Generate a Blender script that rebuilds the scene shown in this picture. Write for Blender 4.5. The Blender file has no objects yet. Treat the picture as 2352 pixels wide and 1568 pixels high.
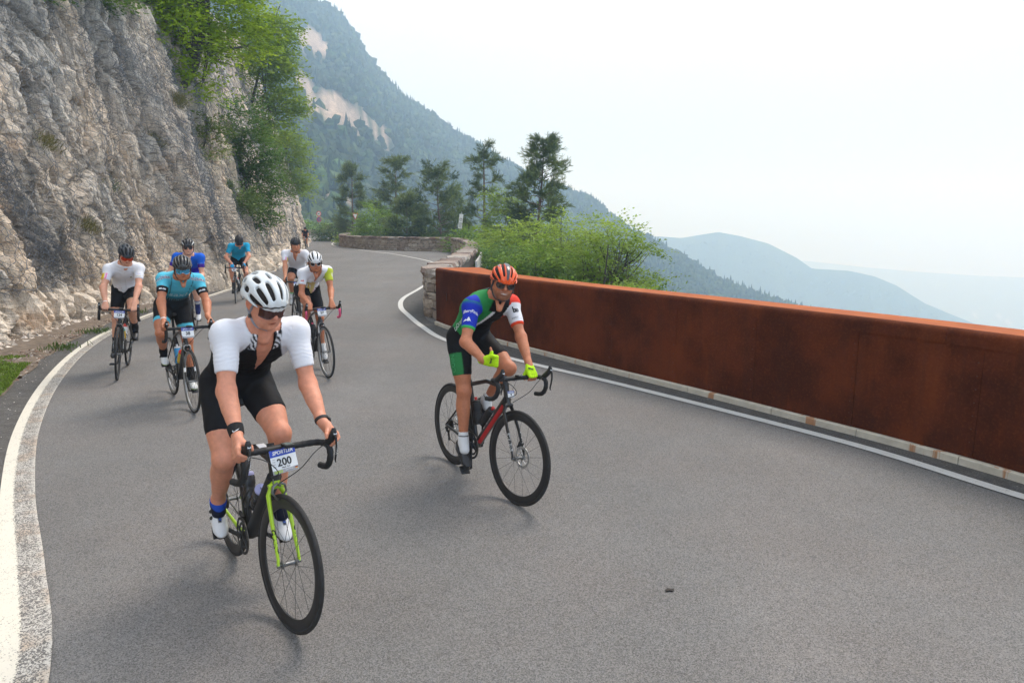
import bpy, math, random
import numpy as np
from mathutils import Vector, Matrix, noise as mnoise
SC = bpy.context.scene
COL = SC.collection
random.seed(7)
# ---------------------------------------------------------------- camera, sky, sun, exposure
CAM_H = 1.95; PITCH = math.atan(269 / 1568.0)
cam_data = bpy.data.cameras.new('camera'); cam_data.lens = 24.0; cam_data.sensor_width = 36.0
cam_data.clip_start = 0.05; cam_data.clip_end = 20000
cam = bpy.data.objects.new('camera', cam_data); COL.objects.link(cam)
cam.location = (0, 0, CAM_H); cam.rotation_euler = (math.pi/2 - PITCH, 0, 0)
SC.camera = cam
SUN_EL, SUN_AZ = math.radians(58), math.radians(40)      # azimuth measured from +Y towards +X
w = bpy.data.worlds.new('World'); SC.world = w; w.use_nodes = True
nt = w.node_tree; nt.nodes.clear()
o_ = nt.nodes.new('ShaderNodeOutputWorld'); bg = nt.nodes.new('ShaderNodeBackground')
sky = nt.nodes.new('ShaderNodeTexSky'); sky.sky_type = 'NISHITA'; sky.sun_disc = False
sky.sun_elevation = SUN_EL; sky.sun_rotation = SUN_AZ; sky.air_density = 1.0; sky.dust_density = 4.0
tc = nt.nodes.new('ShaderNodeTexCoord'); sp = nt.nodes.new('ShaderNodeSeparateXYZ')
cr = nt.nodes.new('ShaderNodeValToRGB')
cr.color_ramp.elements[0].position = 0.5; cr.color_ramp.elements[0].color = (0.32, 0.53, 0.88, 1)
cr.color_ramp.elements[1].position = 0.66; cr.color_ramp.elements[1].color = (0.92, 1.0, 1.10, 1)
_e = cr.color_ramp.elements.new(0.56); _e.color = (0.58, 0.79, 1.10, 1)
mr = nt.nodes.new('ShaderNodeMapRange'); mr.inputs['From Min'].default_value = -1; mr.inputs['From Max'].default_value = 1
nt.links.new(tc.outputs['Generated'], sp.inputs[0]); nt.links.new(sp.outputs['Z'], mr.inputs['Value'])
nt.links.new(mr.outputs[0], cr.inputs[0])
cn = nt.nodes.new('ShaderNodeTexNoise'); cn.inputs['Scale'].default_value = 1.6; cn.inputs['Detail'].default_value = 4
nt.links.new(tc.outputs['Generated'], cn.inputs['Vector'])
cm = nt.nodes.new('ShaderNodeMapRange'); cm.inputs['From Min'].default_value = 0.3; cm.inputs['From Max'].default_value = 0.7
cm.inputs['To Min'].default_value = 9.6; cm.inputs['To Max'].default_value = 11.4
nt.links.new(cn.outputs['Fac'], cm.inputs['Value'])
vm = nt.nodes.new('ShaderNodeVectorMath'); vm.operation = 'SCALE'
nt.links.new(cr.outputs[0], vm.inputs[0]); nt.links.new(cm.outputs[0], vm.inputs['Scale'])
mx = nt.nodes.new('ShaderNodeMix'); mx.data_type = 'RGBA'; mx.inputs[0].default_value = 0.88
nt.links.new(sky.outputs[0], mx.inputs[6]); nt.links.new(vm.outputs[0], mx.inputs[7])
nt.links.new(mx.outputs[2], bg.inputs['Color']); bg.inputs['Strength'].default_value = 0.078
nt.links.new(bg.outputs[0], o_.inputs['Surface'])
sd = bpy.data.lights.new('sun', 'SUN'); sd.energy = 1.9; sd.angle = math.radians(24); sd.color = (1.0, 0.965, 0.92)
sun = bpy.data.objects.new('sun', sd); COL.objects.link(sun)
_d = Vector((math.sin(SUN_AZ)*math.cos(SUN_EL), math.cos(SUN_AZ)*math.cos(SUN_EL), math.sin(SUN_EL)))
sun.rotation_euler = _d.to_track_quat('Z', 'Y').to_euler()
vs = SC.view_settings; vs.view_transform = 'Standard'; vs.look = 'None'; vs.gamma = 1.0; vs.use_curve_mapping = False
vs.exposure = 0.75
cy = SC.cycles
cy.volume_bounces = 6; cy.max_bounces = 10; cy.diffuse_bounces = 3; cy.glossy_bounces = 3; cy.transmission_bounces = 4; cy.transparent_max_bounces = 8
cy.use_adaptive_sampling = True; cy.adaptive_threshold = 0.015

# ---------------------------------------------------------------- helpers
def mesh_np(name, V, F, mat=None, parent=None, smooth=False, midx=None, col=None, M=None, link=True):
    """one mesh object from numpy vertices and a (n,3) or (n,4) face array, or a list of such arrays"""
    V = np.asarray(V, dtype=np.float32).reshape(-1, 3)
    Fs = F if isinstance(F, (list, tuple)) and len(F) and isinstance(F[0], np.ndarray) and F[0].ndim == 2 else [np.asarray(F)]
    me = bpy.data.meshes.new(name)
    loops = np.concatenate([f.reshape(-1) for f in Fs]).astype(np.int32)
    tot = np.concatenate([np.full(len(f), f.shape[1], dtype=np.int32) for f in Fs])
    st = np.concatenate([[0], np.cumsum(tot)[:-1]]).astype(np.int32)
    me.vertices.add(len(V)); me.vertices.foreach_set('co', V.reshape(-1))
    me.loops.add(len(loops)); me.loops.foreach_set('vertex_index', loops)
    me.polygons.add(len(tot)); me.polygons.foreach_set('loop_start', st); me.polygons.foreach_set('loop_total', tot)
    if midx is not None: me.polygons.foreach_set('material_index', np.asarray(midx, dtype=np.int32))
    me.polygons.foreach_set('use_smooth', np.full(len(tot), bool(smooth)))
    if col is not None:
        a = me.color_attributes.new('col', 'FLOAT_COLOR', 'POINT')
        c = np.ones((len(V), 4), np.float32); c[:, :3] = np.asarray(col, np.float32); a.data.foreach_set('color', c.reshape(-1))
    me.update(); me.validate()
    for m in (mat if isinstance(mat, (list, tuple)) else [mat]):
        if m is not None: me.materials.append(m)
    if not link: return me
    o = bpy.data.objects.new(name, me); COL.objects.link(o)
    if parent is not None: o.parent = parent
    if M is not None: o.matrix_local = M
    return o
def inst(name, me, parent=None, M=None):
    o = bpy.data.objects.new(name, me); COL.objects.link(o)
    if parent is not None: o.parent = parent
    if M is not None: o.matrix_local = M
    return o
def tag(o, label=None, cat=None, group=None, kind=None):
    if label: o['label'] = label
    if cat: o['category'] = cat
    if group: o['group'] = group
    if kind: o['kind'] = kind
    return o
def empty(name, loc=(0, 0, 0), rz=0.0):
    o = bpy.data.objects.new(name, None); COL.objects.link(o); o.location = loc; o.rotation_euler = (0, 0, rz)
    o.empty_display_size = 0.2
    return o
def copy_tree(o, parent=None):
    c = o.copy(); COL.objects.link(c)
    if parent is not None: c.parent = parent
    for ch in list(o.children): copy_tree(ch, c)
    return c
class MB:
    """collects pieces into one mesh"""
    def __init__(s): s.V = []; s.F4 = []; s.F3 = []; s.n = 0
    def add(s, V, F):
        V = np.asarray(V, float).reshape(-1, 3); F = np.asarray(F)
        (s.F4 if F.shape[1] == 4 else s.F3).append(F + s.n); s.V.append(V); s.n += len(V); return s
    def tube(s, pts, r, n=10, cap=True, ez=None, close=False):
        """sweep along points; r is a number, a list of numbers or a list of (width, height) pairs"""
        pts = np.asarray(pts, float); k = len(pts)
        R = np.asarray(r, float)
        if R.ndim == 0: R = np.full((k, 2), float(R))
        elif R.ndim == 1: R = np.stack([R, R], 1) if len(R) == k else np.tile(R, (k, 1))
        T = np.gradient(pts, axis=0)
        if close: T = np.roll(pts, -1, 0) - np.roll(pts, 1, 0)
        T /= np.linalg.norm(T, axis=1)[:, None] + 1e-12
        up = np.array(ez if ez is not None else ([0, 0, 1] if abs(T[0][2]) < 0.9 else [1, 0, 0]), float)
        rings = []; a = np.linspace(0, 2*np.pi, n, endpoint=False)
        for i in range(k):
            x = np.cross(up, T[i])
            if np.linalg.norm(x) < 1e-4: x = np.cross([0.3, 1, 0.2], T[i])
            x = nrm(x); y = nrm(np.cross(T[i], x))
            if ez is None: up = y
            rings.append(pts[i] + np.outer(np.cos(a)*R[i, 0], x) + np.outer(np.sin(a)*R[i, 1], y))
        V = np.concatenate(rings); kk = k if close else k - 1
        i, j = np.meshgrid(np.arange(kk), np.arange(n), indexing='ij'); i = i.ravel(); j = j.ravel(); i2 = (i+1) % k; j2 = (j+1) % n
        s.add(V, np.stack([i*n+j, i*n+j2, i2*n+j2, i2*n+j], 1))
        if cap and not close:
            for ii, fl in ((0, True), (k-1, False)):
                c = np.vstack([rings[ii], pts[ii]]); q = np.arange(n)
                f = np.stack([q, (q+1) % n, np.full(n, n)], 1)
                s.add(c, f[:, ::-1] if fl else f)
        return s
    def box(s, c, h, R=None):
        c = np.asarray(c, float); h = np.asarray(h, float)
        v = np.array([[x, y, z] for x in (-1, 1) for y in (-1, 1) for z in (-1, 1)], float) * h
        if R is not None: v = v @ np.asarray(R).T
        s.add(v + c, [[0, 1, 3, 2], [4, 6, 7, 5], [0, 4, 5, 1], [2, 3, 7, 6], [0, 2, 6, 4], [1, 5, 7, 3]]); return s
    def lathe(s, c, ax, prof, n=20, e1=None):
        """prof: list of (along, radius)"""
        ax = nrm(ax); x = nrm(np.cross(ax, e1 if e1 is not None else ([0, 0, 1] if abs(ax[2]) < .9 else [1, 0, 0]))); y = np.cross(ax, x)
        a = np.linspace(0, 2*np.pi, n, endpoint=False); c = np.asarray(c, float)
        V = np.concatenate([c + ax*t + np.outer(np.cos(a)*r, x) + np.outer(np.sin(a)*r, y) for t, r in prof]); k = len(prof)
        i, j = np.meshgrid(np.arange(k-1), np.arange(n), indexing='ij'); i = i.ravel(); j = j.ravel(); j2 = (j+1) % n
        s.add(V, np.stack([i*n+j, i*n+j2, (i+1)*n+j2, (i+1)*n+j], 1)); return s
    def extrude(s, poly, O, X, Y, depth):
        """flat polygon (convex or nearly) in the X-Y plane at O, thickened along X x Y"""
        O = np.asarray(O, float); X = np.asarray(X, float); Y = np.asarray(Y, float); Z = nrm(np.cross(X, Y)) * depth
        p = np.asarray(poly, float); n = len(p); c = p.mean(0)
        A = O + np.outer(p[:, 0], X) + np.outer(p[:, 1], Y); cc = O + c[0]*X + c[1]*Y
        V = np.vstack([A + Z/2, A - Z/2, cc + Z/2, cc - Z/2]); q = np.arange(n); q2 = (q+1) % n
        s.add(V, np.vstack([np.stack([q, q2, np.full(n, 2*n)], 1), np.stack([q2+n, q+n, np.full(n, 2*n+1)], 1)]))
        s.add(V, np.stack([q, q+n, q2+n, q2], 1)); return s
    def build(s, name, mat=None, parent=None, smooth=False, M=None, link=True):
        Fs = []
        if s.F4: Fs.append(np.concatenate(s.F4))
        if s.F3: Fs.append(np.concatenate(s.F3))
        return mesh_np(name, np.concatenate(s.V), Fs, mat, parent, smooth, M=M, link=link)
def smooth_by_angle(o, ang=35):
    me = o.data if hasattr(o, 'data') else o
    me.polygons.foreach_set('use_smooth', np.ones(len(me.polygons), bool))
    try: me.set_sharp_from_angle(angle=math.radians(ang))
    except Exception: pass
    return o
# --- vectorised noise
_rs = np.random.RandomState(3); _perm = np.tile(_rs.permutation(256), 3).astype(np.int32)
_g3 = _rs.normal(size=(256, 3)); _g3 /= np.linalg.norm(_g3, axis=1)[:, None]; _g3 = _g3.astype(np.float32)
_r1 = _rs.rand(256).astype(np.float32)
def noise3(p):
    p = np.asarray(p, np.float32); i = np.floor(p).astype(np.int32); f = p - i; u = f*f*f*(f*(f*6-15)+10)
    out = 0
    for dx in (0, 1):
        wx = u[..., 0] if dx else 1-u[..., 0]
        for dy in (0, 1):
            wy = u[..., 1] if dy else 1-u[..., 1]
            for dz in (0, 1):
                wz = u[..., 2] if dz else 1-u[..., 2]
                h = _perm[_perm[_perm[(i[..., 0]+dx) & 255] + ((i[..., 1]+dy) & 255)] + ((i[..., 2]+dz) & 255)]
                g = _g3[h]
                out = out + wx*wy*wz*(g[..., 0]*(f[..., 0]-dx) + g[..., 1]*(f[..., 1]-dy) + g[..., 2]*(f[..., 2]-dz))
    return out * 1.6
def fbm(p, oct=4, gain=0.5, lac=2.03):
    s = 0; a = 1.0; p = np.asarray(p, np.float32)
    for k in range(oct): s = s + a*noise3(p + 17.3*k); p = p*lac; a *= gain
    return s
def cells2(p, jit=0.9):
    """2-D Voronoi: nearest-cell random value, distance to the border"""
    p = np.asarray(p, np.float32); i = np.floor(p).astype(np.int32)
    d1 = np.full(p.shape[:-1], 9.0, np.float32); d2 = d1.copy(); idv = np.zeros(p.shape[:-1], np.float32)
    for dx in (-1, 0, 1):
        for dy in (-1, 0, 1):
            h = _perm[_perm[(i[..., 0]+dx) & 255] + ((i[..., 1]+dy) & 255)]
            cx = i[..., 0]+dx+0.5+(_r1[h]-0.5)*jit; cyy = i[..., 1]+dy+0.5+(_r1[(h+91) & 255]-0.5)*jit
            d = np.hypot(p[..., 0]-cx, p[..., 1]-cyy); m = d < d1
            d2 = np.where(m, d1, np.minimum(d2, d)); idv = np.where(m, _r1[(h+37) & 255], idv); d1 = np.where(m, d, d1)
    return idv, d2-d1
# --- materials
def mat(name, col=(0.5, 0.5, 0.5), rough=0.6, metal=0.0, var=0.0, scale=20, spec=None, bump=0.0, bscale=60, vcol=False, coat=0.0, sss=0.0, trans=0.0, mottle=None, alpha=1.0):
    """principled material; var = brightness variation by noise; mottle = (colour2, scale, lo, hi)"""
    m = bpy.data.materials.new(name); m.use_nodes = True; t = m.node_tree; b = t.nodes['Principled BSDF']
    b.inputs['Roughness'].default_value = rough; b.inputs['Metallic'].default_value = metal
    if spec is not None: b.inputs['Specular IOR Level'].default_value = spec
    if coat: b.inputs['Coat Weight'].default_value = coat; b.inputs['Coat Roughness'].default_value = 0.15
    if sss:
        b.inputs['Subsurface Weight'].default_value = sss; b.inputs['Subsurface Radius'].default_value = (1.0, 0.35, 0.2); b.inputs['Subsurface Scale'].default_value = 0.012
    if trans: b.inputs['Transmission Weight'].default_value = trans
    if alpha < 1: b.inputs['Alpha'].default_value = alpha
    tcx = t.nodes.new('ShaderNodeTexCoord'); src = tcx.outputs['Object']
    if vcol:
        a = t.nodes.new('ShaderNodeVertexColor'); a.layer_name = 'col'; c = a.outputs['Color']
    else:
        r = t.nodes.new('ShaderNodeRGB'); r.outputs[0].default_value = (*col, 1); c = r.outputs[0]
    if mottle:
        n = t.nodes.new('ShaderNodeTexNoise'); n.inputs['Scale'].default_value = mottle[1]; n.inputs['Detail'].default_value = 5
        t.links.new(src, n.inputs['Vector'])
        mp = t.nodes.new('ShaderNodeMapRange'); mp.inputs['From Min'].default_value = mottle[2]; mp.inputs['From Max'].default_value = mottle[3]
        t.links.new(n.outputs['Fac'], mp.inputs['Value'])
        q = t.nodes.new('ShaderNodeMix'); q.data_type = 'RGBA'; t.links.new(mp.outputs[0], q.inputs[0]); t.links.new(c, q.inputs[6]); q.inputs[7].default_value = (*mottle[0], 1); c = q.outputs[2]
    if var:
        n = t.nodes.new('ShaderNodeTexNoise'); n.inputs['Scale'].default_value = scale; n.inputs['Detail'].default_value = 6
        t.links.new(src, n.inputs['Vector'])
        mp = t.nodes.new('ShaderNodeMapRange'); mp.inputs['From Min'].default_value = 0.3; mp.inputs['From Max'].default_value = 0.7
        mp.inputs['To Min'].default_value = 1-var; mp.inputs['To Max'].default_value = 1+var
        t.links.new(n.outputs['Fac'], mp.inputs['Value'])
        q = t.nodes.new('ShaderNodeVectorMath'); q.operation = 'SCALE'; t.links.new(c, q.inputs[0]); t.links.new(mp.outputs[0], q.inputs['Scale']); c = q.outputs[0]
    t.links.new(c, b.inputs['Base Color'])
    if bump:
        n = t.nodes.new('ShaderNodeTexNoise'); n.inputs['Scale'].default_value = bscale; n.inputs['Detail'].default_value = 5
        t.links.new(src, n.inputs['Vector']); bp = t.nodes.new('ShaderNodeBump'); bp.inputs['Strength'].default_value = bump; bp.inputs['Distance'].default_value = 0.01
        t.links.new(n.outputs['Fac'], bp.inputs['Height']); t.links.new(bp.outputs[0], b.inputs['Normal'])
    return m
class NT:
    """tiny node helper for the longer materials"""
    def __init__(s, name):
        s.m = bpy.data.materials.new(name); s.m.use_nodes = True; s.t = s.m.node_tree; s.b = s.t.nodes['Principled BSDF']
        s.tc = s.t.nodes.new('ShaderNodeTexCoord')
    def L(s, a, b): s.t.links.new(a, b)
    def noise(s, scale, detail=5, vec=None, rough=0.5, out='Fac'):
        n = s.t.nodes.new('ShaderNodeTexNoise'); n.inputs['Scale'].default_value = scale; n.inputs['Detail'].default_value = detail; n.inputs['Roughness'].default_value = rough
        s.L(vec if vec is not None else s.tc.outputs['Object'], n.inputs['Vector']); return n.outputs[out]
    def mapping(s, sc, rot=(0, 0, 0), vec=None):
        n = s.t.nodes.new('ShaderNodeMapping'); n.inputs['Scale'].default_value = sc; n.inputs['Rotation'].default_value = rot
        s.L(vec if vec is not None else s.tc.outputs['Object'], n.inputs['Vector']); return n.outputs[0]
    def voro(s, scale, out='Distance', vec=None, feat='F1'):
        n = s.t.nodes.new('ShaderNodeTexVoronoi'); n.feature = feat; n.inputs['Scale'].default_value = scale
        s.L(vec if vec is not None else s.tc.outputs['Object'], n.inputs['Vector']); return n.outputs[out]
    def rng(s, v, a, b, c=0.0, d=1.0):
        n = s.t.nodes.new('ShaderNodeMapRange'); 
        for k, x in zip(('From Min', 'From Max', 'To Min', 'To Max'), (a, b, c, d)): n.inputs[k].default_value = x
        s.L(v, n.inputs['Value']); return n.outputs[0]
    def mix(s, f, a, b, mode='MIX'):
        n = s.t.nodes.new('ShaderNodeMix'); n.data_type = 'RGBA'; n.blend_type = mode
        for sock, v in ((n.inputs[0], f), (n.inputs[6], a), (n.inputs[7], b)):
            if isinstance(v, (int, float)): sock.default_value = v
            elif isinstance(v, tuple): sock.default_value = (*v, 1)
            else: s.L(v, sock)
        return n.outputs[2]
    def math(s, op, a, b=0.0):
        n = s.t.nodes.new('ShaderNodeMath'); n.operation = op
        for sock, v in ((n.inputs[0], a), (n.inputs[1], b)):
            if isinstance(v, (int, float)): sock.default_value = v
            else: s.L(v, sock)
        return n.outputs[0]
    def attr(s, name='col', out='Color'):
        n = s.t.nodes.new('ShaderNodeAttribute'); n.attribute_name = name; return n.outputs[out]
    def xyz(s, vec=None):
        n = s.t.nodes.new('ShaderNodeSeparateXYZ'); s.L(vec if vec is not None else s.tc.outputs['Object'], n.inputs[0]); return n.outputs
    def bump(s, h, strength=0.5, dist=0.02):
        n = s.t.nodes.new('ShaderNodeBump'); n.inputs['Strength'].default_value = strength; n.inputs['Distance'].default_value = dist
        s.L(h, n.inputs['Height']); s.L(n.outputs[0], s.b.inputs['Normal']); return s
    def done(s, c, rough=0.8, spec=0.3, metal=0.0):
        if isinstance(c, tuple): s.b.inputs['Base Color'].default_value = (*c, 1)
        else: s.L(c, s.b.inputs['Base Color'])
        if isinstance(rough, float): s.b.inputs['Roughness'].default_value = rough
        else: s.L(rough, s.b.inputs['Roughness'])
        s.b.inputs['Specular IOR Level'].default_value = spec; s.b.inputs['Metallic'].default_value = metal
        return s.m
def path_sample(pts, step):
    """resample a polyline with a Catmull-Rom curve; returns points and arc length"""
    P = np.asarray(pts, float); n = len(P); Q = np.vstack([2*P[0]-P[1], P, 2*P[-1]-P[-2]]); out = []
    for i in range(n-1):
        p0, p1, p2, p3 = Q[i:i+4]; k = max(2, int(np.linalg.norm(p2-p1)/step*4))
        t = np.linspace(0, 1, k, endpoint=False)[:, None]
        out.append(0.5*((2*p1)+(-p0+p2)*t+(2*p0-5*p1+4*p2-p3)*t*t+(-p0+3*p1-3*p2+p3)*t**3))
    out = np.vstack(out+[P[-1:]]); s = np.concatenate([[0], np.cumsum(np.linalg.norm(np.diff(out, axis=0), axis=1))])
    m = max(2, int(s[-1]/step)+1); ss = np.linspace(0, s[-1], m)
    return np.stack([np.interp(ss, s, out[:, k]) for k in range(out.shape[1])], 1), ss
def normals2(P):
    T = np.gradient(P[:, :2], axis=0); T /= np.linalg.norm(T, axis=1)[:, None]; return np.stack([-T[:, 1], T[:, 0]], 1), T   # left normal
def grid_faces(a, b):
    i, j = np.meshgrid(np.arange(a-1), np.arange(b-1), indexing='ij'); i = i.ravel(); j = j.ravel()
    return np.stack([i*b+j, (i+1)*b+j, (i+1)*b+j+1, i*b+j+1], 1)
# ---------------------------------------------------------------- rider and bicycle geometry (metres, bike frame: x forward, y left, z up)
def nrm(v):
    v = np.asarray(v, float); return v / (np.linalg.norm(v) + 1e-12)
def rotm(axis, a):
    x, y, z = nrm(axis); c, s = math.cos(a), math.sin(a); C1 = 1 - c
    return np.array([[c+x*x*C1, x*y*C1-z*s, x*z*C1+y*s], [y*x*C1+z*s, c+y*y*C1, y*z*C1-x*s], [z*x*C1-y*s, z*y*C1+x*s, c+z*z*C1]])
WR_ = 0.336
REAR = np.array([0, 0, WR_]); FRONT = np.array([0.99, 0, WR_]); BB = np.array([0.405, 0, 0.27])
SU = nrm([-0.292, 0, 0.956]); SP = np.array([0.947, 0, 0.323])     # steering axis: direction and point
CRANK = 0.1725
def ik(a, b, l1, l2, pole):
    a = np.asarray(a, float); b = np.asarray(b, float)
    d = b - a; L = np.linalg.norm(d)
    if L > (l1 + l2) * 0.995:
        b = a + d / L * (l1 + l2) * 0.995; d = b - a; L = np.linalg.norm(d)
    u = d / L; x = (l1*l1 - l2*l2 + L*L) / (2*L); h = math.sqrt(max(l1*l1 - x*x, 1e-8))
    p = np.asarray(pole, float); p = p - u * p.dot(u); p = nrm(p)
    return a + u * x + p * h, b
def pose(P):
    """P: parameter dict -> dict of joint positions in the bike frame before lean; 'M' maps to the world."""
    s = P.get('scale', 1.0); J = {}
    steer = P.get('steer', 0.0)
    RS = rotm(SU, steer)
    J['RS'] = RS
    st = lambda q: SP + RS @ (np.asarray(q, float) - SP)
    J['bar'] = st([0.885, 0, 0.885])
    J['fcontact'] = st([0.99, 0, 0.0]); J['fcontact'][2] = 0
    J['faxle'] = st(FRONT); J['raxle'] = REAR.copy(); J['rcontact'] = np.zeros(3)
    for sd, y in (('L', 1), ('R', -1)):
        J['hood'+sd] = st([1.015, y*0.212, 0.955])
        J['drop'+sd] = st([0.90, y*0.222, 0.765])
    sh = P.get('saddle', 0.735)
    J['saddle'] = BB + sh * nrm([-0.284, 0, 0.959])
    hipc = J['saddle'] + np.array([0.035 + P.get('hipx', 0), P.get('hipy', 0), 0.075 + P.get('hipz', 0)])
    lean = math.radians(P.get('torso', 48))
    side = math.radians(P.get('side', 0)); tw = math.radians(P.get('twist', 0))
    up = nrm([math.cos(lean), math.sin(side), math.sin(lean)])     # pelvis to neck
    lat = rotm(up, tw) @ nrm(np.cross(up, nrm([math.sin(lean), 0, -math.cos(lean)])) )
    if lat[1] < 0: lat = -lat
    fwd = nrm(np.cross(lat, up))                                   # chest direction
    J['up'], J['lat'], J['fwd'] = up, lat, fwd
    J['hipC'] = hipc
    J['hipL'] = hipc + np.array([0, 0.092*s, 0]); J['hipR'] = hipc - np.array([0, 0.092*s, 0])
    TL = 0.50 * s * P.get('torso_len', 1.0)
    J['chest'] = hipc + up * TL * 0.78 - fwd * 0.015
    J['neck0'] = hipc + up * TL - fwd * 0.02
    sw = 0.185 * s * P.get('sw', 1.0)
    J['shL'] = hipc + up * TL * 0.95 + lat * sw + fwd * (0.02 + P.get('shf', 0)) + up * P.get('shrug', 0)
    J['shR'] = hipc + up * TL * 0.95 - lat * sw + fwd * (0.02 + P.get('shf', 0)) + up * P.get('shrug', 0)
    # head
    npitch = math.radians(P.get('npitch', 72)); ny = math.radians(P.get('nside', 0))
    nd = nrm([math.cos(npitch), math.sin(ny), math.sin(npitch)])
    J['skull'] = J['neck0'] + nd * 0.19 * s + np.array([0.02, 0, 0.0])
    hy = math.radians(P.get('hyaw', 0)); hp = math.radians(P.get('hpitch', 8)); hr = math.radians(P.get('hroll', 0))
    H = rotm([0, 0, 1], hy) @ rotm([0, 1, 0], hp) @ rotm([1, 0, 0], hr)
    J['H'] = H
    # legs
    ca = math.radians(P.get('crank', 0))                            # angle of the left crank: 0 = forward, 90 = down
    th, shn = 0.44 * s * P.get('leg', 1.0), 0.43 * s * P.get('leg', 1.0)
    for sd, y, a in (('L', 1, ca), ('R', -1, ca + math.pi)):
        ped = BB + CRANK * np.array([math.cos(a), 0, -math.sin(a)]) + np.array([0, y*0.125, 0])
        J['ped'+sd] = ped
        pt = math.radians(P.get('foot'+sd, 12))                     # heel up
        fd = np.array([math.cos(pt), y*0.08, -math.sin(pt)]); fd = nrm(fd)
        fu = nrm(np.cross(fd, [0, 1, 0])) ; fu = fu if fu[2] > 0 else -fu
        J['foot'+sd+'d'] = fd; J['foot'+sd+'u'] = fu
        ank = ped - fd * 0.135 * s + fu * 0.105 * s
        kn, ank2 = ik(J['hip'+sd], ank, th, shn, [1, y*P.get('knee'+sd, 0.06), 0.5])
        J['kn'+sd] = kn; J['an'+sd] = ank2; J['toe'+sd] = ank2 + fd * 0.19 * s - fu * 0.06 * s
    # arms
    ua, fa = 0.30 * s * P.get('arm', 1.0), 0.262 * s * P.get('arm', 1.0)
    for sd, y in (('L', 1), ('R', -1)):
        mode = P.get('hand'+sd, 'hood')
        if mode == 'hood': w = st([0.905, y*0.215, 0.985])
        elif mode == 'top': w = st([0.865, y*P.get('topy', 0.14), 0.965])
        else: w = np.array(mode, float)
        el, w2 = ik(J['sh'+sd], w, ua, fa, [-0.25, y*P.get('elb'+sd, P.get('elb', 0.6)), -0.7])
        J['el'+sd] = el; J['wr'+sd] = w2
    # to the world
    ln = math.radians(P.get('lean', 0)); psi = P['heading']
    M = rotm([0, 0, 1], psi) @ rotm([1, 0, 0], ln)
    J['M'] = M; J['T'] = np.array([P['x'], P['y'], P.get('z', 0.0)])
    return J
# ---------------------------------------------------------------- ground lines of the place (metres; camera stands above the origin, +Y looks up the road)
CLIFF = [(-6.0, -8), (-7.2, -2), (-8.0, 4), (-8.4, 8.5), (-8.65, 11.3), (-9.15, 13.8), (-9.2, 17), (-9.1, 20.5), (-9.4, 23.5), (-10.3, 27.8), (-12.4, 36.7), (-15.2, 48), (-19.1, 62.6), (-25.6, 84.7), (-33, 101), (-44, 116)]
LEFT_LINE = [(-1.2, 0.9), (-2.12, 2.65), (-2.78, 3.6), (-3.65, 4.78), (-4.68, 6.35), (-5.75, 8.3), (-6.74, 10.5), (-7.45, 12.7), (-8.0, 15.56), (-8.25, 18.2), (-8.72, 21.8), (-9.75, 27.2), (-11.4, 34.7), (-14.2, 45.5), (-18.1, 60.5), (-24.3, 82), (-31, 97)]
RIGHT_LINE = [(5.2, 2.0), (4.4, 3.6), (3.72, 4.66), (3.15, 5.74), (2.36, 6.86), (1.21, 8.37), (0.12, 9.68), (-1.1, 11.42), (-1.72, 13.0), (-2.22, 14.6), (-2.66, 16.23), (-2.9, 18.2), (-2.84, 21), (-2.8, 26), (-3.2, 31.3), (-4.02, 35.4), (-5.81, 40.5), (-8.03, 45.95), (-10.4, 50.4), (-13.53, 56.9), (-16.07, 62.6), (-18.16, 69.6), (-19.35, 76.4), (-19.2, 86)]
BARRIER = [(-1.49, 13.35), (-1.02, 12.42), (0.03, 10.83), (1.3, 8.95), (2.15, 7.76), (2.79, 6.81), (3.34, 6.0), (3.86, 5.1), (4.3, 4.1), (4.75, 2.7), (5.15, 1.0), (5.5, -1.0)]
NEARWALL = [(-1.0, 13.0), (-1.42, 13.9), (-1.68, 15.0), (-1.66, 17.2), (-1.6, 21), (-1.65, 26), (-1.8, 31), (-2.15, 36), (-2.75, 41), (-3.5, 45.3), (-4.05, 48.5)]
MIDWALL = [(-4.35, 49.95), (-6.9, 50.75), (-9.85, 53.1), (-12.55, 56.2), (-14.6, 60.2), (-16.2, 66), (-17.5, 74), (-17.9, 84), (-17.4, 96)]
FARWALL = [(-17.0, 105), (-24, 116), (-36, 121), (-52, 123)]
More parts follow.
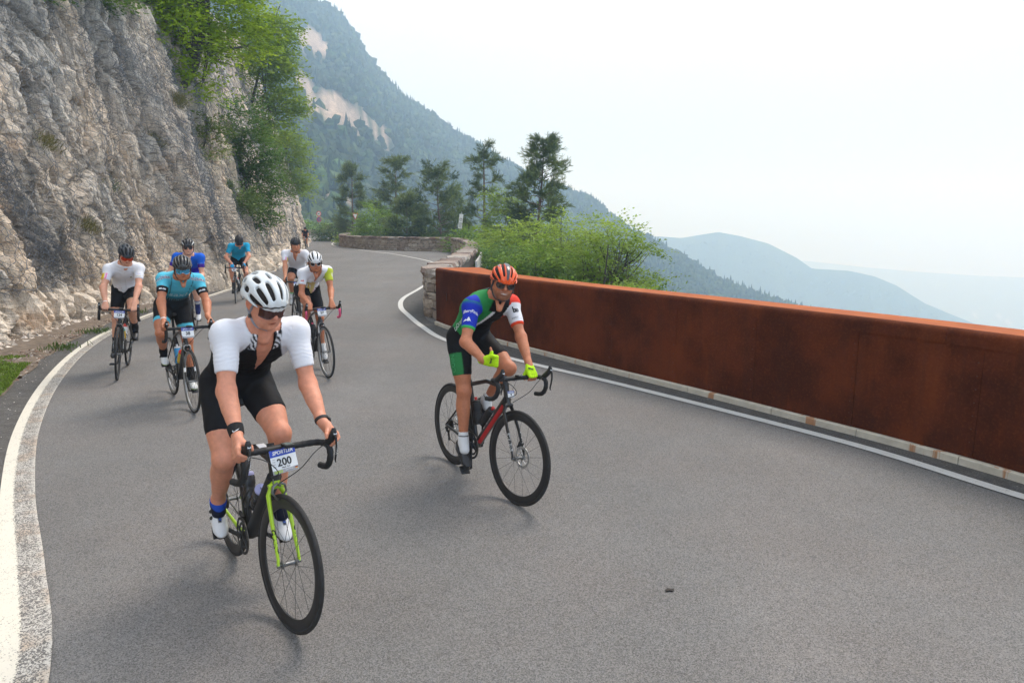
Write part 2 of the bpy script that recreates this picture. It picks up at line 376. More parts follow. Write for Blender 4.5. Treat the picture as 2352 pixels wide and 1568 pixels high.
# ---------------------------------------------------------------- materials of the place
def asphalt_mat():
    N = NT('asphalt')
    v = N.voro(205.0, 'Color'); g = N.xyz(v)[0]
    fine = N.noise(330, 3, rough=0.7); agg = N.rng(g, 0.0, 1.0, 0.52, 1.5)
    big = N.rng(N.noise(0.35, 5), 0.3, 0.7, 0.90, 1.08); mid = N.rng(N.noise(2.2, 6, rough=0.65), 0.3, 0.7, 0.94, 1.06)
    warm = N.rng(N.noise(0.8, 4), 0.42, 0.62)
    c = N.mix(warm, (0.156, 0.151, 0.146), (0.163, 0.152, 0.144))
    trk = N.rng(N.noise(0.55, 3, N.mapping((1.0, 0.16, 1.0), (0, 0, -0.45))), 0.42, 0.60, 0.93, 1.05); big = N.math('MULTIPLY', big, trk); k = N.math('MULTIPLY', N.math('MULTIPLY', big, mid), N.math('MULTIPLY', agg, N.rng(fine, 0.3, 0.7, 0.72, 1.28)))
    sc = N.t.nodes.new('ShaderNodeVectorMath'); sc.operation = 'SCALE'; N.L(c, sc.inputs[0]); N.L(k, sc.inputs['Scale'])
    spark = N.rng(N.voro(75.0, 'Distance'), 0.10, 0.05); wv = N.voro(75.0, 'Color'); s2 = N.rng(N.xyz(wv)[1], 0.86, 0.88)
    c = N.mix(N.math('MULTIPLY', spark, s2), sc.outputs[0], (0.5, 0.48, 0.45))
    N.bump(N.math('ADD', g, N.math('MULTIPLY', fine, 0.8)), 0.55, 0.004)
    return N.done(c, 0.82, 0.35)
def edge_asphalt_mat():
    N = NT('edge_asphalt')
    v = N.voro(150.0, 'Color'); g = N.xyz(v)[0]
    k = N.math('MULTIPLY', N.rng(g, 0, 1, 0.6, 1.4), N.rng(N.noise(5, 6, rough=0.7), 0.3, 0.7, 0.7, 1.25))
    c = N.mix(1.0, (0.095, 0.09, 0.085), (0.095, 0.09, 0.085)); sc = N.t.nodes.new('ShaderNodeVectorMath'); sc.operation = 'SCALE'; N.L(c, sc.inputs[0]); N.L(k, sc.inputs['Scale'])
    grit = N.rng(N.voro(28.0, 'Distance'), 0.16, 0.1); s2 = N.rng(N.xyz(N.voro(28.0, 'Color'))[1], 0.84, 0.87)
    c = N.mix(N.math('MULTIPLY', grit, s2), sc.outputs[0], (0.42, 0.39, 0.35))
    N.bump(g, 0.5, 0.004); return N.done(c, 0.85, 0.3)
def paint_mat(name, worn):
    N = NT(name); a = N.attr('col'); X = N.xyz(a)
    fine = N.noise(140, 4, rough=0.75); mid = N.noise(9, 6, rough=0.7); v = N.xyz(N.voro(160.0, 'Color'))[0]
    chip = N.math('ADD', N.math('MULTIPLY', fine, 0.55), N.math('MULTIPLY', v, 0.35))
    chip = N.math('ADD', chip, N.math('MULTIPLY', mid, 0.35))
    if worn:
        band = N.rng(N.math('ADD', X[0], N.math('MULTIPLY', N.math('SUBTRACT', N.noise(14, 5, rough=0.8), 0.5), 0.10)), 0.36, 0.42, 0.0, 0.20)
        inner = N.rng(X[0], 0.86, 0.97, 0.0, -0.11); th = N.math('ADD', band, inner)
        old = N.rng(X[0], 0.38, 0.46)
        c0 = N.mix(old, (0.66, 0.62, 0.53), (0.54, 0.51, 0.46))
        rust = N.math('MULTIPLY', N.rng(N.noise(4, 5), 0.5, 0.62), old)
        c0 = N.mix(N.math('MULTIPLY', rust, 0.5), c0, (0.42, 0.28, 0.17))
        fac = N.rng(N.math('ADD', chip, th), 0.78, 0.84)
    else:
        c0 = N.mix(N.noise(6, 5), (0.64, 0.63, 0.6), (0.5, 0.49, 0.46)); fac = N.rng(chip, 0.80, 0.86)
        # cracked edges
    c = N.mix(fac, c0, (0.13, 0.122, 0.115)); N.bump(N.math('MULTIPLY', fac, -1.0), 0.4, 0.003)
    return N.done(c, 0.6, 0.35)
def rock_mat():
    N = NT('limestone'); c = N.attr('col')
    str_ = N.mapping((1.0, 1.0, 0.22), (0.2, 0.0, 0.3)); n1 = N.noise(5, 9, str_, 0.68); n2 = N.noise(26, 7, rough=0.7); n3 = N.noise(90, 4)
    k = N.math('MULTIPLY', N.rng(n1, 0.3, 0.7, 0.62, 1.32), N.math('MULTIPLY', N.rng(n2, 0.28, 0.72, 0.78, 1.18), N.rng(n3, 0.3, 0.7, 0.85, 1.15)))
    sc = N.t.nodes.new('ShaderNodeVectorMath'); sc.operation = 'SCALE'; N.L(c, sc.inputs[0]); N.L(k, sc.inputs['Scale'])
    crk = N.rng(N.voro(2.6, 'Distance', N.mapping((1.6, 1.6, 0.7), (0.6, 0.2, 0.2)), 'DISTANCE_TO_EDGE'), 0.0, 0.03, 0.6, 1.0)
    s2 = N.t.nodes.new('ShaderNodeVectorMath'); s2.operation = 'SCALE'; N.L(sc.outputs[0], s2.inputs[0]); N.L(crk, s2.inputs['Scale'])
    h = N.math('ADD', N.math('MULTIPLY', n1, 1.0), N.math('MULTIPLY', n2, 0.5)); N.bump(h, 0.9, 0.09)
    return N.done(s2.outputs[0], 0.88, 0.25)
def corten_shaded_mat():
    N = NT('weathering_steel_shaded'); X = N.xyz()  # same steel as the top, darker: shade on the face put into the colour
    streak = N.noise(2.2, 6, N.mapping((1, 1, 0.22)), 0.6); cloud = N.noise(1.0, 6, rough=0.62); fine = N.noise(45, 5, rough=0.7); vert = N.noise(12, 4, N.mapping((1, 1, 0.05)))
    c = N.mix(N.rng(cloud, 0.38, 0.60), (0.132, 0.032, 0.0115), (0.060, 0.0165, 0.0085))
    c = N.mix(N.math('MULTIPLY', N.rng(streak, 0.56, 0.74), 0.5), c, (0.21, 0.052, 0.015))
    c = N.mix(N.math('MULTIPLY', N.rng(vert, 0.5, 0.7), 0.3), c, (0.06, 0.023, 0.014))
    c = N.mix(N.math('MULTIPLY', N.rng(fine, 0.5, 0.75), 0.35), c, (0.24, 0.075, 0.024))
    N.bump(fine, 0.15, 0.003); return N.done(c, N.rng(cloud, 0.3, 0.7, 0.75, 0.88), 0.10)
def corten_lit_mat():
    N = NT('weathering_steel_lit')  # same steel as the face, brighter orange: light from above put into the colour
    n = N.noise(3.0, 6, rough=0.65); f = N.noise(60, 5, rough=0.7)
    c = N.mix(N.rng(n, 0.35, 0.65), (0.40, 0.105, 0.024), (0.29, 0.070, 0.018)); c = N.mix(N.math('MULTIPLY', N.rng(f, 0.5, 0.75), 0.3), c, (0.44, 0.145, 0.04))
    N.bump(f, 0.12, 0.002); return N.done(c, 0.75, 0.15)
def concrete_mat():
    N = NT('stained_concrete'); n = N.noise(8, 6, rough=0.65); v = N.noise(5, 4, N.mapping((1, 1, 0.03)), 0.7)
    c = N.mix(N.rng(n, 0.3, 0.7), (0.60, 0.55, 0.45), (0.44, 0.40, 0.33))
    c = N.mix(N.math('MULTIPLY', N.rng(v, 0.57, 0.61), 0.75), c, (0.36, 0.13, 0.03)); N.bump(n, 0.3, 0.01)
    return N.done(c, 0.85, 0.2)
M_ASPH = asphalt_mat(); M_EDGE = edge_asphalt_mat(); M_PAINTW = paint_mat('worn_line_paint', True); M_PAINT = paint_mat('line_paint', False)
M_ROCK = rock_mat(); M_CORTEN_SHADED = corten_shaded_mat(); M_CORTEN_LIT = corten_lit_mat(); M_CONC = concrete_mat()
M_DARK = mat('dark_gap', (0.015, 0.012, 0.01), 0.9)
# ---------------------------------------------------------------- road
from mathutils.geometry import tessellate_polygon
def flat_poly(name, pts, z, m):
    p = [Vector((x, y, 0)) for x, y in pts]; tr = tessellate_polygon([p]); V = np.array([(x, y, z) for x, y in pts])
    F = np.array(tr); a = V[F[:, 0]]; b = V[F[:, 1]]; c = V[F[:, 2]]
    nz = np.cross(b-a, c-a)[:, 2]; F[nz < 0] = F[nz < 0][:, ::-1]
    return mesh_np(name, V, F, m)
cl = [(x-1.2, y) for x, y in CLIFF]
outer = [(5.7, -8), (5.6, -1.0), (5.25, 1.0), (4.9, 2.7), (4.45, 4.1), (4.0, 5.1), (3.5, 6.0), (2.95, 6.85), (2.3, 7.85), (1.45, 9.05), (0.18, 10.95), (-0.7, 12.7), (-1.5, 14.3), (-1.6, 17.2), (-1.5, 21), (-1.55, 26), (-1.7, 31), (-2.05, 36), (-2.65, 41), (-3.4, 45.5), (-4.0, 49.9), (-6.8, 50.9), (-9.75, 53.3), (-12.4, 56.4), (-14.4, 60.3), (-16.0, 66), (-17.3, 74), (-17.7, 84), (-17.2, 96), (-17, 105.2), (-24, 116.2), (-36, 121.2), (-52, 123.2)]
tag(flat_poly('road', cl[::-1] + outer, 0.0, M_ASPH), 'grey asphalt mountain road curving away between cliff and walls', kind='structure')
def strip(name, path, w0, w1, z, m, step=0.25, kind='structure', side=0.0):
    P, s = path_sample(path, step); Nn, T = normals2(P); a = []
    K = 5; V = []; C = []
    for k in range(K):
        u = k/(K-1); off = (u-0.5+side)*np.linspace(w0, w1, len(P))
        V.append(np.stack([P[:, 0]-Nn[:, 0]*off, P[:, 1]-Nn[:, 1]*off, np.full(len(P), z)], 1)); C.append(np.stack([np.full(len(P), u), s/100, s*0], 1))
    V = np.stack(V, 1).reshape(-1, 3); C = np.stack(C, 1).reshape(-1, 3)
    o = mesh_np(name, V, grid_faces(len(P), K)[:, ::-1], m, col=C); return tag(o, kind=kind) if kind else o
ROOT_ROAD = bpy.data.objects['road']
# darker shoulders outside the lines
Pl, _ = path_sample(LEFT_LINE, 0.5); Nl, _t = normals2(Pl)
out_l = [tuple(Pl[i, :2] + Nl[i]*0.10) for i in range(len(Pl))]
wgt = lambda y: 0.40 if y > 9 else 0.40 + (9-y)*0.05
sh_l = [tuple(Pl[i, :2] + Nl[i]*wgt(Pl[i, 1])*(1+0.12*math.sin(i*0.9)+0.08*math.sin(i*2.3))) for i in range(len(Pl))]
tag(flat_poly('road_shoulder', out_l + sh_l[::-1], 0.004, M_EDGE), kind='structure')
Pr, _ = path_sample([p for p in RIGHT_LINE if p[1] < 27], 0.4); Nr, _t = normals2(Pr)
Pb, _ = path_sample([(5.5, 1.0), (5.1, 2.4), (4.3, 4.1), (3.8, 5.15), (3.28, 6.1), (2.75, 6.9), (2.12, 7.8), (1.28, 9.0), (0.02, 10.88), (-1.5, 13.4), (-1.9, 14.7), (-2.05, 16.3), (-2.0, 18.2), (-1.95, 21), (-1.95, 27)], 0.4)
tag(flat_poly('road_shoulder', [tuple(Pr[i, :2] - Nr[i]*0.06) for i in range(len(Pr))] + [tuple(p) for p in Pb[::-1]], 0.004, M_EDGE), kind='structure')
strip('edge_line', LEFT_LINE, 0.215, 0.17, 0.008, M_PAINTW)
strip('edge_line', RIGHT_LINE, 0.115, 0.13, 0.008, M_PAINT)
strip('edge_line', [(-30.3, 92.5), (-27.2, 90.6), (-25.6, 89.4)], 0.14, 0.14, 0.008, M_PAINT, 0.4)
# crack in the asphalt by the stone wall end and the flattened leaf on the road
# ---------------------------------------------------------------- terrain: polar sheets around the road shelf
def pix_dir(px, py):
    """direction of a sight line in the photograph (2352 px wide): azimuth and slope; used only to lay out far ridges"""
    u = (px-1176)/1568.0; v = (784-py)/1568.0; c, s = math.cos(PITCH), math.sin(PITCH); y = c+v*s; z = v*c-s
    return math.atan2(u, y), z/math.hypot(u, y)
def ridge_table(pts): 
    q = sorted(pix_dir(*p) for p in pts); return np.array([a for a, _ in q]), np.array([b for _, b in q])
RIDGE = ridge_table([(-200, -300), (300, -240), (560, -110), (680, -35), (735, 12), (775, 30), (810, 75), (835, 118), (880, 180), (935, 232), (985, 262), (1040, 308), (1100, 338), (1150, 372), (1200, 402), (1240, 425), (1320, 450), (1355, 465), (1400, 502), (1450, 538), (1500, 555), (1545, 585), (1600, 612), (1650, 646), (1700, 664), (1765, 690), (1850, 715), (2000, 760), (2300, 830), (2700, 900)])
MIDR = ridge_table([(1000, 600), (1300, 560), (1510, 539), (1565, 543), (1612, 535), (1650, 529), (1700, 538), (1765, 555), (1830, 588), (1865, 613), (1950, 618), (2010, 631), (2060, 652), (2125, 693), (2180, 716), (2260, 748), (2400, 800), (2700, 860)])
FARR = ridge_table([(1200, 600), (1700, 590), (1860, 597), (2000, 612), (2120, 622), (2250, 630), (2352, 634), (2700, 640)])
R1 = lambda az: 720 + 160*np.clip(-az, -0.6, 0.6)*1.2
def terr(az, r):
    """height of the land at azimuth az and distance r"""
    x = r*np.sin(az); y = r*np.cos(az); p = np.stack([x, y, x*0], -1)
    e1 = np.interp(az, *RIDGE); r1 = R1(az); h1 = r1*e1 + CAM_H
    base = -14 - 70*np.clip((az+0.35)/0.5, 0, 1)
    t = np.clip((r-125)/(r1-125), 0, 1); u = t**1.25
    low = base*np.clip((r-25)/180, 0, 1)**0.8
    z = low*(1-u) + h1*u
    gul = (1-np.abs(noise3(p/95.0+3)))*22 + fbm(p/40.0, 4)*7
    z = z + (gul-16)*np.sin(np.pi*np.clip(t, 0, 1))**0.7
    back = np.clip((r-r1)/420, 0, 1); z = np.where(r > r1, h1*(1-back) + -420*back, z)
    e2 = np.interp(az, *MIDR); h2 = 1650*e2; t2 = np.clip((r-1050)/600, 0, 1); z2 = -420*(1-t2**1.2)+h2*t2**1.2
    z2 = z2 + fbm(p/160.0, 4)*26*np.sin(np.pi*t2); b2 = np.clip((r-1650)/600, 0, 1); z2 = np.where(r > 1650, h2*(1-b2)-430*b2, z2)
    z = np.where(r > 1000, np.maximum(z, z2), z)
    e3 = np.interp(az, *FARR); h3 = 3600*e3; t3 = np.clip((r-2500)/1100, 0, 1); z3 = -430*(1-t3)+h3*t3; b3 = np.clip((r-3600)/700, 0, 1); z3 = np.where(r > 3600, h3*(1-b3)-430*b3, z3)
    return np.where(r > 2300, np.maximum(z, z3), z)
AZ = np.linspace(-1.25, 1.25, 520); RR = np.exp(np.linspace(math.log(125), math.log(4500), 190))
A2, R2 = np.meshgrid(AZ, RR, indexing='ij'); Z2 = terr(A2, R2)
XYZ = np.stack([R2*np.sin(A2), R2*np.cos(A2), Z2], -1)
# bare rock faces on the mountain: (sight line, half sizes in milliradians)
ROCKS = [(712, 88, 26, 24), (740, 112, 20, 14), (700, 200, 20, 28), (725, 235, 26, 26), (775, 250, 42, 32), (800, 285, 30, 18), (812, 262, 26, 20), (845, 288, 16, 16), (875, 312, 22, 16), (888, 330, 12, 10), (760, 455, 26, 6), (715, 460, 14, 10), (735, 470, 14, 7), (790, 462, 22, 5), (745, 505, 8, 6), (955, 285, 5, 4), (1000, 268, 5, 4), (668, 300, 10, 14)]
def rockmask(az, r, z):
    el = (z-CAM_H)/r; m = np.zeros_like(az)
    p = np.stack([az*95, el*60, az*0], -1); nz = fbm(p, 4)*0.62
    for px, py, a, b in ROCKS:
        a0, e0 = pix_dir(px, py); d = ((az-a0)*1568/(a*1.0))**2 + ((el-e0)*1568/(b*1.0))**2
        m = np.maximum(m, 1.2-d+nz*1.7)
    return np.clip(m*2, 0, 1)*(r < 760)*(r > 170)
RM = rockmask(A2, R2, Z2)
pn = XYZ.reshape(-1, 3)
gn = fbm(pn/55.0, 4).reshape(A2.shape)[..., None]
green = np.array([0.035, 0.062, 0.022])*(1+0.35*gn) + np.array([0.02, 0.015, 0.0])*np.clip(gn, 0, 1)
st = noise3(np.stack([A2*420, R2*0.01, (Z2)/40], -1))[..., None]
rock = np.array([0.40, 0.31, 0.24])*(1+0.45*st)
valley = np.array([0.10, 0.12, 0.08])
town = (noise3(np.stack([XYZ[..., 0]/60, XYZ[..., 1]/25, A2*0], -1)) > 0.55)[..., None]*(noise3(pn/500).reshape(A2.shape)[..., None] > 0.0)
cc = green*(1-RM[..., None]) + rock*RM[..., None]
vv = (R2 > 2250)[..., None]; cc = np.where(vv, valley*(1+0.3*gn), cc); cc = np.where(vv & town, np.array([0.5, 0.47, 0.43]), cc)
def terrain_mat():
    N = NT('hill_ground'); c = N.attr('col'); k = N.math('MULTIPLY', N.rng(N.noise(0.3, 8, rough=0.7), 0.3, 0.7, 0.7, 1.3), N.rng(N.noise(1.6, 5, rough=0.7), 0.3, 0.7, 0.7, 1.3))
    sc = N.t.nodes.new('ShaderNodeVectorMath'); sc.operation = 'SCALE'; N.L(c, sc.inputs[0]); N.L(k, sc.inputs['Scale']); N.bump(N.noise(0.5, 8, rough=0.7), 0.8, 1.5)
    return N.done(sc.outputs[0], 0.95, 0.1)
M_TERR = terrain_mat()
split = int(np.searchsorted(RR, 1000))
def terr_sheet(name, a, b):
    v = XYZ[:, a:b].reshape(-1, 3); return tag(mesh_np(name, v, grid_faces(len(AZ), b-a)[:, ::-1], M_TERR, smooth=True, col=np.clip(cc[:, a:b].reshape(-1, 3), 0, 1)), kind='structure')
terr_sheet('mountain', 0, split+1); s2_ = int(np.searchsorted(RR, 2250)); terr_sheet('hill', split, s2_+1); terr_sheet('valley', s2_, len(RR))
# the near slope falling away below the walls: rings from the walls out to the mountain sheet
def slope_z(x, y, d):
    """d = distance outside the wall line"""
    return -0.55 - 0.55*d**0.93*1.1 + 0.35*noise3(np.stack([x/3, y/3, x*0], -1))
OUT = [(5.75, -9), (5.65, -1.0), (5.3, 1.0), (4.95, 2.7), (4.5, 4.1), (4.1, 5.1), (3.6, 6.1), (3.1, 7.0), (2.5, 7.95), (1.7, 9.1), (0.5, 10.9), (-0.45, 12.7), (-1.15, 15), (-1.2, 17.2), (-1.15, 21), (-1.2, 26), (-1.3, 31), (-1.7, 36), (-2.2, 41), (-3.0, 45.9), (-4.2, 50.3), (-6.8, 51.2), (-9.6, 53.6), (-12.2, 56.7), (-14.2, 60.6), (-15.8, 66.2), (-17.1, 74), (-17.5, 84), (-17.0, 96), (-17, 105.6), (-24, 116.6), (-36, 121.6), (-52, 123.6), (-75, 124)]
Po, so = path_sample(OUT, 0.8)
# fan each boundary point outwards towards its own direction on the 125-160 m ring
azo = np.linspace(1.25, -0.56, len(Po)); ring = np.stack([150*np.sin(azo), 150*np.cos(azo)], 1)
ts = np.concatenate([[0, .002, .006, .012, .02], np.linspace(0.03, 1, 46)**1.3]); V = []
for t in ts:
    q = Po*(1-t) + ring*t; d = np.linalg.norm(q-Po, axis=1)
    zr = terr(azo, np.full(len(azo), 150.0)); zs = slope_z(q[:, 0], q[:, 1], d); k = np.clip(t*1.15-0.15, 0, 1)**1.5
    far = np.clip((so - 75)/40, 0, 1); zs = zs*(1-far*0.72)
    V.append(np.stack([q[:, 0], q[:, 1], zs*(1-k)+zr*k if t > 0 else np.full(len(q), -0.45)], 1))
V = np.stack(V, 1); gC = np.array([0.05, 0.078, 0.028])*(1+0.35*fbm(V/6.0, 4)[..., None])
tag(mesh_np('hillside', V.reshape(-1, 3), grid_faces(len(Po), len(ts)), M_TERR, smooth=True, col=np.clip(gC.reshape(-1, 3), 0, 1)), kind='structure')
def ground_z(x, y):
    """height of the near slope by nearest vertex"""
    W_ = V.reshape(-1, 3); i = np.argmin((W_[:, 0]-x)**2+(W_[:, 1]-y)**2); return float(W_[i, 2])
# ---------------------------------------------------------------- cliff
def varstep(path, f):
    P, s = path_sample(path, 0.05); out = [0.0]; 
    while out[-1] < s[-1]:
        y = np.interp(out[-1], s, P[:, 1]); out.append(out[-1] + f(y))
    out = np.array(out[:-1]); return np.stack([np.interp(out, s, P[:, 0]), np.interp(out, s, P[:, 1])], 1), out
CB, CS = varstep(CLIFF, lambda y: 0.06 if 5 < y < 24 else (0.12 if 24 <= y < 40 else (0.26 if y > 0 else 0.3)))
CB = CB.copy(); k_ = np.ones(61)/61; pad = np.pad(CB, ((30, 30), (0, 0)), mode='edge'); CBs = np.stack([np.convolve(pad[:, i], k_, 'valid') for i in (0, 1)], 1)
CN, CT = normals2(CBs)             # left normal = into the rock
HC = np.interp(CS, np.interp([-8, 4, 10, 16, 21, 28, 37, 48, 63, 85, 116], CB[:, 1], CS), [6.6, 6.7, 6.9, 7.2, 8.2, 10.0, 12.5, 14.5, 18, 22, 24])
NH = 185; hv = np.linspace(0, 1, NH)**1.05
S2, H2 = np.meshgrid(CS, hv, indexing='ij'); HH = H2*HC[:, None]
def cliff_disp(S, Hh, detail=True):
    q = (S*0.99 + Hh*0.13); p = (Hh*0.99 - S*0.13)             # q across the beds, p along them (falling away from the camera)
    z0 = np.zeros_like(S)
    d = 0.55*noise3(np.stack([q/3.3, p/9.0, z0+1.5], -1)) + 0.26*noise3(np.stack([q/1.1, p/5.5, z0+5], -1))
    if detail:
        wq = 0.25*noise3(np.stack([q/0.9, p/1.1, z0+9], -1)); wp = 0.3*noise3(np.stack([q/0.8, p/1.3, z0+19], -1))
        i1, b1 = cells2(np.stack([(q+wq)/0.55, (p+wp)/2.6], -1)); i2, b2 = cells2(np.stack([(q+wq)/0.22+7, (p+wp*1.2)/0.75], -1)); i3, b3 = cells2(np.stack([(q-wq)/0.11, (p+wp)/0.25], -1))
        d = d + (i1-0.5)*0.28 - np.clip(0.15-b1, 0, 1)*1.5 + (i2-0.5)*0.24 - np.clip(0.16-b2, 0, 1)*0.8 + (i3-0.5)*0.07
        d = d + 0.10*fbm(np.stack([q/0.3, p/0.55, z0+2], -1), 4)
        foot = np.clip(1-(Hh-0.35-0.3*noise3(np.stack([S/1.4, z0, z0+3], -1)))/0.5, 0, 1); d = d + foot*(0.16+0.12*noise3(np.stack([S/0.7, Hh, z0+30], -1)))
        return d, (i1, b1, i2, b2, q, p)
    return d
LEAN = math.tan(math.radians(11))
D2, (i1, b1, i2, b2, qq, pp) = cliff_disp(S2, HH)
def cliff_xyz(Si, Hh, D):
    """Si index-interpolated positions"""
    bx = np.interp(Si, CS, CB[:, 0]); by = np.interp(Si, CS, CB[:, 1]); nx = np.interp(Si, CS, CN[:, 0]); ny = np.interp(Si, CS, CN[:, 1])
    back = Hh*LEAN + 0.045*np.clip(Hh-4, 0, 30)**1.5*0.35 - D
    return np.stack([bx+nx*back, by+ny*back, Hh - 0.12], -1)
CV = cliff_xyz(S2, HH, D2)
a1 = fbm(np.stack([qq/1.8, pp/4.5, qq*0+40], -1), 4); a2 = fbm(np.stack([qq/0.5, pp/2.6, qq*0+60], -1), 4); a3 = noise3(np.stack([S2/5.5, HH/3.2, qq*0+80], -1))
beige = np.array([0.68, 0.575, 0.47]); grey = np.array([0.46, 0.438, 0.41]); dark = np.array([0.125, 0.115, 0.105]); pale = np.array([0.70, 0.62, 0.53]); ochre = np.array([0.42, 0.25, 0.13])
hw = np.clip((HH-1.0)/4.0, 0, 1)
fg = np.clip(0.18 + 0.85*a1 + 0.5*a3 + 0.28*hw + (i1-0.5)*0.7, 0, 1)[..., None]
C_ = beige*(1-fg) + grey*fg
fd = np.clip((a2-0.26)*3.0 + (a1-0.3), 0, 1)[..., None]*0.75; C_ = C_*(1-fd) + dark*fd
fp = np.clip((0.5-i2)*1.6 - 0.25 - 0.6*fg[..., 0], 0, 1)[..., None]; C_ = C_*(1-fp) + pale*fp
ft = np.clip(1-(HH-0.75)/0.3, 0, 1)[..., None]*0.75; C_ = C_*(1-ft) + pale*ft
fo = np.clip(noise3(np.stack([S2/1.1, HH/0.8, qq*0+99], -1))-0.45, 0, 1)[..., None]*1.6; C_ = C_*(1-fo) + ochre*fo
dr_ = np.clip(noise3(np.stack([S2/0.35, HH/3.8, qq*0+120], -1))-0.22, 0, 1)*np.clip(noise3(np.stack([S2/2.6, HH/2.2, qq*0+140], -1))+.35, 0, 1)
C_ = C_*(1-np.clip(dr_*2.6, 0, .62)[..., None])
jn = np.clip(1-b1/0.07, 0, 1)[..., None]*0.55; C_ = C_*(1-jn) + dark*jn  # joints darkened in the colour to deepen the shade of the crevices
C_ = C_*(1+0.22*(i2-0.5)[..., None])
# plateau behind the crest
top = CV[:, -1]; ext = []
for k, (bk, up) in enumerate(((0.5, 0.25), (1.4, 0.7), (3.5, 2.2), (9, 6.5), (22, 16))):
    ext.append(np.stack([top[:, 0]+CN[:, 0]*bk, top[:, 1]+CN[:, 1]*bk, top[:, 2]+up+0.25*noise3(np.stack([CS/1.2, CS*0+k, CS*0], -1))], 1))
CV = np.concatenate([CV, np.stack(ext, 1)], 1); C_ = np.concatenate([C_, np.tile(np.array([0.07, 0.085, 0.04]), (len(CS), 5, 1))], 1)
tag(mesh_np('cliff', CV.reshape(-1, 3), grid_faces(len(CS), NH+5)[:, ::-1], M_ROCK, smooth=False, col=np.clip(C_.reshape(-1, 3)*[1.14, 1.10, 1.04], 0, .9)), 'tall grey and beige limestone cliff leaning back beside the road', 'cliff', kind='structure')
def cliff_at(y, h, out=0.0):
    """a point on the cliff face opposite road position y"""
    s = np.interp(y, CB[:, 1], CS); D = cliff_disp(np.array([s]), np.array([h]))[0]; p = cliff_xyz(np.array([s]), np.array([h]), D+out)[0]
    n = np.array([-np.interp(s, CS, CN[:, 0]), -np.interp(s, CS, CN[:, 1]), 0.32]); return p, nrm(n)
# rockfall netting: hexagonal wire draped over the face
def net(y0, y1, h0, h1, cell, out, rw, slant=0.0, seed=0):
    s0, s1 = np.interp([y0, y1], CB[:, 1], CS); nx = int((s1-s0)/cell); ny = int((h1-h0)/(cell*0.86)); ed = []
    j, i = np.meshgrid(np.arange(ny), np.arange(nx), indexing='ij')
    off = (j % 2)*0.5
    sx = s0+(i+off)*cell; hy = h0+j*cell*0.86
    A = np.stack([sx, hy], -1)                                  # two points per cell: vertical twist A-B, then B to two upper As
    B = A + np.array([0, cell*0.42])
    e = [np.stack([A, B], -2).reshape(-1, 2, 2)]
    up = A[1:]; Bl = B[:-1]; odd = (j[:-1] % 2)
    for sh in (0, 1):
        idx = np.clip(i[:-1] + np.where(odd == 1, sh, sh-1), 0, nx-1); tgt = up[np.arange(ny-1)[:, None], idx]
        ok = np.abs(tgt[..., 0]-Bl[..., 0]) < cell*0.75
        e.append(np.stack([Bl, tgt], -2)[ok])
    E_ = np.concatenate(e).astype(np.float64)
    E_[..., 0] += slant*(E_[..., 1]-h0)
    sag = 0.05*noise3(np.stack([E_[..., 0]*0.9, E_[..., 1]*0.45, E_[..., 0]*0+seed], -1))
    S_, Hh = E_[..., 0], E_[..., 1]
    hmax = np.interp(S_, CS, HC)
    D = np.maximum.reduce([cliff_disp(S_+a, np.clip(Hh+b, 0, None))[0] for a, b in ((0, 0), (0.3, 0.2), (-0.3, -0.2), (0.05, 0.35))]) + out + np.abs(sag)
    P = cliff_xyz(S_, Hh, D); ok = (Hh < hmax-0.05).all(1); P = P[ok]
    a = P[:, 0]; b = P[:, 1]; d = b-a; d /= np.linalg.norm(d, axis=1)[:, None]+1e-9
    x = np.cross(d, [0.3, 0.2, 0.93]); x /= np.linalg.norm(x, axis=1)[:, None]+1e-9; yv = np.cross(d, x)
    R = [x*math.cos(t)+yv*math.sin(t) for t in (0, 2.094, 4.189)]
    VV = np.stack([a+R[0]*rw, a+R[1]*rw, a+R[2]*rw, b+R[0]*rw, b+R[1]*rw, b+R[2]*rw], 1).reshape(-1, 3)
    n = len(P); base_ = (np.arange(n)*6)[:, None]
    F = np.concatenate([base_+np.array([k, (k+1) % 3, (k+1) % 3+3, k+3]) for k in range(3)]); return VV, F
M_WIRE = mat('galvanised_wire', (0.15, 0.16, 0.175), 0.5, 0.5)
def net_obj(args, label):
    Vn, Fn = net(*args); o = mesh_np('rockfall_net', Vn, Fn, M_WIRE); return tag(o, label, 'safety net', kind='stuff')
net_obj((5.0, 26, 0.85, 7.9, 0.135, 0.05, 0.0042), 'grey hexagonal wire netting hung over the cliff nearest the road')
net_obj((26, 62, 1.0, 12, 0.42, 0.08, 0.008), 'wire netting over the far part of the cliff')
for k, (ya, yb, sl) in enumerate(((9.2, 10.6, -0.42), (13.0, 14.3, -0.4), (20.5, 22.2, -0.45))):
    Vn, Fn = net(ya, yb, 1.0, 7.0, 0.11, 0.13, 0.0044, slant=sl, seed=k+3)
    tag(mesh_np('netting_overlap', Vn, Fn, M_WIRE), ('doubled folded strip of wire netting at the left picture side of the cliff', 'doubled strip of wire netting in the middle of the cliff', 'doubled strip of wire netting below the large green tree')[k], 'safety net', kind='stuff')
# edge cable along the foot of the net
cb = []
for y in np.linspace(6, 60, 200):
    p, n = cliff_at(y, 0.92+0.12*math.sin(y*1.3), 0.12); cb.append(p)
tag(MB().tube(cb, 0.009, 6).build('edge_cable', M_WIRE), 'steel cable along the foot of the cliff netting', 'cable')
